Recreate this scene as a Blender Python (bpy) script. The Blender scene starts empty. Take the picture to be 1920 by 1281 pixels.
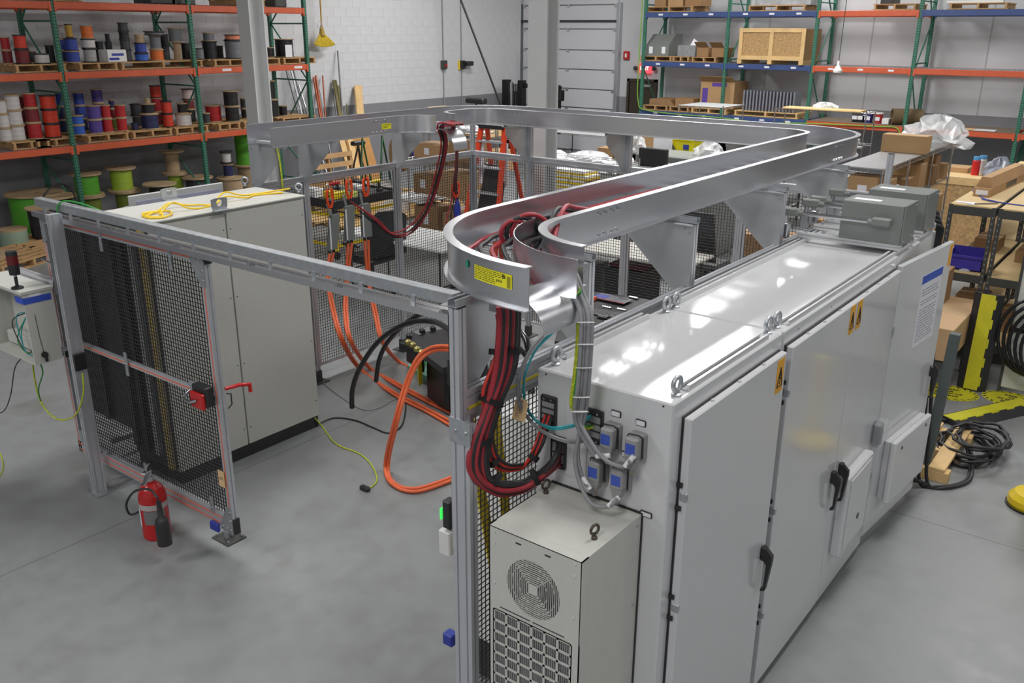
import bpy, math, random
from mathutils import Vector, Matrix
random.seed(11)
S = bpy.context.scene
C = S.collection
PI = math.pi
# ------------------------------------------------------------------ camera
FPX, YAW, PITCH, ROLL, CAMH = 1670.0, math.radians(37.38), math.radians(19.3), math.radians(.25), 3.3
_fw = Vector((-math.sin(YAW)*math.cos(PITCH), math.cos(YAW)*math.cos(PITCH), -math.sin(PITCH)))
_r0 = Vector((math.cos(YAW), math.sin(YAW), 0)); _u0 = _r0.cross(_fw)
_r = _r0*math.cos(ROLL)+_u0*math.sin(ROLL); _u = -_r0*math.sin(ROLL)+_u0*math.cos(ROLL)
CAM = Vector((0, 0, CAMH))
cd = bpy.data.cameras.new('camera'); cam = bpy.data.objects.new('camera', cd); C.objects.link(cam)
cd.sensor_width = 36; cd.lens = FPX/1920*36; cd.clip_end = 200; cd.clip_start = .05
cam.matrix_world = Matrix(((_r.x, _u.x, -_fw.x, 0), (_r.y, _u.y, -_fw.y, 0), (_r.z, _u.z, -_fw.z, CAMH), (0, 0, 0, 1)))
S.camera = cam
# a place in the hall seen at photograph pixel (px,py) and lying on a plane x, y or z = v
def _on(px, py, ax, v):
    d = _fw*FPX+_r*(px-960)-_u*(py-640.5)
    return CAM+d*((v-CAM[ax])/d[ax])
def FX(px, py, v): return _on(px, py, 0, v)
def FY(px, py, v): return _on(px, py, 1, v)
def FZ(px, py, v=0): return _on(px, py, 2, v)
def depth(p): return (Vector(p)-CAM).dot(_fw)
# ------------------------------------------------------------------ world, lamps, exposure
w = bpy.data.worlds.new('hall_air'); S.world = w; w.use_nodes = True
w.node_tree.nodes['Background'].inputs[0].default_value = (.75, .8, .9, 1)
w.node_tree.nodes['Background'].inputs[1].default_value = .05
S.view_settings.view_transform = 'Standard'; S.view_settings.look = 'None'
S.view_settings.exposure = 0.0; S.view_settings.gamma = 1; S.view_settings.use_curve_mapping = False
CEIL = 6.8
LAMPS = [(-7.3, 14.4, 1.7, 4.0, 2.0), (-7.5, 20.8, .9, 1.6, .7), (-7, 4.5, 1.2, 2.4, 1.0), (-1, 5, 1.2, 2.4, .8), (-1, 13, 1.2, 2.4, .8),
         (-12.6, 16.0, .9, 2.4, 1.35), (-7, -2, 1.2, 2.4, .9), (-1, -2, 1.2, 2.4, .8), (4.5, 1, 1.2, 2.4, .5), (4.5, 9, 1.2, 2.4, .5), (-2.2, 19.5, 1.0, 2.0, .35)]
LAMP_W = 215.0
for i, (x, y, sx, sy, k) in enumerate(LAMPS):
    l = bpy.data.lights.new('hall_lamp', 'AREA'); l.shape = 'RECTANGLE'; l.size = sx; l.size_y = sy
    l.energy = LAMP_W*k*(sx*sy/2.88)**.5; l.color = (1.0, .985, .965)
    o = bpy.data.objects.new('hall_lamp', l); C.objects.link(o); o.location = (x, y, CEIL-.32)
# ------------------------------------------------------------------ materials
def lin(c):
    c = c/255.0
    return c/12.92 if c <= .04045 else ((c+.055)/1.055)**2.4
def rgb(c): return (lin(c[0]), lin(c[1]), lin(c[2]), 1)
MATS = {}
def M(name, col, rough=.5, metal=0, var=.05, scale=6, bump=0, stretch=None, coat=0, detail=3, emit=0, alpha=1, trans=0, rv=.03):
    if name in MATS: return MATS[name]
    m = bpy.data.materials.new(name); m.use_nodes = True; MATS[name] = m
    n = m.node_tree.nodes; L = m.node_tree.links; b = n['Principled BSDF']
    c = rgb(col); b.inputs['Roughness'].default_value = rough; b.inputs['Metallic'].default_value = metal
    tc = n.new('ShaderNodeTexCoord'); src = tc.outputs['Object']
    if stretch:
        mp = n.new('ShaderNodeMapping'); mp.inputs['Scale'].default_value = stretch; L.new(src, mp.inputs[0]); src = mp.outputs[0]
    no = n.new('ShaderNodeTexNoise'); no.inputs['Scale'].default_value = scale; no.inputs['Detail'].default_value = detail
    L.new(src, no.inputs['Vector'])
    cr = n.new('ShaderNodeValToRGB'); e = cr.color_ramp.elements
    e[0].position = .3; e[1].position = .7
    e[0].color = (c[0]*(1-var), c[1]*(1-var), c[2]*(1-var), 1)
    e[1].color = (min(1, c[0]*(1+var)), min(1, c[1]*(1+var)), min(1, c[2]*(1+var)), 1)
    L.new(no.outputs['Fac'], cr.inputs[0]); L.new(cr.outputs[0], b.inputs['Base Color'])
    if bump:
        bp = n.new('ShaderNodeBump'); bp.inputs['Strength'].default_value = bump; bp.inputs['Distance'].default_value = .01
        L.new(no.outputs['Fac'], bp.inputs['Height']); L.new(bp.outputs[0], b.inputs['Normal'])
    if metal:
        mr = n.new('ShaderNodeMapRange'); mr.inputs[3].default_value = max(.05, rough-rv); mr.inputs[4].default_value = rough+rv
        L.new(no.outputs['Fac'], mr.inputs[0]); L.new(mr.outputs[0], b.inputs['Roughness'])
    if coat: b.inputs['Coat Weight'].default_value = coat; b.inputs['Coat Roughness'].default_value = .08
    if emit: b.inputs['Emission Color'].default_value = c; b.inputs['Emission Strength'].default_value = emit
    if trans: b.inputs['Transmission Weight'].default_value = trans
    if alpha < 1: b.inputs['Alpha'].default_value = alpha
    return m
def m_floor():
    m = M('concrete_floor', (136, 139, 140), .34, 0, .08, .35, 0, None, 0, 6)
    n = m.node_tree.nodes; L = m.node_tree.links; b = n['Principled BSDF']
    cr = [x for x in n if x.type == 'VALTORGB'][0]; tc = [x for x in n if x.type == 'TEX_COORD'][0]
    # fine speckle, scuffs, and saw-cut joints in the slab
    n2 = n.new('ShaderNodeTexNoise'); n2.inputs['Scale'].default_value = 7; n2.inputs['Detail'].default_value = 6; L.new(tc.outputs['Object'], n2.inputs['Vector'])
    c2 = n.new('ShaderNodeValToRGB'); c2.color_ramp.elements[0].position = .25; c2.color_ramp.elements[1].position = .6
    c2.color_ramp.elements[0].color = (.8, .79, .77, 1); c2.color_ramp.elements[1].color = (1, 1, 1, 1); L.new(n2.outputs['Fac'], c2.inputs[0])
    mx = n.new('ShaderNodeMixRGB'); mx.blend_type = 'MULTIPLY'; mx.inputs[0].default_value = .6
    L.new(cr.outputs[0], mx.inputs[1]); L.new(c2.outputs[0], mx.inputs[2])
    vs = n.new('ShaderNodeTexNoise'); vs.inputs['Scale'].default_value = .9; vs.inputs['Detail'].default_value = 8; L.new(tc.outputs['Object'], vs.inputs['Vector'])
    c4 = n.new('ShaderNodeValToRGB'); c4.color_ramp.elements[0].position = .30; c4.color_ramp.elements[1].position = .38
    c4.color_ramp.elements[0].color = (.78, .75, .70, 1); c4.color_ramp.elements[1].color = (1, 1, 1, 1); L.new(vs.outputs['Fac'], c4.inputs[0])
    m3 = n.new('ShaderNodeMixRGB'); m3.blend_type = 'MULTIPLY'; m3.inputs[0].default_value = .8; L.new(mx.outputs[0], m3.inputs[1]); L.new(c4.outputs[0], m3.inputs[2])
    sp = n.new('ShaderNodeSeparateXYZ'); L.new(tc.outputs['Object'], sp.inputs[0])
    last = m3.outputs[0]
    for ax, off, step in ((0, .78, 6.1), (1, 2.3, 6.1)):
        a = n.new('ShaderNodeMath'); a.operation = 'ADD'; a.inputs[1].default_value = off; L.new(sp.outputs[ax], a.inputs[0])
        q = n.new('ShaderNodeMath'); q.operation = 'PINGPONG'; q.inputs[1].default_value = step/2; L.new(a.outputs[0], q.inputs[0])
        g = n.new('ShaderNodeMath'); g.operation = 'LESS_THAN'; g.inputs[1].default_value = .005; L.new(q.outputs[0], g.inputs[0])
        mm = n.new('ShaderNodeMixRGB'); mm.inputs[2].default_value = (.11, .11, .105, 1); L.new(last, mm.inputs[1])
        h = n.new('ShaderNodeMath'); h.operation = 'MULTIPLY'; h.inputs[1].default_value = .75; L.new(g.outputs[0], h.inputs[0]); L.new(h.outputs[0], mm.inputs[0]); last = mm.outputs[0]
    L.new(last, b.inputs['Base Color'])
    mr = n.new('ShaderNodeMapRange'); mr.inputs[3].default_value = .26; mr.inputs[4].default_value = .5; L.new(n2.outputs['Fac'], mr.inputs[0]); L.new(mr.outputs[0], b.inputs['Roughness'])
    return m
def m_chips():
    m = M('strand_board', (176, 142, 96), .7, 0, .3, 28, .3, (1, 3, 1), 0, 5)
    return m
ALU = M('brushed_aluminium', (224, 225, 229), .27, 1, .02, 2, 0, (.4, .4, 20), rv=.006)
ALP = M('anodised_profile', (206, 208, 213), .42, .7, .04, 5)
ALD = M('mill_plate', (200, 202, 204), .46, .8, .06, 4)
GALV = M('zinc_steel', (190, 194, 198), .4, .85, .10, 30)
CHROME = M('chrome', (200, 202, 205), .2, 1, .03, 10)
CABM = M('cabinet_paint', (206, 207, 209), .20, 0, .012, 3, 0, None, .5)
CABL = M('cabinet_paint_textured', (196, 196, 190), .42, 0, .02, 30)
GREYB = M('grey_box_paint', (120, 124, 121), .38, 0, .03, 6)
BLK = M('black_plastic', (40, 40, 42), .42, 0, .15, 12)
RUB = M('black_rubber', (42, 42, 45), .5, 0, .2, 14)
HOSE = M('glossy_black_hose', (30, 30, 33), .24, 0, .1, 10)
REDC = M('red_cable', (156, 44, 54), .45, 0, .12, 20)
REDB = M('bright_red_cable', (196, 52, 40), .45, 0, .1, 20)
ORC = M('orange_cable', (228, 108, 66), .42, 0, .08, 20)
TEAL = M('teal_cable', (38, 150, 158), .45, 0, .08, 20)
GRYC = M('grey_cable', (136, 137, 140), .5, 0, .06, 20)
GRNC = M('green_cable', (48, 140, 60), .45, 0, .1, 20)
YELC = M('yellow_cable', (236, 200, 40), .45, 0, .08, 20)
YGC = M('green_yellow_cable', (186, 196, 50), .45, 0, .3, 60)
WOOD = M('pallet_wood', (178, 142, 98), .75, 0, .16, 5, .2, (1, 1, 1))
PLY = M('reel_wood', (176, 152, 118), .7, 0, .14, 7, .1)
PINE = M('pine', (214, 180, 126), .65, 0, .1, 6, .1)
KRAFT = M('cardboard', (172, 138, 98), .75, 0, .06, 4)
KRAFT2 = M('brown_cardboard', (150, 116, 80), .78, 0, .07, 5)
WHT = M('white_plastic', (226, 227, 226), .45, 0, .03, 8)
PAPER = M('paper', (226, 226, 232), .7, 0, .02, 8)
STEELD = M('dark_steel_paint', (66, 68, 66), .45, 0, .06, 8)
GRN = M('rack_green', (62, 122, 100), .45, 0, .08, 8)
BEAMO = M('beam_orange', (202, 92, 58), .45, 0, .07, 5)
BEAMB = M('beam_blue', (58, 78, 128), .45, 0, .07, 5)
YEL = M('safety_yellow', (226, 196, 30), .45, 0, .06, 7)
LIME = M('ramp_yellow', (206, 200, 44), .5, 0, .08, 9)
REDP = M('red_paint', (186, 32, 34), .3, 0, .05, 6)
BLUE = M('blue_plastic', (48, 62, 160), .4, 0, .05, 6)
BIN = M('bin_blue', (62, 52, 150), .4, 0, .05, 6)
MESHK = M('black_mesh_wire', (44, 44, 46), .5, 0, .1, 30)
STRIPO = M('orange_insert', (226, 104, 74), .5, 0, .05, 9)
STRIPY = M('yellow_insert', (206, 186, 50), .5, 0, .05, 9)
LBLY = M('yellow_label', (238, 232, 40), .5, 0, .02, 9)
INK = M('ink', (40, 40, 44), .6, 0, .02, 9)
WARN = M('warning_orange', (234, 170, 40), .5, 0, .03, 9)
TAG = M('manila_tag', (214, 182, 136), .8, 0, .05, 9)
FILM = M('clear_film', (224, 226, 228), .22, 0, .12, 6, .6, None, 0, 4, 0, .55)
# ------------------------------------------------------------------ mesh building
class MB:
    def __init__(s): s.v = []; s.f = []; s.sm = []
    def add(s, vs, fs, sm=False):
        o = len(s.v); s.v += [tuple(v) for v in vs]
        for f in fs: s.f.append(tuple(i+o for i in f)); s.sm.append(sm)
        return s
    def box(s, x0, x1, y0, y1, z0, z1, b=0):
        if x0 > x1: x0, x1 = x1, x0
        if y0 > y1: y0, y1 = y1, y0
        if z0 > z1: z0, z1 = z1, z0
        if b <= 0:
            return s.add([(x, y, z) for z in (z0, z1) for y in (y0, y1) for x in (x0, x1)],
                         [(0, 2, 3, 1), (4, 5, 7, 6), (0, 1, 5, 4), (2, 6, 7, 3), (0, 4, 6, 2), (1, 3, 7, 5)])
        b = min(b, (x1-x0)*.49, (y1-y0)*.49, (z1-z0)*.49)
        X = (x0, x1); Y = (y0, y1); Z = (z0, z1); vs = []; idx = {}
        for i in (0, 1):
            for j in (0, 1):
                for k in (0, 1):
                    sx = b if i == 0 else -b; sy = b if j == 0 else -b; sz = b if k == 0 else -b
                    idx[i, j, k, 0] = len(vs); vs.append((X[i], Y[j]+sy, Z[k]+sz))
                    idx[i, j, k, 1] = len(vs); vs.append((X[i]+sx, Y[j], Z[k]+sz))
                    idx[i, j, k, 2] = len(vs); vs.append((X[i]+sx, Y[j]+sy, Z[k]))
        fs = []
        for i in (0, 1):
            q = [idx[i, 0, 0, 0], idx[i, 1, 0, 0], idx[i, 1, 1, 0], idx[i, 0, 1, 0]]; fs.append(q if i else q[::-1])
            q = [idx[0, i, 0, 1], idx[0, i, 1, 1], idx[1, i, 1, 1], idx[1, i, 0, 1]]; fs.append(q if i else q[::-1])
            q = [idx[0, 0, i, 2], idx[1, 0, i, 2], idx[1, 1, i, 2], idx[0, 1, i, 2]]; fs.append(q if i else q[::-1])
        for i in (0, 1):
            for j in (0, 1):
                fs.append((idx[i, j, 0, 0], idx[i, j, 1, 0], idx[i, j, 1, 1], idx[i, j, 0, 1]))
                fs.append((idx[i, 0, j, 0], idx[i, 1, j, 0], idx[i, 1, j, 2], idx[i, 0, j, 2]))
                fs.append((idx[0, i, j, 1], idx[1, i, j, 1], idx[1, i, j, 2], idx[0, i, j, 2]))
                for k in (0, 1): fs.append((idx[i, j, k, 0], idx[i, j, k, 1], idx[i, j, k, 2]))
        return s.add(vs, fs)
    def ext(s, poly, o, u, v, wv, sm=False, caps=True):          # polygon (u,v) pushed along vector wv
        o, u, v, wv = Vector(o), Vector(u), Vector(v), Vector(wv); n = len(poly)
        vs = [o+u*a+v*b for a, b in poly]+[o+u*a+v*b+wv for a, b in poly]
        fs = [(i, (i+1) % n, n+(i+1) % n, n+i) for i in range(n)]
        s.add(vs, fs, sm)
        if caps: s.add(vs, [tuple(range(n))[::-1], tuple(range(n, 2*n))])
        return s
    def tube(s, pts, r, n=8, caps=True, closed=False):
        P = [Vector(p) for p in pts]; k = len(P); rs = r if isinstance(r, (list, tuple)) else [r]*k
        vs = []; ref = None
        for i in range(k):
            if closed: t = P[(i+1) % k]-P[i-1]
            else: t = P[min(i+1, k-1)]-P[max(i-1, 0)]
            if t.length < 1e-9: t = Vector((0, 0, 1))
            t.normalize()
            if ref is None: ref = Vector((0, 0, 1)) if abs(t.z) < .9 else Vector((1, 0, 0))
            a = (ref-t*ref.dot(t))
            if a.length < 1e-6: a = t.orthogonal()
            a.normalize(); ref = a; b = t.cross(a)
            vs += [P[i]+(a*math.cos(2*PI*j/n)+b*math.sin(2*PI*j/n))*rs[i] for j in range(n)]
        fs = []
        for i in range(k if closed else k-1):
            i2 = (i+1) % k
            fs += [(i*n+j, i*n+(j+1) % n, i2*n+(j+1) % n, i2*n+j) for j in range(n)]
        s.add(vs, fs, True)
        if caps and not closed: s.add(vs, [tuple(range(n))[::-1], tuple(range((k-1)*n, k*n))])
        return s
    def cyl(s, p0, p1, r, n=14, r2=None): return s.tube([p0, p1], [r, r if r2 is None else r2], n)
    def lathe(s, prof, c, n=20, ax=(0, 0, 1), flat=True):
        c = Vector(c); t = Vector(ax).normalized(); a = t.orthogonal().normalized(); b = t.cross(a); vs = []
        P = []
        for i, q in enumerate(prof):
            P.append(q)
        k = len(P)
        for i in range(k-1):
            o = []
            for r, z in (P[i], P[i+1]):
                o += [c+t*z+(a*math.cos(2*PI*j/n)+b*math.sin(2*PI*j/n))*r for j in range(n)]
            s.add(o, [(j, (j+1) % n, n+(j+1) % n, n+j) for j in range(n)], True)
        return s
    def prof(s, p0, p1, w, h, up=(0, 0, 1), slots=(1, 1), sw=.009, sd=.007):   # aluminium T-slot extrusion from p0 to p1
        p0, p1 = Vector(p0), Vector(p1); t = (p1-p0).normalized(); up = Vector(up)
        if abs(t.dot(up)) > .9: up = Vector((0, 1, 0))
        u = t.cross(up).normalized(); v = u.cross(t)
        def side(a0, a1, nsl):
            out = []
            for i in range(nsl):
                m = a0+(a1-a0)*(i+.5)/nsl; d = sw/2*(1 if a1 > a0 else -1); out.append((m-d, m+d))
            return out
        W, H = w/2, h/2; poly = []
        poly.append((-W, -H))
        for a, b in side(-W, W, slots[0]): poly += [(a, -H), (a, -H+sd), (b, -H+sd), (b, -H)]
        poly.append((W, -H))
        for a, b in side(-H, H, slots[1]): poly += [(W, a), (W-sd, a), (W-sd, b), (W, b)]
        poly.append((W, H))
        for a, b in side(W, -W, slots[0]): poly += [(a, H), (a, H-sd), (b, H-sd), (b, H)]
        poly.append((-W, H))
        for a, b in side(H, -H, slots[1]): poly += [(-W, a), (-W+sd, a), (-W+sd, b), (-W, b)]
        return s.ext(poly, p0, u, v, p1-p0)
    def build(s, name, mat, parent=None, local=False):
        vs = s.v; off = Vector((0, 0, 0))
        if not local:
            if parent is not None: off = Vector(parent.get('_o', (0, 0, 0)))
            else:
                xs = [v[0] for v in vs]; ys = [v[1] for v in vs]; zs = [v[2] for v in vs]
                off = Vector(((min(xs)+max(xs))/2, (min(ys)+max(ys))/2, min(zs)))
            vs = [(v[0]-off.x, v[1]-off.y, v[2]-off.z) for v in vs]
        me = bpy.data.meshes.new(name); me.from_pydata(vs, [], s.f)
        me.polygons.foreach_set('use_smooth', s.sm); me.materials.append(mat)
        me.update()
        o = bpy.data.objects.new(name, me); C.objects.link(o)
        if parent is not None:
            o.parent = parent
            if not local: o['_o'] = tuple(off)
        else: o.location = off; o['_o'] = tuple(off)
        return o
def tag(o, label=None, cat=None, group=None, kind=None):
    if label: o['label'] = label
    if cat: o['category'] = cat
    if group: o['group'] = group
    if kind: o['kind'] = kind
    return o
USED = {}
def T(name, label, cat, loc=(0, 0, 0), rz=0, group=None):
    o = bpy.data.objects.new(name, None); C.objects.link(o); o.location = loc; o.rotation_euler = (0, 0, rz); o['_o'] = tuple(loc)
    o.empty_display_size = .1
    return tag(o, label, cat, group)
def copy_tree(o, parent=None):
    c = o.copy(); C.objects.link(c)
    if parent is not None: c.parent = parent
    for ch in o.children: copy_tree(ch, c)
    return c
def struct(name, mb, m): return tag(mb.build(name, m), kind='structure')
def spl(pts, n=6):
    P = [Vector(p) for p in pts]; out = []
    for i in range(len(P)-1):
        a = P[max(i-1, 0)]; b = P[i]; c = P[i+1]; d = P[min(i+2, len(P)-1)]
        for k in range(n):
            t = k/n
            out.append(.5*((2*b)+(c-a)*t+(2*a-5*b+4*c-d)*t*t+(3*b-a-3*c+d)*t**3))
    out.append(P[-1]); return out
def cable(name, label, pts, r, m, cat='cable', group=None, n=7, seg=6, parent=None):
    o = MB().tube(spl(pts, seg), r, n).build(name, m, parent)
    if parent is None: tag(o, label, cat, group)
    return o
def eyebolt(p, parent, m, R=.028, r=.0095, rz=0, h=.02, name='lifting_eye'):
    p = Vector(p); mb = MB(); c = p+Vector((0, 0, h+R)); a = Vector((math.cos(rz), math.sin(rz), 0))
    mb.tube([c+a*(R*math.cos(t*PI/10))+Vector((0, 0, R*math.sin(t*PI/10))) for t in range(20)], r, 8, False, True)
    mb.lathe([(0, 0), (r*2.1, 0), (r*2.1, .008), (r*1.3, .012), (r*1.2, h+.004), (0, h+.004)], p, 14)
    return mb.build(name, m, parent)
def text(s, name, o, u, v, size, m, parent, bold=.0):
    cu = bpy.data.curves.new(name, 'FONT'); cu.body = s; cu.size = size; cu.align_x = 'CENTER'; cu.align_y = 'CENTER'; cu.offset = bold
    ob = bpy.data.objects.new('tmp', cu); C.objects.link(ob)
    dg = bpy.context.evaluated_depsgraph_get(); me = bpy.data.meshes.new_from_object(ob.evaluated_get(dg))
    bpy.data.objects.remove(ob); bpy.data.curves.remove(cu)
    o, u, v = Vector(o), Vector(u).normalized(), Vector(v).normalized(); off = Vector(parent.get('_o', (0, 0, 0))) if parent else Vector()
    for q in me.vertices: q.co = o+u*q.co.x+v*q.co.y-off
    me.materials.clear(); me.materials.append(m); me.name = name
    ob = bpy.data.objects.new(name, me); C.objects.link(ob); ob.parent = parent
    return ob
# ------------------------------------------------------------------ the hall
XL, XR, YF, YB = -16.5, 7.0, -5.0, 22.06
BAND = 1.57
WALLW = M('white_wall_paint', (206, 207, 210), .6, 0, .03, 1.2)
WALLB = M('panel_wall_paint', (196, 197, 201), .6, 0, .04, .8)
BANDM = M('grey_wall_paint', (132, 133, 138), .6, 0, .04, 1.0)
struct('floor', MB().box(XL-.2, XR+.2, YF-.2, YB+.2, -.2, 0), m_floor())
struct('ceiling', MB().box(XL-.2, XR+.2, YF-.2, YB+.2, CEIL, CEIL+.2), M('ceiling_deck', (170, 172, 174), .7, 0, .04, 1))
wl = struct('wall_left', MB().box(XL-.25, XL-.006, YF-.2, YB+.2, 0, CEIL), WALLW)
MB().box(XL-.02, XL+.002, YF, YB, 0, BAND).build('painted_band', BANDM, wl)
# painted concrete blocks of the left wall: the ones that can be told apart are single blocks
BW, BH = .4, .2
def block_mesh():
    mb = MB().box(-.006, -.002, -BW/2+.003, BW/2-.003, -BH/2+.002, BH/2-.002)
    o = mb.build('concrete_block', WALLW, None, True); me = o.data; bpy.data.objects.remove(o); return me
bme = block_mesh(); nb = 0; rest = MB()
off = Vector(wl['_o'])
for r in range(16):
    z = BAND+.1+r*BH
    for k in range(-2, 60):
        y = -1+k*BW+(.2 if r % 2 else 0)
        if y+BW/2 > YB: continue
        vis = 11.4 < y < 21.9 and z < 4.3
        if vis and nb < 300:
            o = bpy.data.objects.new('concrete_block', bme); C.objects.link(o); o.parent = wl; o.location = Vector((XL, y, z))-off; nb += 1
        else: rest.box(XL-.006, XL-.002, y-BW/2+.003, y+BW/2-.003, z-BH/2+.002, z+BH/2-.002)
tag(rest.build('concrete_blocks', WALLW, wl), kind='stuff')
wb = struct('wall_back', MB().box(XL-.2, XR+.2, YB, YB+.25, 0, CEIL), WALLB)
MB().box(XL, XR, YB-.004, YB+.02, 0, BAND).build('painted_band', BANDM, wb)
mb = MB()
for x in (-9.0, -6.55, -4.1, -1.65, .8): mb.box(x-.012, x+.012, YB-.006, YB+.01, BAND, CEIL)
mb.build('panel_joint', M('joint_sealant', (170, 171, 174), .7), wb)
struct('wall_right', MB().box(XR, XR+.25, YF-.2, YB+.2, 0, CEIL), WALLB)
struct('wall_front', MB().box(XL-.2, XR+.2, YF-.25, YF, 0, CEIL), WALLB)
# roll-up door in the back wall
def bx(px, py): p = FY(px, py, YB); return p.x, p.z
gx0 = bx(981, 100)[0]; gx1 = bx(1160, 100)[0]
door = T('door_1', None, None, ((gx0+gx1)/2, YB, 0)); door['kind'] = 'structure'
zs = [0, .62, 1.2] + [bx(1070, y)[1] for y in (166, 129.5, 93.5, 54.5, 10)]
zs = sorted(zs)+[4.75]
DOORM = M('door_panel_paint', (204, 205, 210), .5, 0, .02, 2)
for i in range(len(zs)-1):
    o = MB().box(gx0+.04, gx1-.04, YB-.07, YB-.012, zs[i]+.012, zs[i+1]-.012, .012).build('door_panel', DOORM, door)
    mb = MB()
    for t in (.03, .5, .97):
        x = gx0+(gx1-gx0)*t; mb.box(x-.05, x+.05, YB-.085, YB-.07, zs[i+1]-.06, zs[i+1]+.03)
    mb.build('hinge', GALV, o)
for x, n in ((gx0-.05, 'track'), (gx1+.03, 'track')): MB().box(x-.05, x+.05, YB-.16, YB-.02, 0, 4.0, .01).build(n, GALV, door)
MB().box(gx0, gx1, YB-.12, YB-.07, bx(1070, 40)[1]-.02, bx(1070, 40)[1]+.03).build('stiffening_strut', M('dark_track', (70, 72, 74), .5, .6), door)
a = FX(836, 10, XL+.3)
MB().tube(spl([(gx0-.06, YB-.2, 3.2), (gx0-.06, YB-.25, 3.75), (gx0-.08, YB-.8, 4.15), (gx0-.1, YB-1.6, 4.2), (gx0-.12, YB-6, 4.23)], 5), .035, 6).build('lift_track', M('dark_track', (70, 72, 74), .5, .6), door)
# service door and small wall fittings
dx0, dz1 = bx(1179, 147); dx1 = bx(1234, 150)[0]
d2 = T('door_2', None, None, ((dx0+dx1)/2, YB, 0)); d2['kind'] = 'structure'
BRN = M('brown_door', (62, 54, 44), .45, 0, .05, 5)
mb = MB(); mb.box(dx0, dx0+.07, YB-.09, YB, 0, dz1); mb.box(dx1-.07, dx1, YB-.09, YB, 0, dz1); mb.box(dx0, dx1, YB-.09, YB, dz1-.07, dz1); mb.build('door_frame', BRN, d2)
MB().box(dx0+.08, dx1-.08, YB-.06, YB-.01, .01, dz1-.08, .006).build('door_leaf', BRN, d2)
MB().box(dx0+.5, dx1-.15, YB-.1, YB-.06, dz1-.2, dz1-.14).build('door_closer', GALV, d2)
MB().box(dx0+.12, dx0+.2, YB-.13, YB-.06, 1.0, 1.06, .01).build('door_handle', CHROME, d2)
x, z = bx(1176, 104)
t = T('alarm_pull', 'small red fire alarm box on wall right of roll-up door', 'alarm', (x, YB-.06, z-.08))
MB().box(x-.09, x+.09, YB-.07, YB, z-.11, z+.11, .015).build('housing', REDP, t); MB().box(x-.03, x+.03, YB-.075, YB-.065, z-.05, z+.05).build('pull_lever', WHT, t)
x, z = bx(1212, 128)
t = T('exit_sign', 'glowing red exit sign above brown door, beside rack upright', 'sign', (x, YB-.1, z-.1))
MB().box(x-.17, x+.17, YB-.1, YB, z-.12, z+.12, .01).build('sign_box', M('exit_red', (255, 70, 80), .5, 0, .02, 5, 0, None, 0, 3, 1.6), t)
for sx in (-1, 1): MB().lathe([(0, 0), (.05, 0), (.06, .07), (.03, .1), (0, .1)], (x+sx*.28, YB-.05, z), 12, (0, -1, 0)).build('lamp_head', STEELD, t)
text('EXIT', 'lettering', (x, YB-.104, z), (1, 0, 0), (0, 0, 1), .13, M('exit_letter', (255, 200, 200), .5, 0, .01, 5, 0, None, 0, 3, 2.0), t, .004)
# conduits and switch boxes on the left wall
def wx(px, py): return FX(px, py, XL)
for (pxa, pxb, lab, bc) in ((829, 830, 'grey conduit with small switch box on white block wall', STEELD), (861, 864, 'pale conduit with dark outlet box and hanging plug on white block wall', BLK)):
    p = wx(pxb, 122); q = wx(pxb, 198)
    t = T('wall_conduit', lab, 'conduit', (XL, p.y, .9))
    MB().cyl((XL+.03, p.y, .9), (XL+.03, p.y, 4.9), .014, 8).build('pipe', M('conduit_grey', (150, 152, 152), .5), t)
    MB().box(XL, XL+.1, p.y-.09, p.y+.09, p.z-.1, p.z+.12, .012).build('switch_box', bc, t)
    if bc is BLK:
        MB().box(XL+.08, XL+.22, p.y+.05, p.y+.3, p.z-.02, p.z+.1, .02).build('plug', BLK, t)
        MB().box(XL, XL+.05, p.y-.12, p.y-.02, p.z-.12, p.z+.12, .01).build('yellow_tag', YELC, t)
    else: MB().box(XL+.1, XL+.13, p.y-.02, p.y+.05, p.z-.04, p.z+.02).build('switch_lever', REDP, t)
# lamps under the roof
for i, (x, y, sx, sy, k) in enumerate(LAMPS):
    nm = ['over the middle of the fenced cell', 'near the roll-up door', 'over the left cabinet', 'over the row of cabinets', 'over the wire shelving', 'by the block wall', 'behind the camera on the left', 'behind the camera', 'on the near right', 'on the far right', 'by the back rack'][i]
    t = T('ceiling_light', 'long white high-bay ceiling light '+nm, 'ceiling light', (x, y, CEIL-.3), 0, 'high-bay lights')
    mb = MB(); mb.ext([(-sx/2-.05, 0), (sx/2+.05, 0), (sx/2-.1, .12), (-sx/2+.1, .12)], (x, y-sy/2-.03, CEIL-.3), (1, 0, 0), (0, 0, 1), (0, sy+.06, 0)); mb.build('housing', WHT, t)
    for s1 in (-1, 1): MB().cyl((x, y+s1*sy*.35, CEIL-.18), (x, y+s1*sy*.35, CEIL), .008, 6).build('hanger', GALV, t)
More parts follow.
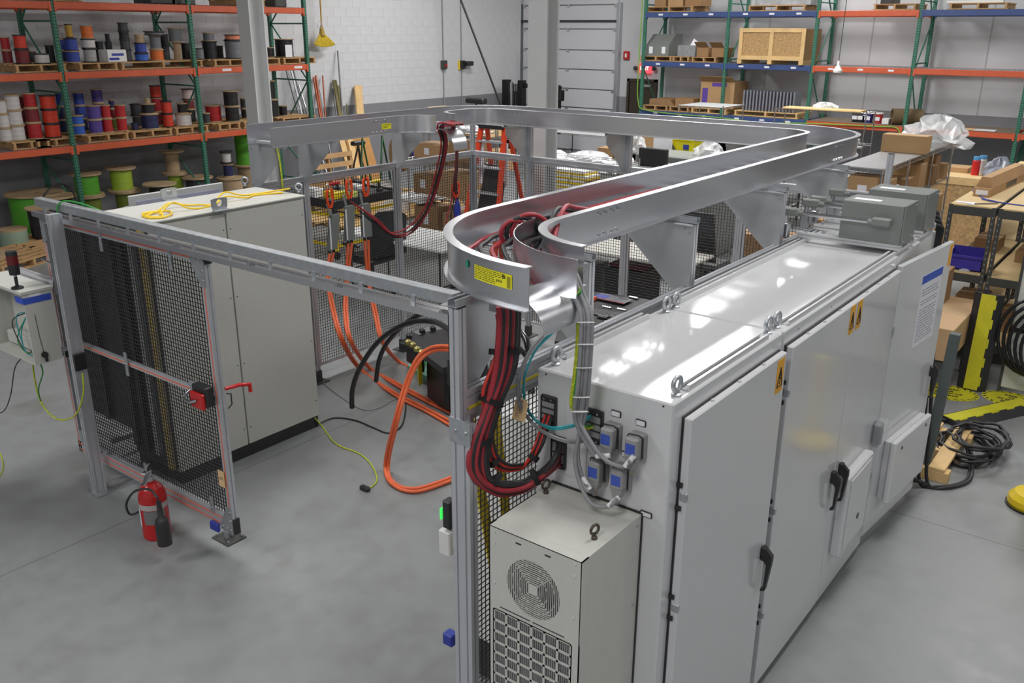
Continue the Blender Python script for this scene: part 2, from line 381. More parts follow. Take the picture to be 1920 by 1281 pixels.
# steel columns
def hcol(px, py, dep, wpx, label):
    d = (_fw*FPX+_r*(px-960)-_u*(py-640.5)); p = CAM+d*(dep/FPX)
    w2 = .15; t = T('steel_column', label, 'column', (p.x, p.y, 0))
    th = .022
    poly = [(-w2, -w2), (w2, -w2), (w2, -w2+th), (.008, -w2+th), (.008, w2-th), (w2, w2-th), (w2, w2), (-w2, w2), (-w2, w2-th), (-.008, w2-th), (-.008, -w2+th), (-w2, -w2+th)]
    MB().ext(poly, (p.x, p.y, 0), (1, 0, 0), (0, 1, 0), (0, 0, CEIL)).build('beam', M('column_paint', (204, 206, 206), .5, 0, .02, 3), t)
    MB().box(p.x-w2-.06, p.x+w2+.06, p.y-w2-.06, p.y+w2+.06, 0, .03).build('base_plate', STEELD, t)
    for sx in (-1, 1): MB().cyl((p.x+sx*.17, p.y, .03), (p.x+sx*.17, p.y, .05), .02, 6).build('anchor_bolt', GALV, t)
hcol(1019, 100, 12.0, 42, 'pale steel column standing behind the far fence, in the middle')
hcol(478, 115, 14.6, 32, 'pale steel column in front of the orange reel rack')
# ------------------------------------------------------------------ safety fence and cable tray
FXL, FXR, FYN, FYF = -6.5, -2.03, 2.33, 7.77
RZ, PZ = 2.02, 2.35       # rail height, post height
PW = .045
def mesh_panel(parent, a, b, z0, z1, pitch=.029, r=.0018, name='mesh_panel', frame=True):
    a, b = Vector((a[0], a[1], 0)), Vector((b[0], b[1], 0)); d = b-a; L = d.length; d.normalize(); nrm = Vector((-d.y, d.x, 0)); f = .02
    root = None
    mb = MB()
    if frame:
        for s0 in (f/2, L-f/2): mb.ext([(-f/2, -.0125), (f/2, -.0125), (f/2, .0125), (-f/2, .0125)], a+d*s0+Vector((0, 0, z0)), d, nrm, (0, 0, z1-z0))
        for z in (z0+f/2, z1-f/2): mb.ext([(-f/2, -.0125), (f/2, -.0125), (f/2, .0125), (-f/2, .0125)], a+d*f+Vector((0, 0, z)), (0, 0, 1), nrm, d*(L-2*f))
        root = mb.build('panel_frame', ALP, parent)
    wm = MB(); n = int((L-2*f)/pitch); m = int((z1-z0-2*f)/pitch)
    def bar(p, q, e1, e2):
        wm.ext([(-r, -r), (r, -r), (r, r), (-r, r)], p, e1, e2, q-p, False, False)
    for i in range(n+1):
        p = a+d*(f+(L-2*f)*i/n); bar(p+Vector((0, 0, z0+f)), p+Vector((0, 0, z1-f)), d, nrm)
    for j in range(m+1):
        z = z0+f+(z1-z0-2*f)*j/m; bar(a+d*f+nrm*(2*r)+Vector((0, 0, z)), b-d*f+nrm*(2*r)+Vector((0, 0, z)), Vector((0, 0, 1)), nrm)
    return tag(wm.build('wire_mesh', MESHK, parent), kind='stuff')
def post(parent, x, y, z1=PZ, w=PW, d=PW, foot=True):
    p = MB().prof((x, y, .02), (x, y, z1), w, d, (0, 1, 0)).build('post', ALP, parent)
    MB().box(x-w/2, x+w/2, y-d/2, y+d/2, z1, z1+.004).build('end_cap', BLK, p)
    if foot:
        MB().box(x-.08, x+.08, y-.08, y+.08, 0, .01).box(x-.03, x+.03, y-.03, y+.03, .01, .12).build('foot_plate', STEELD, parent)
    return p
def gusset(parent, x, y, dx, dy, L=.40, Hh=.38, z1=PZ, lip=True):
    d = Vector((dx, dy, 0)); n = Vector((-dy, dx, 0)); t = .004
    o = Vector((x, y, z1))+n*(PW/2+.002 if (dx < 0 or dy > 0) else -PW/2-.006)
    if (dx, dy) in ((1, 0), ): o = Vector((x, y, z1))+n*(-PW/2-.006)
    if (dx, dy) in ((0, -1), ): o = Vector((x, y, z1))+n*(-PW/2-.006)
    poly = [(-.02, 0), (L, 0), (L, -.07), (.06, -Hh), (-.02, -Hh)]
    g = MB().ext(poly, o, d, Vector((0, 0, 1)), n*t).build('bracket_plate', ALD, parent)
    mb = MB()
    mb.ext([(0, 0), (.04, 0), (.04, .004), (0, .004)], o+d*(-.02), n, Vector((0, 0, 1)), d*(L+.02)); mb.build('flange', ALD, g)
    for (a, b) in ((.0, -.04), (.0, -Hh+.05), (.03, -.02)):
        MB().cyl(o+d*a+Vector((0, 0, b))+n*t, o+d*a+Vector((0, 0, b))+n*(t+.005), .007, 8).build('bolt', CHROME, g)
        MB().cyl(o+d*a+Vector((0, 0, b)), o+d*a+Vector((0, 0, b))-n*.005, .007, 8).build('bolt', CHROME, g)
    # strut channel on top that carries the tray
    c = Vector((x, y, z1+.006)); ch = MB(); q = Vector((-dy, dx, 0))
    ch.ext([(-.0205, 0), (.0205, 0), (.0205, .03), (.011, .03), (.011, .026), (.017, .026), (.017, .004), (-.017, .004), (-.017, .026), (-.011, .026), (-.011, .03), (-.0205, .03)], c-d*.03, q, Vector((0, 0, 1)), d*(L+.07))
    ch.build('strut_channel', GALV, parent)
def fence(label, pts, corner0=True, corner1=True, inward=(1, 0), stripe=False, brackets=None, lowz=.15, gusset_at=None):
    a = pts[0]; t = T('safety_fence', label, 'fence', (a[0], a[1], 0))
    return t
# left run
tl = fence('left run of silver safety fence with black mesh behind the open-ended tray', [(FXL, 4.82)])
LY = [4.82, 5.35, 6.55, FYF]
for i, y in enumerate(LY):
    post(tl, FXL, y)
    if i < 3: gusset(tl, FXL, y, 1, 0)
for a, b in zip(LY, LY[1:]):
    MB().prof((FXL, a+PW/2, RZ-.02), (FXL, b-PW/2, RZ-.02), PW, PW).build('top_rail', ALP, tl)
    mesh_panel(tl, (FXL, a+.03), (FXL, b-.03), .16, RZ-.05)
MB().box(FXL-.02, FXL+.02, 3.2, 4.79, .14, .18).build('bottom_rail', ALP, tl)
# far run
tf = fence('far run of silver safety fence with black mesh in front of the ladder', [(-5.7, FYF)])
XS = [-6.5, -5.7, -4.49, -3.27, FXR]
for i, x in enumerate(XS[1:-1]):
    post(tf, x, FYF); gusset(tf, x, FYF, 0, -1)
for a, b in zip(XS, XS[1:]):
    MB().prof((a+PW/2, FYF, RZ-.02), (b-PW/2, FYF, RZ-.02), PW, PW).build('top_rail', ALP, tf)
    mesh_panel(tf, (a+.03, FYF), (b-.03, FYF), .16, RZ-.05)
# right run, beside the cabinets
tr = fence('right run of silver safety fence with yellow-striped rail beside the cabinets', [(FXR, FYN)])
RY = [FYN, 3.2, 4.2, 5.43, 6.6, FYF]
for i, y in enumerate(RY):
    post(tr, FXR, y)
    if i == 0: gusset(tr, FXR, y, 0, 1, .42, .42)
    elif i < 5: gusset(tr, FXR, y, -1, 0)
for i, (a, b) in enumerate(zip(RY, RY[1:])):
    o = MB().prof((FXR, a+PW/2, RZ-.05), (FXR, b-PW/2, RZ-.05), PW, .1, (0, 0, 1), (1, 2)).build('top_rail', ALP, tr)
    MB().box(FXR+PW/2-.006, FXR+PW/2+.001, a+.03, b-.03, RZ-.078, RZ-.066).build('yellow_strip', STRIPY, o)
    MB().box(FXR-PW/2-.001, FXR-PW/2+.006, a+.03, b-.03, RZ-.078, RZ-.066).build('yellow_strip', STRIPY, o)
    mesh_panel(tr, (FXR, a+.05), (FXR, b-.03), .1, RZ-.11, .026, .0017)
    for yy, nm in ((b, 'corner_plate'),):
        pl = MB().box(FXR+PW/2, FXR+PW/2+.004, yy-.07, yy+.02, RZ-.09, RZ-.0).build('corner_plate', GALV, tr)
        for k in (0, 1): MB().cyl((FXR+PW/2+.004, yy-.05+k*.045, RZ-.045), (FXR+PW/2+.009, yy-.05+k*.045, RZ-.045), .007, 8).build('bolt', CHROME, pl)
pl = MB().box(FXR-.028, FXR+.075, FYN-PW/2-.005, FYN-PW/2, RZ-.20, RZ-.10).build('corner_plate', GALV, tr)
for k in (0, 1): MB().cyl((FXR-.0+k*.05, FYN-PW/2-.005, RZ-.15), (FXR+k*.05, FYN-PW/2-.01, RZ-.15), .008, 8).build('bolt', CHROME, pl)
MB().prof((FXR+.045, FYN, .05), (FXR+.045, FYN, RZ-.12), .045, .045, (0, 1, 0)).build('panel_stile', ALP, tr)
MB().box(FXR-PW/2-.006, FXR-PW/2-.002, FYN-.02, FYN+.02, 1.35, PZ-.02).build('cover_strip', ALD, tr)
# ---- the tray
TZ0, TZ1 = 2.387, 2.545
tray = T('cable_tray', 'bright aluminium cable tray running around the top of the fence', 'cable tray', (-4.3, 5.2, TZ0))
def arc(cx, cy, r, a0, a1, n=14): return [(cx+r*math.cos(math.radians(a0+(a1-a0)*i/n)), cy+r*math.sin(math.radians(a0+(a1-a0)*i/n))) for i in range(n+1)]
def sweep(path, sec, name, m, parent):
    mb = MB(); P = [Vector((p[0], p[1], 0)) for p in path]; k = len(P); n = len(sec); vs = []
    for i in range(k):
        t0 = (P[i]-P[max(i-1, 0)]); t1 = (P[min(i+1, k-1)]-P[i])
        if t0.length < 1e-9: t0 = t1
        if t1.length < 1e-9: t1 = t0
        t0.normalize(); t1.normalize(); t = (t0+t1).normalized(); nn = Vector((-t.y, t.x, 0))/max(.5, t.dot(t1))
        vs += [P[i]+nn*a+Vector((0, 0, b)) for a, b in sec]
    for j in range(n):
        j2 = (j+1) % n
        o = len(mb.v)
        sub = []
        for i in range(k): sub += [vs[i*n+j], vs[i*n+j2]]
        mb.add(sub, [(2*i, 2*i+1, 2*i+3, 2*i+2) for i in range(k-1)], True)
    mb.add(vs, [tuple(range(n)), tuple(range((k-1)*n, k*n))[::-1]])
    return mb.build(name, m, parent)
h2 = TZ1-TZ0
SEC = [(-.019, TZ0), (.019, TZ0), (.019, TZ0+.004), (.002, TZ0+.004), (.002, TZ1-.005), (.019, TZ1-.005), (.019, TZ1), (-.019, TZ1), (-.019, TZ1-.005), (-.002, TZ1-.005), (-.002, TZ0+.004), (-.019, TZ0+.004)]
xo, xi, yo, yi, rxo, rxi = -6.37, -5.98, 7.68, 7.30, -2.12, -2.50
outer = [(xo, 4.68), (xo, 5.6), (xo, 6.5)]+arc(-5.72, yo-.65, .65, 180, 90)[0:]+[(-4.6, yo), (-3.4, yo)]+arc(rxo-.65, yo-.65, .65, 90, 0)+[(rxo, 6), (rxo, 4.8), (rxo, 3.6)]
CBX, CBY, RI, RO = -1.75, 3.10, .37, .75
def part_wall(path, name='side_wall'): return sweep(path, SEC, name, ALU, tray)
part_wall([(xo, 4.68), (xo, 5.9)]); part_wall([(xo, 5.9), (xo, yo-.65)]+arc(-5.72, yo-.65, .65, 180, 90)[1:]+[(-5.4, yo)])
part_wall([(-5.4, yo), (-4.2, yo), (-2.77-.2, yo)]); part_wall([(-2.97, yo)]+arc(rxo-.65, yo-.65, .65, 90, 0)+[(rxo, 6.7)])
part_wall([(rxo, 6.7), (rxo, 5.2), (rxo, 3.5)]); part_wall([(rxo, 3.5)]+arc(CBX, CBY, RI, 180, 270))
part_wall([(xi, 4.62), (xi, 5.83)]); part_wall([(xi, 5.83), (xi, 6.05)]+arc(xi+.26, 6.05, .26, 180, 90)[1:])
part_wall(arc(xi+.26, 6.84, .26, 270, 180)+[(xi, yi-.25)]+arc(xi+.25, yi-.25, .25, 180, 90)[1:]+[(-5.5, yi)])
part_wall([(-5.5, yi), (-4.0, yi), (-2.9, yi)]); part_wall([(-2.9, yi)]+arc(rxi-.26, yi-.26, .26, 90, 0)+[(rxi, 6.7)])
part_wall([(rxi, 6.7), (rxi, 5.2), (rxi, 3.5)]); bend = part_wall([(rxi, 3.5)]+arc(CBX, CBY, RO, 180, 272))
# divider sheet in the near bend, without flange
SEC2 = [(-.0015, TZ0+.01), (.0015, TZ0+.01), (.0015, TZ1-.004), (-.0015, TZ1-.004)]
sweep(arc(CBX+.07, CBY-.02, .53, 172, 272, 18), SEC2, 'divider_sheet', ALU, tray)
# rungs
def rung(x0, x1, y0, y1): MB().box(x0, x1, y0, y1, TZ0+.004, TZ0+.026).build('rung', ALP, tray)
for y in [4.75+.24*i for i in range(10)]: rung(xo+.004, xi-.004, y, y+.04)
for x in [-5.4+.24*i for i in range(11)]: rung(x, x+.04, yi+.004, yo-.004)
for y in [3.15+.24*i for i in range(16)]: rung(rxi+.004, rxo-.004, y, y+.04)
# splice bolts
def dots(ps, parent=tray):
    for p, n in ps:
        p = Vector(p); n = Vector(n)
        MB().cyl(p, p+n*.006, .008, 8).build('splice_bolt', CHROME, parent)
for s in (-.08, -.03, .03, .08):
    for z in (TZ0+.03, TZ1-.03):
        dots([((xi+.003, 5.83+s, z), (1, 0, 0)), ((rxo+.003, 6.7+s, z), (1, 0, 0)), ((-5.5+s, yi-.003, z), (0, -1, 0)), ((rxo+.003, 3.5+s, z), (1, 0, 0))])
# drop-out plates: the tray floor bends down at the near end and under the P-post
def dropout(o, u, v, wd, name='drop_out_plate', R=.17, a1=95, n=10, lead=.05):
    o, u, v = Vector(o), Vector(u), Vector(v); mb = MB(); pr = [(-lead, 0), (0, 0)]+[(R*math.sin(math.radians(a1*i/n)), -R*(1-math.cos(math.radians(a1*i/n)))) for i in range(1, n+1)]
    vs = []
    for a, b in pr:
        p = o+u*a+Vector((0, 0, b)); nn = .002
        vs += [p, p+v*wd, p+v*wd+Vector((0, 0, -nn*2)), p+Vector((0, 0, -nn*2))]
    k = len(pr); fs = []
    for i in range(k-1):
        for j in range(4): fs.append((4*i+j, 4*i+(j+1) % 4, 4*i+4+(j+1) % 4, 4*i+4+j))
    mb.add([v_ for i in range(k) for v_ in (vs[4*i], vs[4*i+1])], [(2*i, 2*i+1, 2*i+3, 2*i+2) for i in range(k-1)], True)
    mb.add([v_ for i in range(k) for v_ in (vs[4*i+3], vs[4*i+2])], [(2*i, 2*i+1, 2*i+3, 2*i+2) for i in range(k-1)], True)
    mb.add(vs, [(4*i+1, 4*i+2, 4*i+6, 4*i+5) for i in range(k-1)]+[(4*i, 4*i+3, 4*i+7, 4*i+4) for i in range(k-1)]+[(0, 1, 2, 3)[::-1], tuple(4*(k-1)+j for j in range(4))])
    return mb.build(name, ALU, tray)
dropout((CBX-.05, CBY-RO+.03, TZ0+.03), (1, 0, 0), (0, 1, 0), .27, 'drop_out_plate', .12, 88)
dropout((xi+.26, 6.36, TZ0+.03), (1, 0, 0), (0, 1, 0), .2)
MB().box(-2.02, -1.93, 2.50, 2.62, TZ0-.09, TZ0-.001).build('hanging_tab', ALU, tray)
# yellow product labels and the round green sticker
def arcp(R, ang, z): return Vector((CBX+R*math.cos(math.radians(ang)), CBY+R*math.sin(math.radians(ang)), z))
lab = MB(); A0, A1, Z0, Z1 = 251, 266.5, TZ0+.066, TZ1-.04; n = 8; RR = RO+.0035
vs = []
for i in range(n+1):
    a = A0+(A1-A0)*i/n; vs += [arcp(RR, a, Z0), arcp(RR, a, Z1)]
lab.add(vs, [(2*i, 2*i+2, 2*i+3, 2*i+1) for i in range(n)])
lb = lab.build('warning_label', LBLY, tray)
def arcbox(a0, a1, z0, z1, m, name, par, R=RR+.0006):
    k = 3; vs = []
    for i in range(k+1): a = a0+(a1-a0)*i/k; vs += [arcp(R, a, z0), arcp(R, a, z1)]
    return MB().add(vs, [(2*i, 2*i+2, 2*i+3, 2*i+1) for i in range(k)]).build(name, m, par)
LINK = M('label_print', (84, 82, 26), .6)
random.seed(3)
for r in range(7):
    z = Z1-.005-r*.0066; a = A0+.4
    while a < A1-3.4-(3.0 if r > 2 else 0):
        l = random.uniform(.4, 1.5); arcbox(a, min(a+l, A1-3), z-.0014, z+.0014, LINK, 'print', lb); a += l+.35
arcbox(A1-1.7, A1-.5, Z0+.003, Z1-.008, M('label_barcode', (150, 146, 30), .6), 'barcode', lb)
p = arcp(RR+.001, A1-2.8, Z1-.011); un = Vector((-math.sin(math.radians(A1-2.8)), math.cos(math.radians(A1-2.8)), 0))
mb = MB(); mb.tube([p+un*.006*math.cos(t*PI/8)+Vector((0, 0, .006*math.sin(t*PI/8))) for t in range(16)], .0012, 5, False, True); mb.tube([p-un*.006+Vector((0, 0, .006)), p+un*.006-Vector((0, 0, .006))], .0014, 5); mb.build('symbol', INK, lb)
text('E·T·N', 'print_mark', arcp(RR+.0012, A1-4.6, (Z0+Z1)/2-.006), un, (0, 0, 1), .012, INK, lb, .0004)
pg = arcp(RO+.003, 247, TZ1-.05); ug = Vector((-math.sin(math.radians(247)), math.cos(math.radians(247)), 0)); ng = Vector((math.cos(math.radians(247)), math.sin(math.radians(247)), 0))
MB().add([pg]+[pg+ng*.0015+ug*.011*math.cos(t*PI/8)+Vector((0, 0, .015*math.sin(t*PI/8))) for t in range(16)], [(0, 1+t, 1+(t+1) % 16) for t in range(16)]).build('green_sticker', M('sticker_green', (20, 140, 110), .5), tray)
vs = []
for i in range(5):
    vs += [(xi+.003, 5.86+.03*i, TZ0+.05), (xi+.003, 5.86+.03*i, TZ0+.10)]
MB().add(vs, [(2*i, 2*i+2, 2*i+3, 2*i+1) for i in range(4)]).build('warning_label', LBLY, tray)
for k in range(3): MB().box(xi+.0032, xi+.0036, 5.87, 5.97-.02*k, TZ0+.087-.013*k, TZ0+.091-.013*k).build('print', LINK, tray)
# ------------------------------------------------------------------ cabinets on the right
CX0, CX1, CZ = -1.945, -1.335, 2.02
def top_rail(parent, y0, y1, x, name='top_channel'):
    mb = MB(); mb.ext([(-.022, 0), (.022, 0), (.022, .026), (.010, .026), (.010, .022), (.018, .022), (.018, .004), (-.018, .004), (-.018, .022), (-.010, .022), (-.010, .026), (-.022, .026)], (x, y0, CZ), (1, 0, 0), (0, 0, 1), (0, y1-y0, 0))
    return mb.build(name, CABM, parent)
def handle(parent, y, z, x=-1.295):
    mb = MB()
    mb.box(x, x+.028, y-.018, y+.018, z-.035, z+.045, .008)
    mb.ext([(.02, .04), (.058, .005), (.058, -.03), (.040, -.19), (.018, -.2), (.018, -.185), (.030, -.18), (.034, -.05), (.02, -.035)], (x, y-.013, z), (1, 0, 0), (0, 0, 1), (0, .026, 0))
    return mb.build('door_handle', BLK, parent)
def hinge(parent, y, z):
    MB().box(-1.320, -1.290, y-.006, y+.012, z-.019, z+.019, .004).build('hinge', GALV, parent)
    for s in (-1, 1): MB().box(-1.335, -1.31, y-.010, y-.004, z+s*.05-.010, z+s*.05+.010).build('hinge_pin', BLK, parent)
def warn(parent, y, z, x=-1.2945, s=.055):
    o = MB().box(x, x+.001, y-s*.72, y+s*.72, z-s*1.45, z+s*1.45).build('warning_sticker', WARN, parent)
    mb = MB(); r = .005
    c = [Vector((x+.0015, y-s*.55, z-s*.9)), Vector((x+.0015, y+s*.55, z-s*.9)), Vector((x+.0015, y, z+s*.75))]
    for i in range(3): mb.tube([c[i], c[(i+1) % 3]], .0028, 5)
    mb.tube([(x+.0015, y+.006, z+s*.35), (x+.0015, y-.008, z-s*.2), (x+.0015, y+.008, z-s*.15), (x+.0015, y-.002, z-s*.7)], .0025, 5)
    mb.build('hazard_mark', INK, o)
def cabinet(label, y0, y1):
    t = T('electrical_cabinet', label, 'cabinet', ((CX0+CX1)/2, (y0+y1)/2, 0), 0, 'grey cabinets in a row')
    MB().box(CX0, CX1, y0, y1, 0, CZ, .006).build('body', CABM, t)
    return t
c1 = cabinet('nearest grey cabinet of the row, with the cooling unit on its end', 2.715, 3.755)
d = MB().box(-1.328, -1.295, 2.79, 3.725, .06, 1.945, .005).build('door', CABM, c1)
mb = MB()
for yy in (3.0, 3.25, 3.5): mb.cyl((-1.312, yy, 1.945), (-1.312, yy, 1.953), .007, 8)
mb.build('door_screws', CABM, d)
for z in (1.62, 1.12, .5): hinge(d, 2.79, z)
handle(d, 3.675, .93); warn(d, 3.66, 1.85)
MB().box(-1.335, -1.328, 2.7885, 3.727, .058, 1.947).build('gasket', BLK, c1)
top_rail(c1, 2.86, 3.62, CX1-.035); top_rail(c1, 2.86, 3.55, CX0+.02)
for (x, y) in ((CX0+.04, 2.79), (CX1-.035, 2.80), (CX0+.05, 3.70), (CX1-.05, 3.70)): eyebolt((x, y, CZ), c1, GALV, .027, .0095, 1.5)
c2 = cabinet('middle grey cabinet of the row, with two doors and two black handles', 3.769, 5.555)
for (a, b, h) in ((3.80, 4.715, 4.67), (4.725, 5.545, 4.80)):
    d = MB().box(-1.328, -1.295, a, b, .06, 1.945, .005).build('door', CABM, c2); handle(d, h, .92)
    warn(d, b-.06 if a < 4 else a+.05, 1.86)
    if a < 4:
        for z in (1.72, 1.1, .5): hinge(d, 3.80, z)
    mb = MB()
    for q in (.25, .5, .75): mb.cyl((-1.312, a+(b-a)*q, 1.945), (-1.312, a+(b-a)*q, 1.953), .007, 8)
    mb.build('door_screws', CABM, d)
MB().box(-1.335, -1.328, 3.79, 5.55, .05, 1.95).build('gasket', BLK, c2)
top_rail(c2, 3.86, 5.555, CX1-.035); top_rail(c2, 3.86, 5.555, CX0+.02)
for (x, y) in ((CX0+.05, 3.80), (CX1-.05, 3.80)): eyebolt((x, y, CZ), c2, GALV, .027, .0095, 1.5)
mb = MB()
for yy in (3.95, 4.4, 4.9, 5.3): mb.cyl((CX1-.002, yy, 1.985), (CX1+.004, yy, 1.985), .006, 8)
mb.build('rivets', CHROME, c2)
# hood over a vent low on the second door, small latch box
o = MB().box(-1.295, -1.235, 4.83, 5.30, .33, .86, .01).build('vent_hood', CABM, c2)
MB().box(-1.236, -1.229, 4.88, 5.25, .36, .83, .004).build('hood_face', CABM, o)
MB().cyl((-1.23, 5.1, .5), (-1.226, 5.1, .5), .02, 12).build('key_hole', STEELD, o)
o = MB().box(-1.295, -1.245, 5.43, 5.50, .82, .98, .01).build('latch_box', M('latch_grey', (120, 122, 124), .4), c2)
MB().box(-1.295, -1.225, 5.39, 5.54, .84, .99, .012).build('clear_cover', M('clear_plastic', (230, 232, 236), .1, 0, .02, 5, 0, None, 0, 3, 0, .12), o)
c3 = cabinet('farthest grey cabinet of the row, door ajar with a paper notice', 5.56, 6.5)
top_rail(c3, 5.56, 6.45, CX1-.035); top_rail(c3, 5.56, 6.45, CX0+.02)
# third door, opened a little; hinge line at its near edge
ang = math.radians(-5.2)
d3 = bpy.data.objects.new('door', None)
dm = MB().box(-.002, .031, 0, .93, .09, 1.965, .005).build('door', CABM, c3, True)
dm.location = Vector((-1.328, 5.58, 0))-Vector(c3['_o']); dm.rotation_euler = (0, 0, ang)
bpy.data.objects.remove(d3)
def onleaf(mb, name, m): o = mb.build(name, m, dm, True); return o
o = onleaf(MB().box(.0315, .0325, .40, .78, 1.33, 1.82), 'paper_notice', PAPER)
onleaf(MB().box(.0325, .033, .40, .78, 1.765, 1.82), 'blue_header', M('print_blue', (60, 90, 190), .6))
mb = MB(); random.seed(5)
for r in range(19):
    z = 1.72-r*.0195
    if r in (3, 6): continue
    y = .43
    while y < .72:
        l = random.uniform(.02, .07); mb.box(.0326, .0329, y, min(y+l, .74), z-.0028, z+.0028); y += l+.012
onleaf(mb, 'text_lines', M('print_grey', (130, 130, 136), .7))
onleaf(MB().box(.0315, .0325, .86, .915, 1.80, 1.95), 'warning_sticker', WARN)
mb = MB(); mb.box(.031, .06, .865, .9, 1.0, 1.08, .008); mb.ext([(.05, .06), (.088, .02), (.088, -.02), (.07, -.19), (.048, -.2), (.048, -.185), (.06, -.18), (.064, -.05), (.05, -.035)], (0, .87, 1.04), (1, 0, 0), (0, 0, 1), (0, .026, 0))
onleaf(mb, 'door_handle', BLK)
vb = onleaf(MB().box(.031, .075, .16, .80, .32, .75, .006), 'vent_box', CABM)
onleaf(MB().box(.079, .115, .14, .80, .31, .76, .008), 'vent_cover', CABM)
onleaf(MB().cyl((.115, .26, .69), (.118, .26, .69), .012, 10).cyl((.115, .70, .71), (.118, .70, .71), .012, 10), 'cover_screws', STEELD)
for z in (1.55, .55): onleaf(MB().box(-.012, .036, -.012, .012, z-.035, z+.035, .005), 'hinge', GALV)
# ---- cooling unit
AX0, AX1, AY0, AY1, AZ0, AZ1 = -1.856, -1.437, 2.292, 2.708, .60, 1.535
ac = T('cooling_unit', 'tall beige cooling unit with round fan grille on the cabinet end', 'air conditioner', ((AX0+AX1)/2, AY0, AZ0))
mb = MB(); mb.box(AX0, AX1, AY0+.0445, AY1, AZ0, AZ1); mb.build('body', CABL, ac)
MB().box(AX0-.006, AX1+.006, AY1, 2.7149, AZ0, AZ1+.008).build('gasket', BLK, ac)
# front panel: fan opening and grille windows
fc = FY(999, 1107, AY0); fr = .122; gz1 = fc.z-fr-.028
mb = MB(); n = 48; y = AY0
sq = []; ci = []
x0, x1, zz0, zz1 = AX0, AX1, gz1, AZ1
for i in range(n):
    a = 2*PI*i/n; ca, sa = math.cos(a), math.sin(a)
    tt = min(((x1-fc.x) if ca > 0 else (x0-fc.x))/ca if abs(ca) > 1e-6 else 9, ((zz1-fc.z) if sa > 0 else (zz0-fc.z))/sa if abs(sa) > 1e-6 else 9)
    sq.append((fc.x+ca*tt, y, fc.z+sa*tt)); ci.append((fc.x+ca*fr, y, fc.z+sa*fr))
for cx, cz in ((x0, zz0), (x1, zz0), (x1, zz1), (x0, zz1)):
    k = min(range(n), key=lambda i: (sq[i][0]-cx)**2+(sq[i][2]-cz)**2); sq[k] = (cx, y, cz)
mb.add(sq+ci, [(i, (i+1) % n, n+(i+1) % n, n+i) for i in range(n)])
mb.add(ci+[(p[0], y+.012, p[2]) for p in ci], [(i, (i+1) % n, n+(i+1) % n, n+i) for i in range(n)])
NC = 6; m0 = .022; gw = (AX1-AX0-2*m0-.014)/NC; bw = .010; gh = .0505; rows = int((gz1-AZ0-.06)/gh)
gx0_, gtop = AX0+m0, gz1-.012
mb.box(AX0, AX0+m0, y, y+.004, AZ0, gz1); mb.box(AX0+m0+gw*NC, AX1, y, y+.004, AZ0, gz1); mb.box(AX0+m0, AX0+m0+gw*NC, y, y+.004, gtop, gz1)
for c in range(NC+1):
    x = gx0_+c*gw; mb.box(x-bw/2, x+bw/2, y, y+.004, gtop-rows*gh, gtop)
for r in range(rows+1):
    z = gtop-r*gh; mb.box(gx0_, gx0_+gw*NC, y, y+.004, z-bw/2, z+bw/2)
mb.box(AX0+m0, AX0+m0+gw*NC, y, y+.004, AZ0, gtop-rows*gh)
mb.box(AX0, AX0+.004, y, y+.045, AZ0, AZ1); mb.box(AX1-.004, AX1, y, y+.045, AZ0, AZ1); mb.box(AX0, AX1, y, y+.045, AZ1-.004, AZ1)
fp = mb.build('front_panel', CABL, ac)
MB().box(AX0+.01, AX1-.01, AY0+.03, AY0+.044, AZ0+.01, AZ1-.01).build('dark_backing', BLK, ac)
mb = MB(); x = gx0_+.004
while x < gx0_+gw*NC-.004: mb.box(x, x+.0062, AY0+.006, AY0+.03, AZ0+.05, gtop-.003); x += .0095
mb.build('cooling_fins', M('fin_grey', (142, 140, 142), .5, .2, .15, 60), ac)
# fan guard: slats in four fields, diagonal bars, square hub
mb = MB(); s0 = .020; k = 0; d_ = .0088; yy = AY0
v = s0
while v < fr:
    hl = min(v, math.sqrt(max(0, fr*fr-v*v)))
    if hl > .004:
        for sg in (-1, 1):
            mb.box(fc.x-hl, fc.x+hl, yy, yy+.003, fc.z+sg*v-.0016, fc.z+sg*v+.0016)
            mb.box(fc.x+sg*v-.0016, fc.x+sg*v+.0016, yy, yy+.003, fc.z-hl, fc.z+hl)
    v += d_
for sg in (-1, 1): mb.ext([(-.003, 0), (.003, 0), (.003, .003), (-.003, .003)], (fc.x-fr*.707, yy, fc.z-sg*fr*.707), (1, 0, 0), (0, 1, 0), (fr*1.414, 0, sg*fr*1.414))
for rr in (.065, .1):
    for q in range(24):
        a, b = 2*PI*q/24, 2*PI*(q+1)/24
        mb.tube([(fc.x+rr*math.cos(a), yy+.0015, fc.z+rr*math.sin(a)), (fc.x+rr*math.cos(b), yy+.0015, fc.z+rr*math.sin(b))], .0015, 4)
mb.box(fc.x-.02, fc.x+.02, yy-.0005, yy+.004, fc.z-.02, fc.z+.02)
mb.build('fan_guard', CABL, ac)
MB().lathe([(fr*.98, 0), (fr*.98, -.02), (fr*.75, -.026), (.04, -.026), (.04, -.012), (0, -.012)], (fc.x, AY0+.004, fc.z), 32, (0, -1, 0)).build('fan', M('fan_metal', (120, 122, 126), .25, 1, .05, 5), ac)
for (px, py) in ((972, 1020), (1027, 1043)):
    p = FY(px, py, AY0); MB().box(p.x-.013, p.x+.013, AY0-.0006, AY0+.001, p.z-.0035, p.z+.0035).build('slot', BLK, fp)
for (xa, xb) in ((gx0_+.03, gx0_+gw*3-.006), (gx0_+gw*3+.006, gx0_+gw*6-.03)): MB().box(xa, xb, AY0-.0006, AY0+.001, gz1+.006, gz1+.0105).build('slot', BLK, fp)
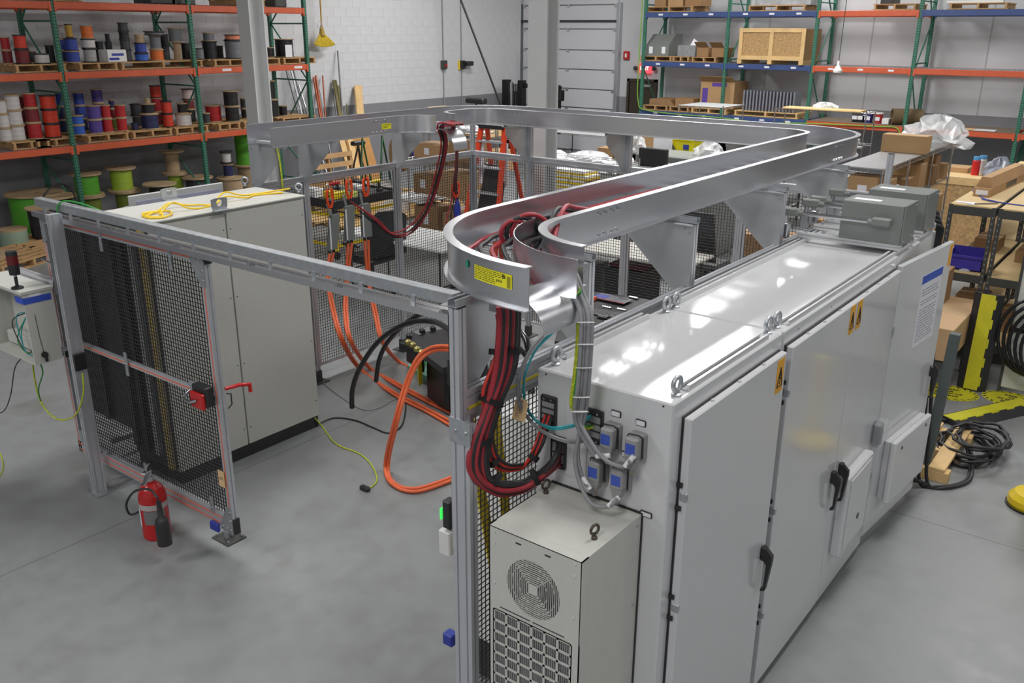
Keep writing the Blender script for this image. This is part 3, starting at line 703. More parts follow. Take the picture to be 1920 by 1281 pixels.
for x in (AX0+.025, AX1-.03):
    for z in (AZ1-.02, AZ1-.07, fc.z-.04): MB().cyl((x, AY0, z), (x, AY0-.003, z), .006, 8).build('screw', CABM, fp)
for (x, yq) in ((AX0+.03, 2.62), (AX1-.05, 2.45)): eyebolt((x, yq, AZ1), ac, M('dark_eye', (92, 84, 74), .4, .8), .019, .0055, 1.3)
for z in (1.50, 1.14): MB().cyl((AX1, AY1-.03, z), (AX1+.004, AY1-.03, z), .007, 8).build('screw', CHROME, ac)
# ---- end face of the nearest cabinet: cable entries, blank plate, plugs, name tags
EY = 2.715
def E_(px, py): return FY(px, py, EY)
def entry(px0, py0, px1, py1, label, rows=3):
    a = E_(px0, py0); b = E_(px1, py1); x0, x1, z1, z0 = a.x, b.x, a.z, b.z
    o = MB(); f = .0075; dy = .02
    o.box(x0, x0+f, EY-dy, EY, z0, z1, .003); o.box(x1-f, x1, EY-dy, EY, z0, z1, .003); o.box(x0+f, x1-f, EY-dy, EY, z1-.024, z1, .003); o.box(x0+f, x1-f, EY-dy, EY, z0, z0+.024, .003)
    hz = (z1-z0-.048)/rows
    for i in range(1, rows): o.box(x0+f, x1-f, EY-dy, EY, z0+.024+hz*i-.002, z0+.024+hz*i+.002)
    fr_ = o.build('cable_entry_frame', BLK, c1)
    for i in range(rows): MB().box(x0+f, x1-f, EY-.016, EY, z0+.026+hz*i, z0+.022+hz*(i+1)).build('sealing_block', M('entry_grey', (140, 141, 144), .5), fr_)
    for x in (x0+.02, x1-.02):
        for z in (z0+.012, z1-.012): MB().cyl((x, EY-dy, z), (x, EY-dy-.002, z), .004, 8).build('screw', CHROME, fr_)
    return x0, x1, z0, z1
e1 = entry(1018, 737, 1045, 800, 'a'); e2 = entry(1101, 762, 1131, 834, 'b'); e3 = entry(1037, 813, 1063, 880, 'c', 2)
a, b = E_(1063, 748), E_(1106, 880)
bp = MB().box(a.x, E_(1104, 760).x, EY-.004, EY, b.z-.06, a.z-.005, .001).build('blank_plate', CABM, c1)
def plug(px, py, mark):      # px,py: middle of the front face
    p = E_(px+14, py-8); x, z = p.x, p.z; dy = .075
    bs = MB().box(x-.032, x+.032, EY-.03, EY, z-.055, z+.055, .006).build('plug_socket', M('plug_grey', (146, 147, 146), .42, 0, .03, 8), c1)
    hd = MB(); hd.box(x-.027, x+.027, EY-dy, EY-.03, z-.035, z+.05, .007)
    hd.ext([(-.027, -.03), (.027, -.03), (.012, -.075), (-.012, -.075)], (x, EY-dy+.004, z), (1, 0, 0), (0, 0, 1), (0, .04, 0)); hd.build('plug_hood', M('plug_grey', (146, 147, 146), .42, 0, .03, 8), c1)
    MB().cyl((x, EY-dy+.022, z-.073), (x, EY-dy+.022, z-.098), .011, 10).build('cable_gland', M('brass_gland', (180, 160, 130), .3, 1, .1, 20), c1)
    MB().box(x-.020, x+.020, EY-dy-.001, EY-dy, z-.015, z+.028).build('blue_label', M('plug_blue', (60, 84, 176), .5, 0, .08, 40), c1)
    MB().tube([(x-.028, EY-.05, z+.045), (x-.02, EY-.055, z+.058), (x+.02, EY-.05, z+.06), (x+.03, EY-.035, z+.045), (x+.03, EY-.033, z-.04)], .003, 5).build('latch_wire', BLK, c1)
    tg = MB().box(x-.022, x+.022, EY-.006, EY, z+.075, z+.102, .003).build('name_tag', BLK, c1); MB().box(x-.018, x+.018, EY-.0068, EY-.0058, z+.079, z+.098).build('tag_text', PAPER, tg)
    return Vector((x, EY-dy+.022, z-.098))
G = [plug(1140, 823, 0), plug(1186, 841, 1), plug(1116, 884, 2), plug(1159, 899, 3)]
p = E_(1212, 964); tg = MB().box(p.x-.026, p.x+.026, EY-.006, EY, p.z-.013, p.z+.013, .003).build('name_tag', BLK, c1); MB().box(p.x-.02, p.x+.022, EY-.0068, EY-.0058, p.z-.008, p.z+.008).build('tag_text', PAPER, tg)
for (px, py) in ((1024, 702), (1244, 762)): p = E_(px, py); MB().cyl(p, p+Vector((0, -.002, 0)), .004, 8).build('rivet', BLK, c1)
# ---- two grey junction boxes with conduits on cross rails
for i, y in enumerate((5.60, 5.90, 6.10, 6.42)):
    t = T('cross_rail', ['first', 'second', 'third', 'fourth'][i]+' white cross rail on the far cabinet top, counted from the near end', 'rail', (CX0, y, CZ+.03), 0, 'cross rails')
    MB().prof((CX0-.02, y, CZ+.048), (CX1+.005, y, CZ+.048), .04, .034).build('channel', CABM, t)
    for x in (CX0+.03, CX1-.04): MB().cyl((x, y, CZ+.065), (x, y, CZ+.078), .01, 6).build('bolt', CHROME, t)
for i, y in enumerate((5.60, 6.12)):
    bz = CZ+.066
    t = T('junction_box', ('nearer' if i == 0 else 'farther')+' of the two grey steel junction boxes on the cabinets', 'junction box', (-1.5, y+.13, bz), 0, 'junction boxes')
    MB().box(-1.70, -1.335, y-.03, y+.24, bz, bz+.235, .003).build('body', GREYB, t)
    MB().box(-1.334, -1.325, y-.03, y+.24, bz-.002, bz+.237, .002).build('side_cover', GREYB, t)
    MB().box(-1.66, -1.50, y+.05, y+.11, bz+.2352, bz+.236).build('white_sticker', PAPER, t)
    for (z) in (bz+.02, bz+.21):
        for yy in (y, y+.21): MB().cyl((-1.325, yy, z), (-1.322, yy, z), .006, 8).build('screw', CHROME, t)
    for x in (-1.66, -1.55): MB().cyl((x, y-.01, bz-.02), (x, y-.01, bz+.02), .008, 8).build('mounting_stud', CHROME, t)
    for k, yy in enumerate((y-.075, y+.30)):
        z = bz+.13
        q = MB().box(-1.50, -1.39, yy-.02, yy+.03, z-.02, z+.03, .008).build('conduit_body', GREYB, t)
        MB().cyl((-1.50, yy, z), (-1.94, yy, z), .0135, 10).build('conduit', CHROME, t)
        MB().cyl((-1.49, yy, z), (-1.52, yy, z), .019, 10).cyl((-1.92, yy, z), (-1.955, yy, z), .019, 10).build('coupling', GREYB, t)
        MB().box(-2.06, -1.95, yy-.022, yy+.022, z-.022, z+.028, .008).build('elbow', GREYB, t)
        MB().cyl((-2.03, yy, z-.02), (-2.03, yy, z-.07), .016, 10).build('riser', CHROME, t)
        MB().box(-2.06, -2.0, yy-.028, yy+.028, z-.17, z-.07, .006).build('connector', CHROME, t)
p0 = Vector((-1.36, 6.52, 2.1))
for k in range(4):
    cable('power_cable', 'thick black cable arching off the far cabinet end, %s from the left' % ['first', 'second', 'third', 'fourth'][k], [(-1.45, 6.40, 2.12-.02*k), (-1.36+.012*k, 6.53, 2.14-.03*k), (-1.345+.01*k, 6.57, 1.95), (-1.37+.01*k, 6.57, 1.6), (-1.38+.01*k, 6.56, .9), (-1.36+.02*k, 6.62, .2), (-1.3+.05*k, 6.75, .03)], .014, RUB, 'cable', 'black cables leaving the far cabinet')
# ------------------------------------------------------------------ sliding gate, its track, operator station
GY = 2.95
gx0 = -6.46; gx1 = FY(383, 485, GY).x; gz0, gz1g = .20, 2.02
gate = T('sliding_gate', 'open sliding gate of black mesh with orange-striped silver frame', 'gate', ((gx0+gx1)/2, GY, 0))
def gbar(p, q, name, w=.045, h=.045, stripes=(0,)):
    o = MB().prof(p, q, w, h, (0, 0, 1), (1, 1 if len(stripes) < 2 else 2)).build(name, ALP, gate)
    p, q = Vector(p), Vector(q)
    for s in stripes:
        if abs(p.z-q.z) < .01: MB().box(p.x+.03, q.x-.03, p.y-w/2-.001, p.y-w/2+.006, p.z+s-.0045, p.z+s+.0045).build('orange_insert', STRIPO, o)
        else: MB().box(p.x-.0045, p.x+.0045, p.y-w/2-.001, p.y-w/2+.006, p.z+.05, q.z-.1).build('orange_insert', STRIPO, o)
    return o
zm = FY(372, 732, GY).z
gbar((gx0, GY, gz1g), (gx1+.03, GY, gz1g), 'top_rail'); gbar((gx0, GY, gz0+.045), (gx1, GY, gz0+.045), 'bottom_rail', .045, .09, (-.0225, .0225))
gbar((gx0+.02, GY, zm), (gx1-.02, GY, zm), 'middle_rail', .03, .035); gbar((gx0+.022, GY, gz0), (gx0+.022, GY, gz1g), 'stile'); gbar((gx1, GY, gz0-.02), (gx1, GY, gz1g-.023), 'stile')
MB().box(gx1+.03, gx1+.037, GY-.024, GY+.024, gz1g-.024, gz1g+.024).build('end_cap', BLK, gate)
MB().box(gx1+.023, gx1+.03, GY-.024, GY+.024, gz0-.02, gz0+.09).build('end_cap', BLK, gate)
mesh_panel(gate, (gx0+.03, GY+.012), (gx1-.01, GY+.012), gz0+.06, gz1g-.01, .027, .0023, 'mesh', False)
for (x, z, sx, sz) in ((gx1+.022, gz1g+.022, -1, -1), (gx0, gz1g+.022, 1, -1), (gx1+.022, gz0-.015, -1, 1)):
    pl = MB().ext([(0, 0), (sx*.13, 0), (sx*.13, sz*.045), (sx*.045, sz*.19), (0, sz*.19)], (x, GY-.0235, z), (1, 0, 0), (0, 0, 1), (0, -.004, 0)).build('corner_plate', GALV, gate)
    for a, b in ((.022, .022), (.066, .022), (.11, .022), (.022, .09), (.022, .15)): MB().cyl((x+sx*a, GY-.0275, z+sz*b), (x+sx*a, GY-.033, z+sz*b), .0075, 8).build('bolt', CHROME, pl)
for (x, z, s) in ((-5.65, gz1g-.03, -1), (-4.85, gz1g-.03, -1), (-5.55, zm, 0), (-4.72, zm, 0), (-6.38, gz0+.11, 1), (-5.5, gz0+.11, 1), (-4.72, gz0+.11, 1)):
    o = MB().box(x-.016, x+.016, GY-.03, GY-.023, z-.035-(.05 if s <= 0 else 0), z+.035+(.05 if s >= 0 else 0)).build('mesh_clip', GALV, gate)
    MB().cyl((x, GY-.03, z), (x, GY-.035, z), .006, 8).build('bolt', CHROME, o)
# red safety latch with black back box, rod and inside handle
lx = FY(388, 740, GY-.03).x; lz = FY(388, 740, GY-.03).z
o = MB().box(lx-.075, lx+.075, GY-.085, GY-.025, lz-.06, lz+.075, .008).build('latch_housing', BLK, gate)
MB().box(lx-.065, lx+.065, GY-.11, GY-.085, lz-.07, lz+.035, .006).build('latch_cover', REDP, o)
MB().tube(spl([(lx-.15, GY-.05, lz+.0), (lx-.15, GY-.10, lz-.03), (lx-.05, GY-.13, lz-.03), (lx+.01, GY-.11, lz-.01)], 5), .010, 8).build('pull_rod', CHROME, o)
MB().box(lx-.175, lx-.12, GY-.035, GY-.022, lz-.03, lz+.05).build('rod_bracket', GALV, o)
h = FY(425, 730, GY+.06)
MB().tube([(gx1+.02, GY+.03, h.z+.02), (gx1+.035, GY+.12, h.z+.02), (gx1+.035, GY+.20, h.z+.0), (gx1+.035, GY+.20, h.z-.05)], [.012, .013, .014, .013], 8).build('red_handle', REDP, gate)
MB().tube([(gx1+.03, GY+.03, h.z-.01), (gx1+.03, GY+.06, h.z-.02), (gx1+.03, GY+.06, h.z-.09), (gx1+.03, GY+.03, h.z-.11)], .005, 6).build('handle_guard', BLK, gate)
p = FY(408, 985, GY-.02); MB().box(p.x-.05, p.x+.04, GY-.05, GY-.0226, p.z-.035, p.z+.03, .008).build('blue_sensor', BLUE, gate)
p = FY(415, 895, GY-.03)
tg = T('paper_tag', 'small manila tag hanging at lower right of the gate mesh', 'tag', p)
MB().box(p.x-.032, p.x+.032, p.y-.001, p.y+.001, p.z-.07, p.z+.045).build('card', TAG, tg); text('-07-', 'handwriting', (p.x, p.y-.002, p.z-.01), (1, 0, 0), (0, 0, 1), .03, INK, tg)
# track above, carried by the end posts
tk = T('gate_track', 'silver overhead gate track on a dark post at left', 'gate track', (-6.1, 2.9, 0))
tx0, tx1 = -6.45, -2.56
pu = MB().box(tx0, tx1, 2.905, 2.965, 2.115, 2.172, .003).build('upper_beam', GALV, tk)
MB().prof((tx0, 2.915, 2.066), (tx1, 2.915, 2.066), .085, .034, (0, 0, 1), (1, 0)).build('guide_rail', ALU, tk)
x = tx0+.15
while x < tx1: MB().box(x-.013, x+.013, 2.897, 2.905, 2.083, 2.125).build('clip', GALV, tk); x += .35
x = tx0+.35
while x < tx1: MB().box(x-.012, x+.012, 2.87, 2.905, 2.083, 2.093).cyl((x, 2.875, 2.083), (x, 2.875, 2.1), .007, 8).build('clamp', CHROME, tk); x += .7
MB().prof((-6.07, 2.845, .012), (-6.07, 2.845, 2.115), .05, .09, (0, 1, 0), (1, 2)).build('post', ALP, tk)
MB().box(-6.16, -5.99, 2.785, 3.18, 0, .012).build('base_plate', GALV, tk)
MB().ext([(-.02, 0), (.02, 0), (.02, .03), (-.02, .03)], (-6.07, 2.89, .3), (1, 0, 0), (0, .7, .7), (0, .25, -.28)).build('kick_brace', ALP, tk)
MB().box(-6.13, -6.09, 2.80, 2.86, 1.55, 2.05).build('cable_duct', M('duct_grey', (90, 92, 96), .5), tk)
MB().box(-6.045, -6.02, 2.80, 2.88, 1.0, 1.12).build('cable_clamp', BLK, tk)
MB().prof((-2.6, 2.97, .0), (-2.6, 2.97, 2.11), .045, .045, (0, 1, 0)).build('strike_post', ALP, tk)
p = FY(826, 958, 2.95); MB().box(-2.68, -2.625, 2.93, 2.99, p.z-.08, p.z+.08, .008).build('lock_switch', BLK, tk)
MB().box(-2.689, -2.68, 2.925, 2.945, p.z-.03, p.z+.03).build('green_lamp', M('led_green', (60, 220, 90), .4, 0, .01, 5, 0, None, 0, 3, 1.0), tk)
p = FY(828, 1010, 2.95); MB().box(-2.70, -2.625, 2.92, 3.0, p.z-.07, p.z+.07, .006).build('switch_box', WHT, tk)
p = FY(829, 1188, 2.95); MB().box(-2.69, -2.625, 2.92, 2.98, p.z-.035, p.z+.035, .006).build('blue_sensor', BLUE, tk)
# floor guide of the gate
q = FZ(430, 1009)
t = T('floor_guide', 'black floor guide plate with bolts under the gate corner', 'floor guide', (q.x, q.y, 0))
MB().box(q.x-.09, q.x+.09, q.y-.075, q.y+.075, 0, .01).build('plate', STEELD, t)
for sx in (-1, 1):
    for sy in (-1, 1): MB().cyl((q.x+sx*.07, q.y+sy*.055, .01), (q.x+sx*.07, q.y+sy*.055, .025), .009, 6).build('bolt', CHROME, t)
MB().box(q.x-.012, q.x+.012, q.y-.03, q.y-.012, .01, .17).build('guide_post', ALP, t); MB().box(q.x-.012, q.x+.012, q.y+.012, q.y+.03, .01, .17).build('guide_post', ALP, t)
# operator station: open box on arms
bx0, bx1, by0, by1, bz0, bz1 = -6.85, -6.2, 2.61, 2.805, 1.06, 1.575
st = T('operator_box', 'beige wall box with open front, louvred plate and loose wires', 'control box', ((bx0+bx1)/2, by0, bz0))
mb = MB(); t_ = .012
mb.box(bx0, bx1, by1-t_, by1, bz0, bz1); mb.box(bx1-t_, bx1, by0, by1-t_, bz0, bz1); mb.box(bx0, bx0+t_, by0, by1-t_, bz0, bz1); mb.box(bx0+t_, bx1-t_, by0, by1-t_, bz0, bz0+t_); mb.box(bx0-.01, bx1+.012, by0-.02, by1+.01, bz1, bz1+.025, .003)
mb.build('shell', CABL, st)
mb = MB()
for k in range(16): mb.box(bx1-.30, bx1-.17, by1-.07, by1-.055, bz0+.14+k*.02, bz0+.152+k*.02)
mb.box(bx1-.31, bx1-.16, by1-.055, by1-.045, bz0+.1, bz0+.48); mb.build('louvre_plate', M('louvre_grey', (150, 150, 146), .5), st)
MB().box(bx0+.05, bx1-.08, by1-.1, by1-.03, bz0+.03, bz0+.12, .006).build('power_unit', CABL, st)
MB().box(bx1-.13, bx1-.06, by1-.09, by1-.03, bz0+.18, bz0+.40, .01).build('relay_block', STEELD, st)
MB().box(bx1-.12, bx1+.0045, by0-.004, by0+.0, bz1-.07, bz1-.025).box(bx1+.0, bx1+.003, by0-.004, by1-.01, bz1-.07, bz1-.025).build('blue_tape', M('tape_blue', (56, 84, 190), .55), st)
MB().box(bx1+.0002, bx1+.0012, by0+.04, by0+.12, bz1-.03, bz1-.005).build('white_sticker', PAPER, st)
pk = (bx1+.001, by0+.07, bz0+.065)
mb = MB(); mb.cyl(pk, (pk[0]+.02, pk[1], pk[2]), .022, 12); mb.box(pk[0]+.015, pk[0]+.03, pk[1]-.008, pk[1]+.012, pk[2]-.05, pk[2]+.012, .004); mb.build('rotary_handle', BLK, st)
MB().tube([(bx1+.002, by0+.055, bz1-.15), (bx1+.003, by0+.06, bz0+.2), (bx1+.003, by0+.07, bz0+.08)], .0022, 5).build('lanyard', STEELD, st)
for k, (m, zz) in enumerate(((TEAL, .2), (TEAL, .3), (GRNC, .14), (RUB, .25))):
    MB().tube(spl([(bx1-.1, by0+.06, bz0+.36), (bx1-.2-.04*k, by0+.03, bz0+zz), (bx1-.16, by0+.02, bz0+.06), (bx1-.06, by0+.05, bz0+.05+.02*k)], 6), .004, 6).build('loose_wire', m, st)
ar = T('mounting_arm', 'pair of short silver profile arms holding the operator box', 'arm', (bx1, 2.83, bz0))
for z in (bz1+.035, bz0+.03):
    o = MB().prof((bx1+.02, 2.84, z), (bx0, 2.84, z), .05, .045, (0, 0, 1)).build('arm_profile', ALP, ar); MB().box(bx1+.02, bx1+.028, 2.815, 2.865, z-.024, z+.024).build('end_cap', BLK, o)
MB().box(-6.19, -6.13, 2.83, 2.88, bz1+.1, bz1+.115).build('top_clamp', GALV, ar)
MB().tube([(-6.16, 2.86, bz1+.115), (-6.16, 2.86, bz1+.15), (-6.25, 2.84, bz1+.18), (-6.34, 2.84, bz1+.19)], .006, 6).build('clamp_lever', CHROME, ar)
q = FZ(33, 541, bz1+.025)
sl = T('stack_light', 'dark red and black signal tower light on top of the box', 'signal light', q)
MB().lathe([(0, 0), (.04, 0), (.04, .01), (.02, .018), (.011, .02), (.011, .085), (0, .085)], q, 16).build('stand', BLK, sl)
MB().cyl((q.x, q.y, q.z+.02), (q.x, q.y, q.z+.1), .0095, 10).build('tube', CHROME, sl)
MB().lathe([(0, .095), (.034, .1), (.036, .17), (0, .17)], q, 18).build('lower_module', BLK, sl); MB().lathe([(0, .17), (.036, .17), (.036, .235), (0, .235)], q, 18).build('red_module', M('lens_dark_red', (96, 26, 28), .3), sl); MB().lathe([(0, .235), (.036, .235), (.035, .262), (0, .266)], q, 18).build('cap', BLK, sl)
pA = Vector((-6.28, 2.70, bz0))
cable('signal_cable', 'thin green and yellow wire looping from the box to the post', [(-6.3, 2.66, bz0), FY(62, 690, 2.70), FY(75, 750, 2.72), FY(105, 785, 2.74), FY(140, 780, 2.77), FY(156, 740, 2.79), FY(155, 700, 2.80)], .006, YGC)
cable('signal_cable', 'thin dark green wire dropping from the box handle', [(-6.24, 2.66, bz0), FY(80, 700, 2.68), FY(72, 730, 2.70), FY(76, 752, 2.72)], .005, GRNC)
cable('signal_cable', 'thin black wire hanging from the box at the left edge', [(-6.45, 2.64, bz0), FY(28, 690, 2.6), FY(20, 740, 2.6), FY(8, 770, 2.6), FY(-10, 776, 2.6)], .004, RUB)
cable('signal_cable', 'yellow-green wire curving at the far left frame edge', [FY(-10, 830, 2.3), FY(4, 860, 2.3), FY(6, 880, 2.3), FY(-4, 900, 2.3)], .005, YGC)
cable('signal_cable', 'green wire tied over the left end of the gate track', [(-6.12, 2.895, 2.0), (-6.10, 2.895, 2.15), (-6.06, 2.93, 2.19), (-5.9, 2.955, 2.19), (-5.75, 2.99, 2.16), (-5.6, 3.1, 2.08), (-5.62, 3.3, 2.04)], .006, GRNC)
# fire extinguisher
q = FZ(296, 1003); e = T('fire_extinguisher', 'red fire extinguisher with black horn standing by the gate', 'fire extinguisher', (q.x, q.y, 0))
MB().lathe([(0, 0), (.085, 0), (.092, .012), (.092, .30), (.088, .33), (.07, .375), (.045, .40), (.03, .408), (.03, .42), (0, .42)], q, 28).build('cylinder', REDP, e)
MB().lathe([(.0925, .235), (.0935, .235), (.0935, .275), (.0925, .275)], q, 28).build('grey_band', M('band_grey', (176, 172, 170), .5), e)
def wrap(a0, a1, z0, z1, m, nm, R=.0945):
    vs = []
    for i in range(7): a = math.radians(a0+(a1-a0)*i/6); vs += [(q.x+R*math.cos(a), q.y+R*math.sin(a), z0), (q.x+R*math.cos(a), q.y+R*math.sin(a), z1)]
    MB().add(vs, [(2*i, 2*i+2, 2*i+3, 2*i+1) for i in range(6)]).build(nm, m, e)
wrap(-75, 15, .13, .232, M('nameplate_grey', (120, 118, 120), .5), 'nameplate'); wrap(-118, -95, .10, .235, PAPER, 'white_label')
MB().lathe([(0, .42), (.026, .42), (.026, .455), (.018, .46), (.018, .48), (0, .48)], q, 16).build('valve', CHROME, e)
mb = MB(); mb.ext([(-.015, 0), (.10, -.035), (.10, -.022), (.0, .018)], (q.x, q.y-.012, .475), (.6, -.8, 0), (0, 0, 1), (.02, .015, 0)); mb.ext([(-.015, .01), (.09, .04), (.085, .052), (-.01, .025)], (q.x, q.y-.012, .475), (.6, -.8, 0), (0, 0, 1), (.02, .015, 0)); mb.tube([(q.x-.03, q.y, .47), (q.x-.05, q.y+.01, .50), (q.x-.02, q.y+.02, .53)], .006, 6); mb.build('lever', CHROME, e)
A = FY(260, 940, q.y-.06)
MB().tube(spl([(q.x-.01, q.y-.025, .45), FY(268, 950, q.y-.05), FY(245, 965, q.y-.1), FY(237, 945, q.y-.12), FY(252, 922, q.y-.13), FY(280, 918, q.y-.14), FY(296, 935, q.y-.15)], 6), .008, 8).build('hose', RUB, e)
hh = FY(297, 940, q.y-.15); hb = FY(310, 1020, q.y-.15); hb.z = max(hb.z, .0)
MB().tube([hh, hh+(hb-hh)*.35, hh+(hb-hh)*.4, hh+(hb-hh)*.5, hb], [.016, .018, .034, .045, .047], 16).build('discharge_horn', BLK, e)
# ------------------------------------------------------------------ left cabinet
lc = T('left_cabinet', 'big grey free-standing cabinet behind the gate, on a black plinth', 'cabinet', (-6.0, 4.0, 0))
LC = M('left_cabinet_paint', (184, 184, 178), .4, 0, .015, 20)
MB().box(-6.29, -5.70, 3.30, 4.66, .1, 2.02, .004).build('body', LC, lc)
MB().box(-6.28, -5.69, 3.31, 4.65, 0, .1).build('plinth', BLK, lc)
for a, b in ((3.30, 3.913), (3.925, 4.66)):
    o = MB().box(-5.70, -5.683, a, b, .105, 2.0, .003).build('front_panel', LC, lc)
    for z in (.25, .8, 1.35, 1.88):
        for yy in (a+.025, b-.025): MB().cyl((-5.683, yy, z), (-5.680, yy, z), .005, 8).build('screw', STEELD, o)
MB().box(-6.31, -5.675, 3.285, 4.675, 2.02, 2.035, .004).build('roof_panel', CABL, lc)
MB().box(-6.27, -5.72, 3.285, 3.30, .12, 2.0).build('shaded_end_panel', M('end_shade_and_dark_door', (58, 59, 62), .45, 0, .1, 3), lc)  # near end face: its shade is put into the dark grey colour
for x, m in ((-6.2, STEELD), (-6.05, BLK), (-5.9, ALP)): MB().box(x-.02, x+.03, 3.25, 3.285, .2, 1.95).build('upright_strip', m, lc)
MB().box(-6.95, -6.28, 3.285, 3.30, .3, 1.98).build('open_end_door', M('end_shade_and_dark_door', (58, 59, 62), .45, 0, .1, 3), lc)
MB().box(-6.62, -6.56, 3.25, 3.285, .32, 1.96).build('upright_strip', STEELD, lc)
MB().box(-5.80, -5.73, 3.262, 3.285, .12, 2.0).build('tan_edge', M('tan_edge', (150, 136, 104), .6), lc)
MB().box(-5.775, -5.768, 3.258, 3.262, .12, 2.0).box(-5.75, -5.744, 3.258, 3.262, .12, 2.0).build('yellow_wire', YELC, lc)
for (px, py) in ((318, 374), (412, 394)):
    p = FZ(px, py, 2.035); y, x = p.y, p.x
    mb = MB(); n = 16; out = [(-.07, 0), (.07, 0), (.07, .055), (.04, .09), (-.04, .09), (-.07, .055)]
    R = .024; cz = .055
    o_ = []; i_ = []
    for i in range(n):
        a = 2*PI*i/n; ca, sa = math.cos(a), math.sin(a); i_.append((R*ca, cz+R*sa))
        tt = min(.07/abs(ca) if abs(ca) > 1e-6 else 9, ((.09-cz) if sa > 0 else cz)/abs(sa) if abs(sa) > 1e-6 else 9); o_.append((ca*tt*.98, cz+sa*tt))
    for dx in (-.003, .003):
        vs = [(x+dx, y+a, 2.035+b) for a, b in o_]+[(x+dx, y+a, 2.035+b) for a, b in i_]; mb.add(vs, [(i, (i+1) % n, n+(i+1) % n, n+i) for i in range(n)])
    vs = [(x-.003, y+a, 2.035+b) for a, b in o_]+[(x+.003, y+a, 2.035+b) for a, b in o_]; mb.add(vs, [(i, (i+1) % n, n+(i+1) % n, n+i) for i in range(n)])
    vs = [(x-.003, y+a, 2.035+b) for a, b in i_]+[(x+.003, y+a, 2.035+b) for a, b in i_]; mb.add(vs, [(i, (i+1) % n, n+(i+1) % n, n+i) for i in range(n)])
    mb.box(x, x+.05, y-.065, y+.065, 2.035, 2.041); mb.build('lifting_bracket', GALV, lc)
for (px, py) in ((460, 349), (561, 361)): eyebolt(FZ(px, py, 2.035), lc, GALV, .026, .009, .6)
bk = MB().box(-6.72, -6.69, 3.75, 4.62, .15, 2.04, .004).build('open_rear_door', CABM, lc); MB().box(-6.688, -6.684, 3.80, 4.57, .2, 1.99).build('door_seal', M('seal_lilac', (180, 182, 206), .5), bk)
MB().box(-6.69, -6.31, 4.60, 4.66, .3, .36).build('door_stay', GALV, lc)
zt = 2.042
pts = [(-5.85, 3.36), (-5.93, 3.42), (-5.86, 3.50), (-5.76, 3.45), (-5.80, 3.38), (-5.92, 3.40), (-5.97, 3.5), (-5.88, 3.58), (-5.75, 3.52), (-5.72, 3.42), (-5.82, 3.36), (-5.95, 3.55), (-6.02, 3.68), (-5.98, 3.80), (-5.9, 3.86), (-5.86, 3.95), (-5.92, 4.1), (-5.88, 4.25), (-5.95, 4.4), (-5.86, 4.6)]
cable('extension_cord', 'coiled bright yellow cord lying on the left cabinet roof', [(x, y, zt+.004*(i % 3)+(.03 if i in (12, 16) else 0)) for i, (x, y) in enumerate(pts)], .007, YELC, 'cord')
cable('extension_cord', 'second yellow cord stretched across the left cabinet roof to the eye bolt', [(-5.82, 3.47, zt), (-5.88, 3.62, zt+.06), (-5.83, 3.72, zt+.01), (-5.84, 3.9, zt), (-6.0, 4.15, zt+.05), (-6.02, 4.35, zt), (-5.84, 4.66, zt+.03)], .0065, YELC, 'cord')
# ------------------------------------------------------------------ cables hanging from the tray
def V3(*a): return Vector(a)
random.seed(2)
big = []
base = [((950, 575), -1.93), ((952, 600), -1.93), ((945, 690), -1.94), ((922, 765), -1.955), ((897, 840), -1.965), ((898, 890), -1.96), ((935, 917), -1.94), ((985, 912), -1.90)]
endp = FY(1048, 852, 2.70)
cols = [REDC, RUB, REDC, RUB, REDC, RUB, RUB]
nm = {id(REDC): 'red', id(RUB): 'black'}
names = ['outermost', 'second', 'third', 'fourth', 'fifth', 'sixth', 'innermost']
for k in range(7):
    dx, dy = (-15, -9, -3, 3, 9, 15, 20)[k], (0, 3, 0, -3, 2, 0, -4)[k]
    P = []
    for i, ((px, py), x) in enumerate(base):
        f = 1.0 if i < 4 else (.8 if i == 4 else .5); sgn = 1
        if i in (4, 5): ddx, ddy = dx*.9, -dy
        elif i >= 6: ddx, ddy = dx*.3, -dx*.55
        else: ddx, ddy = dx*(.7 if i == 3 else 1), dy
        P.append(FX(px+ddx, py+ddy, x+.006*(k % 3)))
    P += [FY(1020+k*3, 893-k*5, 2.62), FY(1050, 868-k*7, 2.705)]
    cable('power_cable', 'thick %s cable of the hanging bundle, %s of seven' % (nm[id(cols[k])], names[k]), P, .0125, cols[k], 'cable', 'heavy bundle at the near cabinet')
base2 = [((938, 590), -1.96), ((943, 640), -1.965), ((928, 690), -1.97), ((912, 735), -1.975), ((916, 790), -1.975), ((922, 850), -1.97), ((945, 876), -1.955), ((985, 872), -1.93)]
for k, m in enumerate((REDB, RUB, REDB, RUB)):
    dx = (-6, -2, 2, 6)[k]
    P = [FX(px+dx, py+(-dx*.8 if i > 4 else 0), x+.004*k) for i, ((px, py), x) in enumerate(base2)]+[FY(1008+dx, 840, 2.62), FY(1022+dx, 800, 2.66), FY(1030+dx, 778, 2.705)]
    cable('control_cable', 'thinner %s cable beside the heavy bundle, %s of four' % ('red' if m is REDB else 'black', ['leftmost', 'second', 'third', 'rightmost'][k]), P, .0075, m, 'cable', 'thin red and black cables at near cabinet')
def strap(px, py, x, L, ang, label):
    c = FX(px, py, x); u = _r*math.cos(ang)+_u*math.sin(ang)
    mb = MB(); n = 14; v = _fw
    pts = [c+u*(L*math.cos(2*PI*i/n))+v*(.032*math.sin(2*PI*i/n)) for i in range(n)]
    ax = u.cross(v).normalized()
    vs = [p-ax*.011 for p in pts]+[p+ax*.011 for p in pts]; mb.add(vs, [(i, (i+1) % n, n+(i+1) % n, n+i) for i in range(n)], True)
    tag(mb.build('cable_strap', M('hook_strap', (16, 16, 17), .8, 0, .2, 60), None), label, 'strap', 'black straps around the cables')
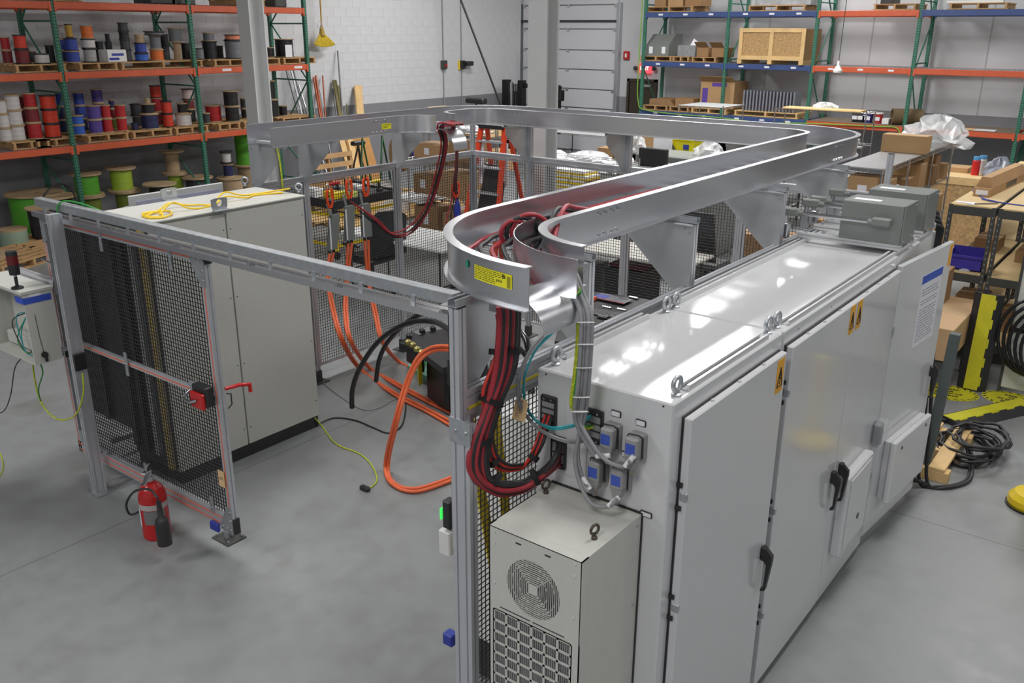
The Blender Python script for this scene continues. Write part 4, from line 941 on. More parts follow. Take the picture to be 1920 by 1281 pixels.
strap(950, 660, -1.94, .052, 0, 'black strap around the bundle just below the tray'); strap(928, 660, -1.968, .024, -.1, 'small black strap around the thin cables below the tray')
strap(921, 752, -1.955, .05, -.35, 'black strap where the two bundles cross'); strap(898, 830, -1.965, .05, .0, 'black strap on the left side of the cable loop')
strap(927, 903, -1.945, .042, .9, 'black strap at the lower left of the cable loop'); strap(1003, 895, -1.86, .036, -1.1, 'black strap at the lower right of the cable loop')
strap(926, 868, -1.965, .022, .5, 'small black strap on the thin cable loop, left'); strap(1001, 858, -1.87, .022, -.6, 'small black strap on the thin cable loop, right')
# grey cables to the plugs, earth wires, teal network cables
st_ = [Vector((-1.92, 2.70, 2.46)), Vector((-1.78, 2.66, 2.47)), FY(1086, 556, 2.62), FY(1099, 590, 2.60), FY(1099, 640, 2.58), FY(1094, 720, 2.58), FY(1087, 780, 2.61)]
ends = [[FY(1096, 825, 2.62), FY(1118, 856, 2.62), FY(1135, 855, 2.63)], [FY(1112, 835, 2.61), FY(1140, 866, 2.61), FY(1172, 875, 2.62), FY(1183, 862, 2.63)], [FY(1083, 850, 2.62), FY(1092, 895, 2.62), FY(1105, 915, 2.62)], [FY(1079, 850, 2.61), FY(1085, 900, 2.60), FY(1108, 943, 2.58), FY(1140, 950, 2.58), FY(1158, 935, 2.61)]]
for k in range(4):
    P = [p+_r*((k-1.5)*.013)+_fw*(.008*(k % 2)) for p in st_]+ends[k]+[G[k]]
    cable('plug_cable', 'grey cable down to the '+['upper left', 'upper right', 'lower left', 'lower right'][k]+' grey plug', P, .0085, GRYC, 'cable', 'grey plug cables')
    q = ends[k][-2]; q2 = ends[k][-1]; d = (q2-q).normalized()
    tag(MB().cyl(q, q+d*.055, .0105, 10).build('cable_marker', WHT), 'white printed sleeve on the cable of the '+['upper left', 'upper right', 'lower left', 'lower right'][k]+' plug', 'cable marker', 'cable sleeves')
for k, (px, py) in enumerate(((1099, 605), (1098, 646), (1095, 690), (1090, 745), (1087, 772))):
    c = FY(px, py, 2.575); mb = MB(); mb.tube([c+_r*(.03*math.cos(2*PI*i/12))+_fw*(.02*math.sin(2*PI*i/12)) for i in range(12)], .0022, 5, False, True)
    tag(mb.build('cable_tie', WHT), 'thin white tie around the grey cables, %s from the top' % ['first', 'second', 'third', 'fourth', 'fifth'][k], 'cable tie', 'white cable ties')
for k, m in enumerate((GRNC, YGC, YGC)):
    P = [Vector((-1.86, 2.68, 2.44)), Vector((-1.70, 2.63, 2.41))]+[FY(px-3*k, py, 2.61) for px, py in ((1078, 560), (1088, 600), (1086, 660), (1081, 710), (1076, 760))]+[FY(1088, 790, 2.64), FY(1100, 800+k*2, 2.67), FY(1112, 797+2*k, 2.703)]
    cable('earth_wire', ['plain green earth wire among the grey cables', 'yellow-green earth wire next to the plain green one', 'lowest yellow-green earth wire entering the black frame'][k], P, .0045, m)
for k in range(2):
    P = [FX(1062, 598, -2.0), FX(1035, 622+4*k, -1.99), FX(1004, 658, -1.99), FX(984, 705, -1.985), FX(984, 755, -1.98), FX(1003-3*k, 785, -1.975), FY(1030, 801+3*k, 2.60), FY(1065, 799+3*k, 2.62), FY(1090, 790+3*k, 2.66), FY(1109, 777+4*k, 2.703)]
    cable('network_cable', ('upper' if k == 0 else 'lower')+' of the two teal cables swinging to the black frame', P, .0048, TEAL)
for k in range(2):
    P = [FX(1064, 600, -2.0), FX(1030-5*k, 622, -1.985), FX(998-5*k, 658, -1.98), FX(977-4*k, 705, -1.978), FX(976-4*k, 755, -1.97), FX(998-3*k, 792, -1.965), FY(1025, 812+3*k, 2.60), FY(1062, 826+3*k, 2.62), FY(1090, 826+3*k, 2.66), FY(1110, 818+4*k, 2.703)]
    cable('sensor_cable', ('upper' if k == 0 else 'lower')+' of the two slim grey cables swinging to the black frame', P, .0052, GRYC)
c = FX(975, 768, -1.975)
tg = T('paper_tag', 'large manila tag with handwriting tied to the slim cables', 'tag', c)
uu = (_r*.95+_u*-.25).normalized(); vv = (_u*.97+_r*.2).normalized(); nnv = uu.cross(vv)
MB().ext([(-.025, -.045), (.03, -.045), (.028, .03), (.016, .045), (-.014, .045), (-.026, .03)], c, uu, vv, nnv*.0008).build('card', TAG, tg)
MB().add([c+vv*.032+nnv*.0015+uu*(.006*math.cos(i*PI/6))+vv*(.006*math.sin(i*PI/6)) for i in range(12)], [tuple(range(12))]).build('eyelet', M('eyelet_red', (130, 70, 60), .6), tg)
text('106', 'handwriting', c+nnv*.0016+uu*.004-vv*.004, vv, -uu, .02, INK, tg); text('111111', 'handwriting', c+nnv*.0016-uu*.01-vv*.01, vv, -uu, .014, M('pencil', (120, 104, 90), .7), tg)
# cables inside the near bend
def B(R, a, z): return arcp(R, a, z)
for k in range(6):
    m = (REDC, RUB)[k % 2]; R = .42+.05*k
    P = [(rxi+.06+.05*k, 4.6, TZ0+.05), (rxi+.08+.045*k, 3.7, TZ0+.06)]+[B(.66-.045*k, a, TZ0+.06+.012*(k % 2)) for a in (185, 205, 222)]+[Vector((-1.93+.012*k, 2.52+.01*k, TZ0+.0)), Vector((-1.93+.012*k, 2.50, TZ0-.06))]
    cable('power_cable', '%s cable lying in the near tray bend, %s from the outer wall' % (('red', 'black')[k % 2], ['first', 'second', 'third', 'fourth', 'fifth', 'sixth'][k]), P, .0105, m, 'cable', 'cables in the tray bend')
for k in range(3):
    m = (REDC, RUB, REDC)[k]; c0 = Vector((-2.26+.02*k, 2.98+.03*k, TZ0+.085)); r0 = .065+.012*k; ax = (_r*.9+_fw*.3).normalized()
    P = [c0+ax*(r0*math.cos(t))+Vector((0, 0, 1))*(r0*.95*math.sin(t)) for t in [math.radians(-60+35*i) for i in range(9)]]
    cable('power_cable', ['red cable standing up as a loop inside the tray bend', 'black cable loop behind the red loop in the tray bend', 'inner red cable loop in the tray bend'][k], P, .0105, m, 'cable')
P0 = [(-2.42, 3.75, TZ0+.05), (-2.38, 3.45, TZ0+.12), (-2.30, 3.25, TZ0+.165), (-2.22, 3.08, TZ0+.14), (-2.16, 2.95, TZ0+.07)]
cable('power_cable', 'red cable humping over the tray edge near the bend', [Vector(p)+Vector((.08, .05, .0)) for p in P0], .0115, REDC); cable('power_cable', 'black cable humping beside the red one near the bend', [Vector(p)+Vector((.05, .03, -.012)) for p in P0], .0115, RUB)
# ------------------------------------------------------------------ pallet racks
def upright(parent, x, y, z1, face, m=GRN):        # perforated post: two rows of holes on the face
    w, d = .075, .07
    o = MB().box(x-w/2, x+w/2, y-d/2, y+d/2, .01, z1, .004).build('upright', m, parent)
    mb = MB(); fx, fy = face; z = .1
    while z < z1-.1:
        for s in (-.017, .017):
            if fx: mb.box(x+fx*(w/2-.001), x+fx*(w/2+.001), y+s-.007, y+s+.007, z-.011, z+.011)
            else: mb.box(x+s-.007, x+s+.007, y+fy*(d/2-.001), y+fy*(d/2+.001), z-.011, z+.011)
        z += .05
    tag(mb.build('slot_holes', M('slot_dark', (14, 30, 26), .8), o), kind='stuff')
    MB().box(x-.07, x+.07, y-.07, y+.07, 0, .01).build('foot_plate', m, parent)
    return o
def frame_brace(parent, p, q, m=GRN): MB().tube([p, q], .016, 6).build('brace', m, parent)
H3, H2, H1 = 1.40, 2.565, 3.635
RXF, RXB = -14.9, -16.0
lr = T('pallet_rack', 'green and orange pallet rack full of cable reels on the left wall', 'pallet rack', (-15.4, 8.5, 0))
YU = [2.6, 5.05, 7.49, 9.95, 12.58]
for y in YU:
    upright(lr, RXF, y, 4.6, (1, 0)); upright(lr, RXB, y, 4.6, (1, 0))
    for z0, z1 in ((.3, 1.1), (2.3, 1.1), (2.3, 3.4), (4.4, 3.4)): frame_brace(lr, (RXF-.03, y, z0), (RXB+.03, y, z1))
    for z in (.25, 1.2, 2.3, 3.4): frame_brace(lr, (RXF-.03, y, z), (RXB+.03, y, z))
for h in (H3, H2, H1):
    for a, b in zip(YU, YU[1:]):
        for x in (RXF, RXB):
            o = MB().box(x-.03, x+.045, a+.04, b-.04, h-.055, h+.055, .008).build('beam', BEAMO, lr)
            for yy in (a+.045, b-.045): MB().box(x-.02, x+.052, yy-.022, yy+.022, h-.09, h+.06, .004).build('connector', BEAMO, o)
        mb = MB(); k = int((b-a-.1)/.1)
        for i in range(k): y = a+.06+(b-a-.12)*i/(k-1); mb.box(RXB, RXF+.05, y-.003, y+.003, h+.055, h+.062)
        for x in [RXB+.1*i for i in range(12)]: mb.box(x-.003, x+.003, a+.05, b-.05, h+.05, h+.056)
        tag(mb.build('wire_deck', GALV, lr), kind='stuff')
for h, y in ((H2, 10.6), (H2, 11.1), (H2, 12.3)): MB().box(RXF+.0455, RXF+.047, y-.1, y+.1, h-.02, h+.025).build('shelf_label', PAPER, lr)
MB().box(RXF+.0455, RXF+.047, 5.75, 5.98, H3-.02, H3+.025).build('shelf_label', M('tape_dark_blue', (34, 58, 110), .6), lr)
# ---- pallets
def pallet(label, x, y, z, lx=1.0, ly=1.15, rz=0, group='wooden pallets', m=WOOD, boards=6):
    t = T('wooden_pallet', label, 'pallet', (x, y, z), rz, group)
    for i in (-1, 0, 1): MB().box(-lx/2, lx/2, i*(ly/2-.04)-.02, i*(ly/2-.04)+.02, .018, .105).build('stringer', m, t, True)
    for i in range(boards): xx = -lx/2+.05+(lx-.1)*i/(boards-1); MB().box(xx-.048, xx+.048, -ly/2, ly/2, .105, .123).build('deck_board', m, t, True)
    for i in range(3): xx = -lx/2+.05+(lx-.1)*i/2; MB().box(xx-.048, xx+.048, -ly/2, ly/2, 0, .018).build('bottom_board', m, t, True)
    return t
SZ = {3: H3+.063, 2: H2+.063, 1: H1+.063, 0: 0}
def sy(px, s, x=RXF-.5): return FX(px, {3: 262, 2: 125, 1: 10, 0: 360}[s], x).y
pl = [(3, -5, 70), (3, 40, 118), (3, 137, 218), (3, 222, 300), (3, 303, 368), (3, 384, 428), (3, 432, 478), (3, 505, 570), (2, 0, 100), (2, 120, 196), (2, 199, 355), (2, 373, 435), (2, 438, 500), (2, 503, 566), (1, 420, 470), (1, 60, 130)]
nth = ['first', 'second', 'third', 'fourth', 'fifth', 'sixth', 'seventh', 'eighth', 'ninth', 'tenth', 'eleventh', 'twelfth', 'thirteenth', 'fourteenth', 'fifteenth', 'sixteenth', 'seventeenth', 'eighteenth', 'nineteenth', 'twentieth', 'twenty-first', 'twenty-second', 'twenty-third', 'twenty-fourth', 'twenty-fifth', 'twenty-sixth', 'twenty-seventh', 'twenty-eighth', 'twenty-ninth', 'thirtieth']
SHN = {3: 'lower beam level', 2: 'middle beam level', 1: 'top beam level', 0: 'floor under the rack'}
cnt = {}
for s, a, b in pl:
    y0, y1 = sy(a, s), sy(b, s); cnt[s] = cnt.get(s, 0)+1
    pallet('%s pallet from the left on the %s of the reel rack' % (nth[cnt[s]-1], SHN[s]), RXF-.52, (y0+y1)/2, SZ[s], .98, max(.5, y1-y0-.02), 0, 'pallets on the reel rack')
# ---- reels
COLS = {'red': (176, 34, 40), 'darkred': (120, 34, 40), 'orange-red': (206, 60, 38), 'orange': (216, 108, 44), 'white': (206, 202, 200), 'pinkish white': (206, 186, 184), 'blue': (50, 70, 158), 'bright blue': (52, 100, 196), 'navy': (36, 42, 84), 'purple': (84, 66, 142), 'grey': (112, 114, 120), 'dark grey': (58, 60, 64), 'black': (28, 28, 30), 'gold': (190, 148, 56), 'tan': (172, 148, 116), 'salmon': (222, 132, 100), 'light grey': (170, 168, 166), 'green': (88, 166, 48), 'lime green': (150, 176, 56), 'dim green': (110, 124, 50), 'pale green': (140, 160, 140)}
def cm(c): return M('wire_'+c.replace(' ', '_').replace('-', '_'), COLS[c], .5, 0, .12, 3, 0, (1, 1, 30), 0, 4)
spool_cache = {}
def spool(p, r, h, c, label, group, fl='wood', fr=1.16, ft=.016, axis=None):
    key = (round(r, 3), round(h, 3), c, fl, fr)
    t = T('cable_reel', label, 'cable reel', p, 0, group)
    if key not in spool_cache:
        fm = {'wood': PLY, 'black': BLK, 'white': WHT}[fl]
        n = 18 if r < .2 else 26
        w_ = MB().lathe([(0, ft), (r, ft), (r*1.004, h*.3), (r*.99, h*.5), (r*1.006, h*.7), (r, h-ft), (0, h-ft)], (0, 0, 0), n)
        a = w_.build('wound_cable', cm(c), t, True)
        f0 = MB().lathe([(0, 0), (r*fr, 0), (r*fr, ft), (0, ft)], (0, 0, 0), n).build('flange', fm, t, True)
        f1 = MB().lathe([(r*.16, h-ft*.3), (r*.16, h-ft), (r*fr, h-ft), (r*fr, h), (r*.16, h), (r*.16, h-ft*.6), (0, h-ft*.6)], (0, 0, 0), n).build('flange', fm, t, True)
        spool_cache[key] = (a.data, f0.data, f1.data)
    else:
        for nm_, me in zip(('wound_cable', 'flange', 'flange'), spool_cache[key]):
            o = bpy.data.objects.new(nm_, me); C.objects.link(o); o.parent = t
    return t
# stacks: (shelf, base pixel x, depth behind rack front, [(width px, height px, colour, flange)...] bottom to top)
K = [
 (2, 16, .55, [(17, 24, 'darkred'), (15, 23, 'red')]), (2, 44, .3, [(24, 26, 'darkred', 'black'), (21, 25, 'orange-red', 'black')]), (2, 62, .6, [(16, 22, 'dark grey')]), (2, 80, .25, [(25, 18, 'white', 'black')]), (2, 97, .7, [(15, 30, 'black', 'black')]),
 (2, 121, .75, [(19, 20, 'navy'), (19, 20, 'blue'), (14, 24, 'light grey')]), (2, 138, .3, [(24, 21, 'blue'), (22, 22, 'blue', 'black'), (12, 24, 'gold', 'black')]), (2, 171, .3, [(22, 24, 'light grey', 'black'), (23, 17, 'white', 'black'), (20, 23, 'orange')]),
 (2, 190, .55, [(17, 20, 'dark grey', 'black'), (14, 15, 'black', 'black')]), (2, 208, .7, [(14, 18, 'dark grey', 'black'), (12, 15, 'dark grey', 'black'), (8, 14, 'black', 'black')]), (2, 239, .3, [(18, 20, 'dark grey', 'black'), (17, 18, 'dark grey', 'black'), (17, 15, 'black', 'black'), (17, 14, 'dark grey', 'black')]),
 (2, 267, .25, [(23, 14, 'bright blue', 'black'), (20, 18, 'blue', 'black'), (16, 14, 'tan')]), (2, 296, .25, [(24, 20, 'orange'), (20, 24, 'grey'), (34, 7, 'grey', 'black')]), (2, 311, .7, [(18, 24, 'dark grey', 'black'), (18, 20, 'black', 'black')]), (2, 335, .3, [(14, 31, 'tan', 'wood'), (25, 25, 'grey')]), (2, 351, .6, [(15, 28, 'black', 'black')]),
 (2, 375, .3, [(17, 20, 'grey', 'black')]), (2, 396, .45, [(26, 31, 'black', 'black'), (20, 15, 'grey')]), (2, 413, .7, [(15, 22, 'black', 'black')]), (2, 440, .3, [(30, 32, 'grey', 'black'), (27, 10, 'salmon', 'black')]), (2, 462, .6, [(14, 26, 'black', 'black')]), (2, 506, .4, [(18, 18, 'black')]), (2, 535, .35, [(33, 32, 'black')]),
 (3, 10, .3, [(22, 24, 'white'), (21, 25, 'white'), (20, 24, 'white')]), (3, 33, .28, [(25, 27, 'white'), (25, 27, 'white'), (25, 27, 'white')]), (3, 49, .75, [(18, 24, 'darkred'), (18, 24, 'darkred'), (18, 24, 'darkred')]), (3, 66, .3, [(24, 29, 'red'), (23, 26, 'darkred'), (20, 26, 'red')]), (3, 99, .28, [(26, 25, 'orange-red', 'black'), (26, 25, 'orange-red', 'black'), (26, 25, 'orange-red', 'black')]),
 (3, 124, .75, [(18, 24, 'navy'), (18, 24, 'navy'), (17, 24, 'blue')]), (3, 149, .3, [(20, 18, 'bright blue'), (20, 17, 'bright blue')]), (3, 157, .8, [(19, 23, 'navy'), (19, 23, 'blue'), (18, 23, 'blue')]), (3, 181, .3, [(23, 25, 'purple'), (23, 25, 'purple')]), (3, 192, .8, [(19, 24, 'purple'), (19, 24, 'purple'), (19, 24, 'purple')]), (3, 204, .3, [(17, 25, 'red'), (16, 24, 'red')]), (3, 231, .3, [(17, 24, 'red'), (18, 23, 'red')]), (3, 217, .75, [(14, 18, 'dim green'), (14, 18, 'darkred'), (10, 16, 'navy')]),
 (3, 255, .3, [(12, 13, 'navy', 'black')]), (3, 261, .75, [(17, 20, 'dark grey'), (20, 21, 'dark grey', 'black')]), (3, 284, .28, [(30, 27, 'navy'), (24, 18, 'black'), (9, 9, 'tan')]), (3, 301, .75, [(19, 24, 'darkred'), (19, 24, 'red'), (19, 22, 'orange-red', 'black')]), (3, 318, .3, [(18, 24, 'orange-red', 'black'), (18, 22, 'orange-red', 'black')]), (3, 347, .3, [(28, 22, 'white'), (17, 18, 'black')]), (3, 360, .7, [(20, 24, 'black'), (18, 17, 'darkred'), (20, 19, 'pinkish white', 'black')]),
 (3, 390, .3, [(13, 19, 'dark grey')]), (3, 404, .55, [(28, 29, 'red')]), (3, 439, .3, [(25, 27, 'black'), (26, 27, 'black')]), (3, 463, .6, [(14, 18, 'black'), (14, 18, 'dark grey')]), (3, 513, .4, [(25, 32, 'black'), (18, 33, 'black')]), (3, 534, .5, [(15, 18, 'black')]),
]
def order(n): return nth[n] if n < len(nth) else 'last'
cc = {}
for s, px, d, items in sorted(K, key=lambda q: (q[0], q[1])):
    x = RXF-d; py = {3: 250, 2: 118}[s]; p = FX(px, py, x); dep = depth((x, p.y, SZ[s]+.2)); z = SZ[s]+.1235
    for i, it in enumerate(items):
        w_, h_, c = it[0], it[1], it[2]; fl = it[3] if len(it) > 3 else 'wood'
        r = w_/2*dep/FPX*1.0; h = h_*dep/FPX*1.02
        cc[s, c] = cc.get((s, c), 0)+1
        pos = '' if len(items) == 1 else (', top of its stack' if i == len(items)-1 else (', bottom of its stack' if i == 0 else ', middle of its stack'))
        spool((x, p.y, z), r, h, c, '%s %s reel from the left on the %s%s' % (order(cc[s, c]-1), c, SHN[s], pos), 'cable reels on the rack', fl); z += h+.001
# big reels on the floor
def bigreel(px, py, x, wpx, hpx, c, label, z=0.0, fr=1.3, fl='wood', ft=.03):
    p = FX(px, py, x); dep = depth((x, p.y, .5)); r = wpx/2*dep/FPX; h = hpx*dep/FPX*1.03
    spool((x, p.y, z), r, h, c, label, 'big reels on the floor', fl, fr, ft); return (x, p.y, z+h+.002)
def at_floor(px, x): # y of the column of pixels px at low height
    return FX(px, 380, x).y
bigreel(68, 380, -15.55, 92, 72, 'green', 'biggest green cable reel, left end of the floor row', 0, 1.12)
bigreel(105, 380, -15.15, 56, 70, 'black', 'black cable reel with a light wooden top next to the rack upright', 0, 1.3)
q = bigreel(168, 380, -15.5, 40, 52, 'dim green', 'dull green reel under the bright green one', 0, 1.45); bigreel(168, 380, -15.5, 42, 40, 'green', 'bright green and yellow reel standing on a dull green reel', q[2], 1.32)
q = bigreel(238, 380, -15.5, 37, 50, 'dim green', 'clear-wrapped green reel under the yellow-green one', 0, 1.55); bigreel(234, 380, -15.5, 38, 42, 'lime green', 'yellow-green reel standing on a clear-wrapped reel', q[2], 1.45)
bigreel(303, 380, -15.05, 38, 62, 'black', 'tall black reel with wide wooden flanges in the middle of the floor row', 0, 1.6)
q = bigreel(334, 380, -15.7, 26, 62, 'lime green', 'lower green reel behind the tall black reel', 0, 1.7); bigreel(332, 380, -15.7, 25, 40, 'tan', 'tan reel stacked on a green reel behind the black one', q[2], 1.75)
bigreel(375, 380, -15.4, 42, 55, 'dark grey', 'dark reel with a broad pale wooden top beside the upright', 0, 1.35)
q = bigreel(436, 380, -15.2, 44, 48, 'tan', 'low wooden reel carrying a blue and a white spool', 0, 1.15); q = bigreel(434, 380, -15.2, 17, 25, 'navy', 'small blue spool on the low wooden reel', q[2], 1.2); bigreel(433, 380, -15.2, 16, 22, 'white', 'small white spool on the small blue one', q[2], 1.5, 'black')
q = bigreel(470, 380, -15.7, 36, 54, 'tan', 'wooden reel under the tall lime one near the column', 0, 1.1); bigreel(468, 380, -15.7, 34, 60, 'green', 'tall lime reel by the pale column', q[2], 1.5)
bigreel(14, 380, -14.6, 50, 38, 'pale green', 'wrapped pale green reel at the left edge of the photo', 0, 1.0)
p = FX(76, 400, -14.5); t = T('cable_drum', 'black wrapped drum with wooden lid standing on pallets', 'drum', (-14.5, p.y, .125))
MB().lathe([(0, 0), (.17, 0), (.18, .06), (.19, .4), (.2, .46), (0, .46)], (-14.5, p.y, .125), 24).build('wrapped_body', M('black_film', (34, 34, 40), .3, 0, .3, 9, .4), t); MB().lathe([(0, .46), (.23, .46), (.23, .485), (0, .485)], (-14.5, p.y, .125), 24).build('wooden_lid', PLY, t)
MB().box(-14.315, -14.305, p.y+.02, p.y+.12, .34, .46).build('kraft_label', TAG, t)
a = FZ(78, 470); pallet('pallet on the floor under the wrapped drum', -14.45, p.y, 0, .95, 1.1, .12, 'pallets on the floor')
a = FZ(10, 492); pallet('nearest floor pallet at the left edge, carrying a reel lid', a.x+.1, a.y, 0, 1.0, 1.2, .35, 'pallets on the floor')
tag(MB().lathe([(0, .124), (.3, .124), (.3, .144), (.03, .144), (.03, .138), (0, .138)], (a.x, a.y-.1, 0), 26).build('round_wooden_disc', PLY), 'round wooden disc lying on the nearest floor pallet', 'wooden disc')
p = FX(212, 380, -14.7); t = T('cable_coil', 'loose black cable coil on a wooden disc in front of the green reels', 'coil', (-14.7, p.y, 0))
MB().lathe([(0, 0), (.42, 0), (.42, .22), (0, .22)], (-14.7, p.y, 0), 26).build('wooden_disc', PLY, t)
mb = MB()
for k in range(7): mb.tube([(-14.7+(.22+.02*k)*math.cos(2*PI*i/20), p.y+(.22+.02*k)*math.sin(2*PI*i/20)+.02*(k % 3), .235+.018*(k % 4)) for i in range(20)], .013, 6, False, True)
mb.build('coiled_cable', RUB, t)
tag(MB().cyl((-14.6, p.y-.1, .34), (-14.6, p.y+.75, .42), .022, 8).build('white_pipe', WHT), 'white pipe lying across the black coil', 'pipe')
cable('loose_cable', 'black cable draped over the black reel beside the upright', [FX(88, 395, -14.9), FX(80, 375, -14.75), FX(92, 355, -14.8), FX(112, 345, -15.0), FX(130, 352, -14.9), FX(143, 372, -14.75), FX(146, 392, -14.75)], .016, RUB)
# white box with blue print on the middle level, white paper on a black reel
p = FX(213, 118, RXF-.3); z = SZ[2]+.1235
t = T('cardboard_box', 'white carton with blue print among the reels', 'box', (RXF-.3, p.y, z)); MB().box(RXF-.45, RXF-.15, p.y-.17, p.y+.17, z, z+.2, .004).build('carton', WHT, t); MB().box(RXF-.149, RXF-.148, p.y-.15, p.y+.03, z+.03, z+.07).box(RXF-.149, RXF-.148, p.y-.1, p.y+.12, z+.10, z+.14).build('blue_print', BLUE, t)
p = FX(541, 95, RXF-.02); tag(MB().box(RXF-.02, RXF-.018, p.y-.08, p.y+.09, p.z-.12, p.z+.11).build('paper_sheet', PAPER), 'white paper sheet stuck on the black reel at the rack end', 'paper')
# small things on the top level, just in view
for i, (px, w_, c) in enumerate(((292, .5, BLK), (330, .5, STEELD), (445, .35, KRAFT), (512, .3, STEELD))):
    y = FX(px, 8, RXF-.4).y; z = SZ[1]
    tag(MB().box(RXF-.7, RXF-.15, y-w_/2, y+w_/2, z, z+.22, .02).build('storage_box', c), ['dark box at the top edge left of middle', 'grey box at the top edge near the middle', 'brown carton at the top edge left of the column', 'grey case at the top edge right of the column'][i]+' of the reel rack', 'box')
# ------------------------------------------------------------------ things leaning on the left wall
def lean(px0, py0, px1, py1, r, m, label, cat='rod', x0=None, x1=None, flat=False):
    a = FX(px0, py0, x0 or XL+.08); b = FX(px1, py1, x1 or XL+.45); d = (b-a); a2 = a+d*((0.02-a.z)/d.z)
    if flat: o = MB().ext([(-r, -.02), (r, -.02), (r, .02), (-r, .02)], a2, (0, 1, 0), (1, 0, 0), a-a2).build('leaning_board', m)
    else: o = MB().tube([a2, a], r, 8).build('leaning_rod', m)
    tag(o, label, cat, 'stock leaning on the wall')
STL = M('steel_bar', (120, 122, 124), .4, .8, .1, 9); RUST = M('copper_bar', (166, 92, 66), .45, .4, .12, 9); LTS = M('bright_bar', (196, 198, 202), .35, .9, .05, 9); OLV = M('olive_plank', (112, 104, 66), .7, 0, .1, 5)
L_ = [(536, 130, 560, 215, .02, STL, 'dark steel bar, leftmost in the leaning stock'), (545, 130, 566, 215, .02, LTS, 'bright bar second from left in the leaning stock'), (550, 131, 572, 216, .018, STL, 'steel bar third from left in the leaning stock'), (560, 160, 577, 216, .03, LTS, 'wide bright bar inside the rack end'), (566, 178, 576, 210, .03, LTS, 'short silver bar by the rack end'), (583, 158, 590, 216, .02, STL, 'steel bar right behind the end upright'), (588, 145, 600, 217, .025, RUST, 'copper coloured bar left of the pair'), (592, 142, 603, 217, .025, RUST, 'copper coloured bar right of the pair'), (605, 142, 610, 217, .018, RUST, 'thin rusty bar standing alone'), (597, 168, 606, 217, .03, STL, 'dark bar in front of the copper pair'), (623, 168, 631, 215, .02, STL, 'short steel bar near the olive boards'), (633, 95, 642, 214, .018, STL, 'tallest thin rod against the white wall'), (650, 195, 651, 215, .015, OLV, 'short olive stick beside the tall rod')]
for a in L_: lean(*a)
lean(627, 150, 637, 214, .05, OLV, 'olive board left of the pair', 'board', flat=True); lean(632, 160, 640, 214, .05, OLV, 'olive board right of the pair', 'board', flat=True); lean(671, 160, 675, 212, .11, PINE, 'light wooden post leaning alone on the wall', 'board', flat=True)
tag(MB().ext([(-.06, -.03), (.06, -.03), (.06, .03), (-.06, .03)], (gx0*0-14.9, 20.9, .02), (1, 0, 0), (0, 1, 0), (-.5, .2, 3.1)).build('leaning_board', WALLB), 'pale strip leaning in the hall corner', 'board', 'stock leaning on the wall')
# hanging broom
p = FX(608, 88, XL+.25); q = FX(600, -20, XL+.25); n_ = FX(603, 52, XL+.25)
t = T('broom', 'yellow broom hanging bristles down in front of the white wall', 'broom', p)
MB().tube([n_, Vector((n_.x, q.y, 5.2))], .016, 8).build('handle', M('broom_handle', (176, 140, 60), .6), t)
hd = Vector((n_.x, p.y, 0)); zt, zb = n_.z-.02, p.z; mb = MB()
for i in range(15):
    a = -1+2*i/14; mb.tube([(n_.x, n_.y+a*.06, zt-.12), (n_.x+.02, p.y+a*.29, zb+.05*a*a)], [.02, .026], 5)
mb.build('bristles', M('broom_straw', (190, 164, 40), .8, 0, .25, 20), t)
MB().tube([(n_.x, n_.y, zt+.06), (n_.x, n_.y, zt-.02), (n_.x, n_.y, zt-.15)], [.03, .05, .07], 10).build('binding', M('broom_cap', (170, 140, 50), .6), t)
MB().tube([(n_.x+.04, n_.y-.09+.07*math.cos(i*PI/6), zt+.08+.07*math.sin(i*PI/6)) for i in range(12)], .006, 5, False, True).build('hook_ring', GALV, t)
# ------------------------------------------------------------------ back rack
RYF, RYB = 20.8, 21.85
br = T('pallet_rack', 'tall green pallet rack with blue and orange beams along the back wall', 'pallet rack', (-7, 21.3, 0))
XU = [FY(px, 120, RYF).x for px in (1206, 1360, 1524, 1713)]+[FY(1905, 262, RYF).x]; XU.append(XU[-1]+2.2)
BL, BM, BT = 1.30, 2.50, 3.66
for x in XU:
    upright(br, x, RYF, 4.7, (0, -1)); upright(br, x, RYB, 4.7, (0, -1))
    for z0, z1 in ((.3, 1.2), (2.4, 1.2), (2.4, 3.5), (4.6, 3.5)): frame_brace(br, (x, RYF+.03, z0), (x, RYB-.03, z1))
    for z in (.25, 1.3, 2.65, 3.9): frame_brace(br, (x, RYF+.03, z), (x, RYB-.03, z))
mats = {BL: [BEAMB, BEAMB, BEAMO, BEAMO, BEAMO], BM: [BEAMB, BEAMB, BEAMO, BEAMO, BEAMO], BT: [BEAMB, BEAMB, BEAMO, BEAMB, BEAMB]}
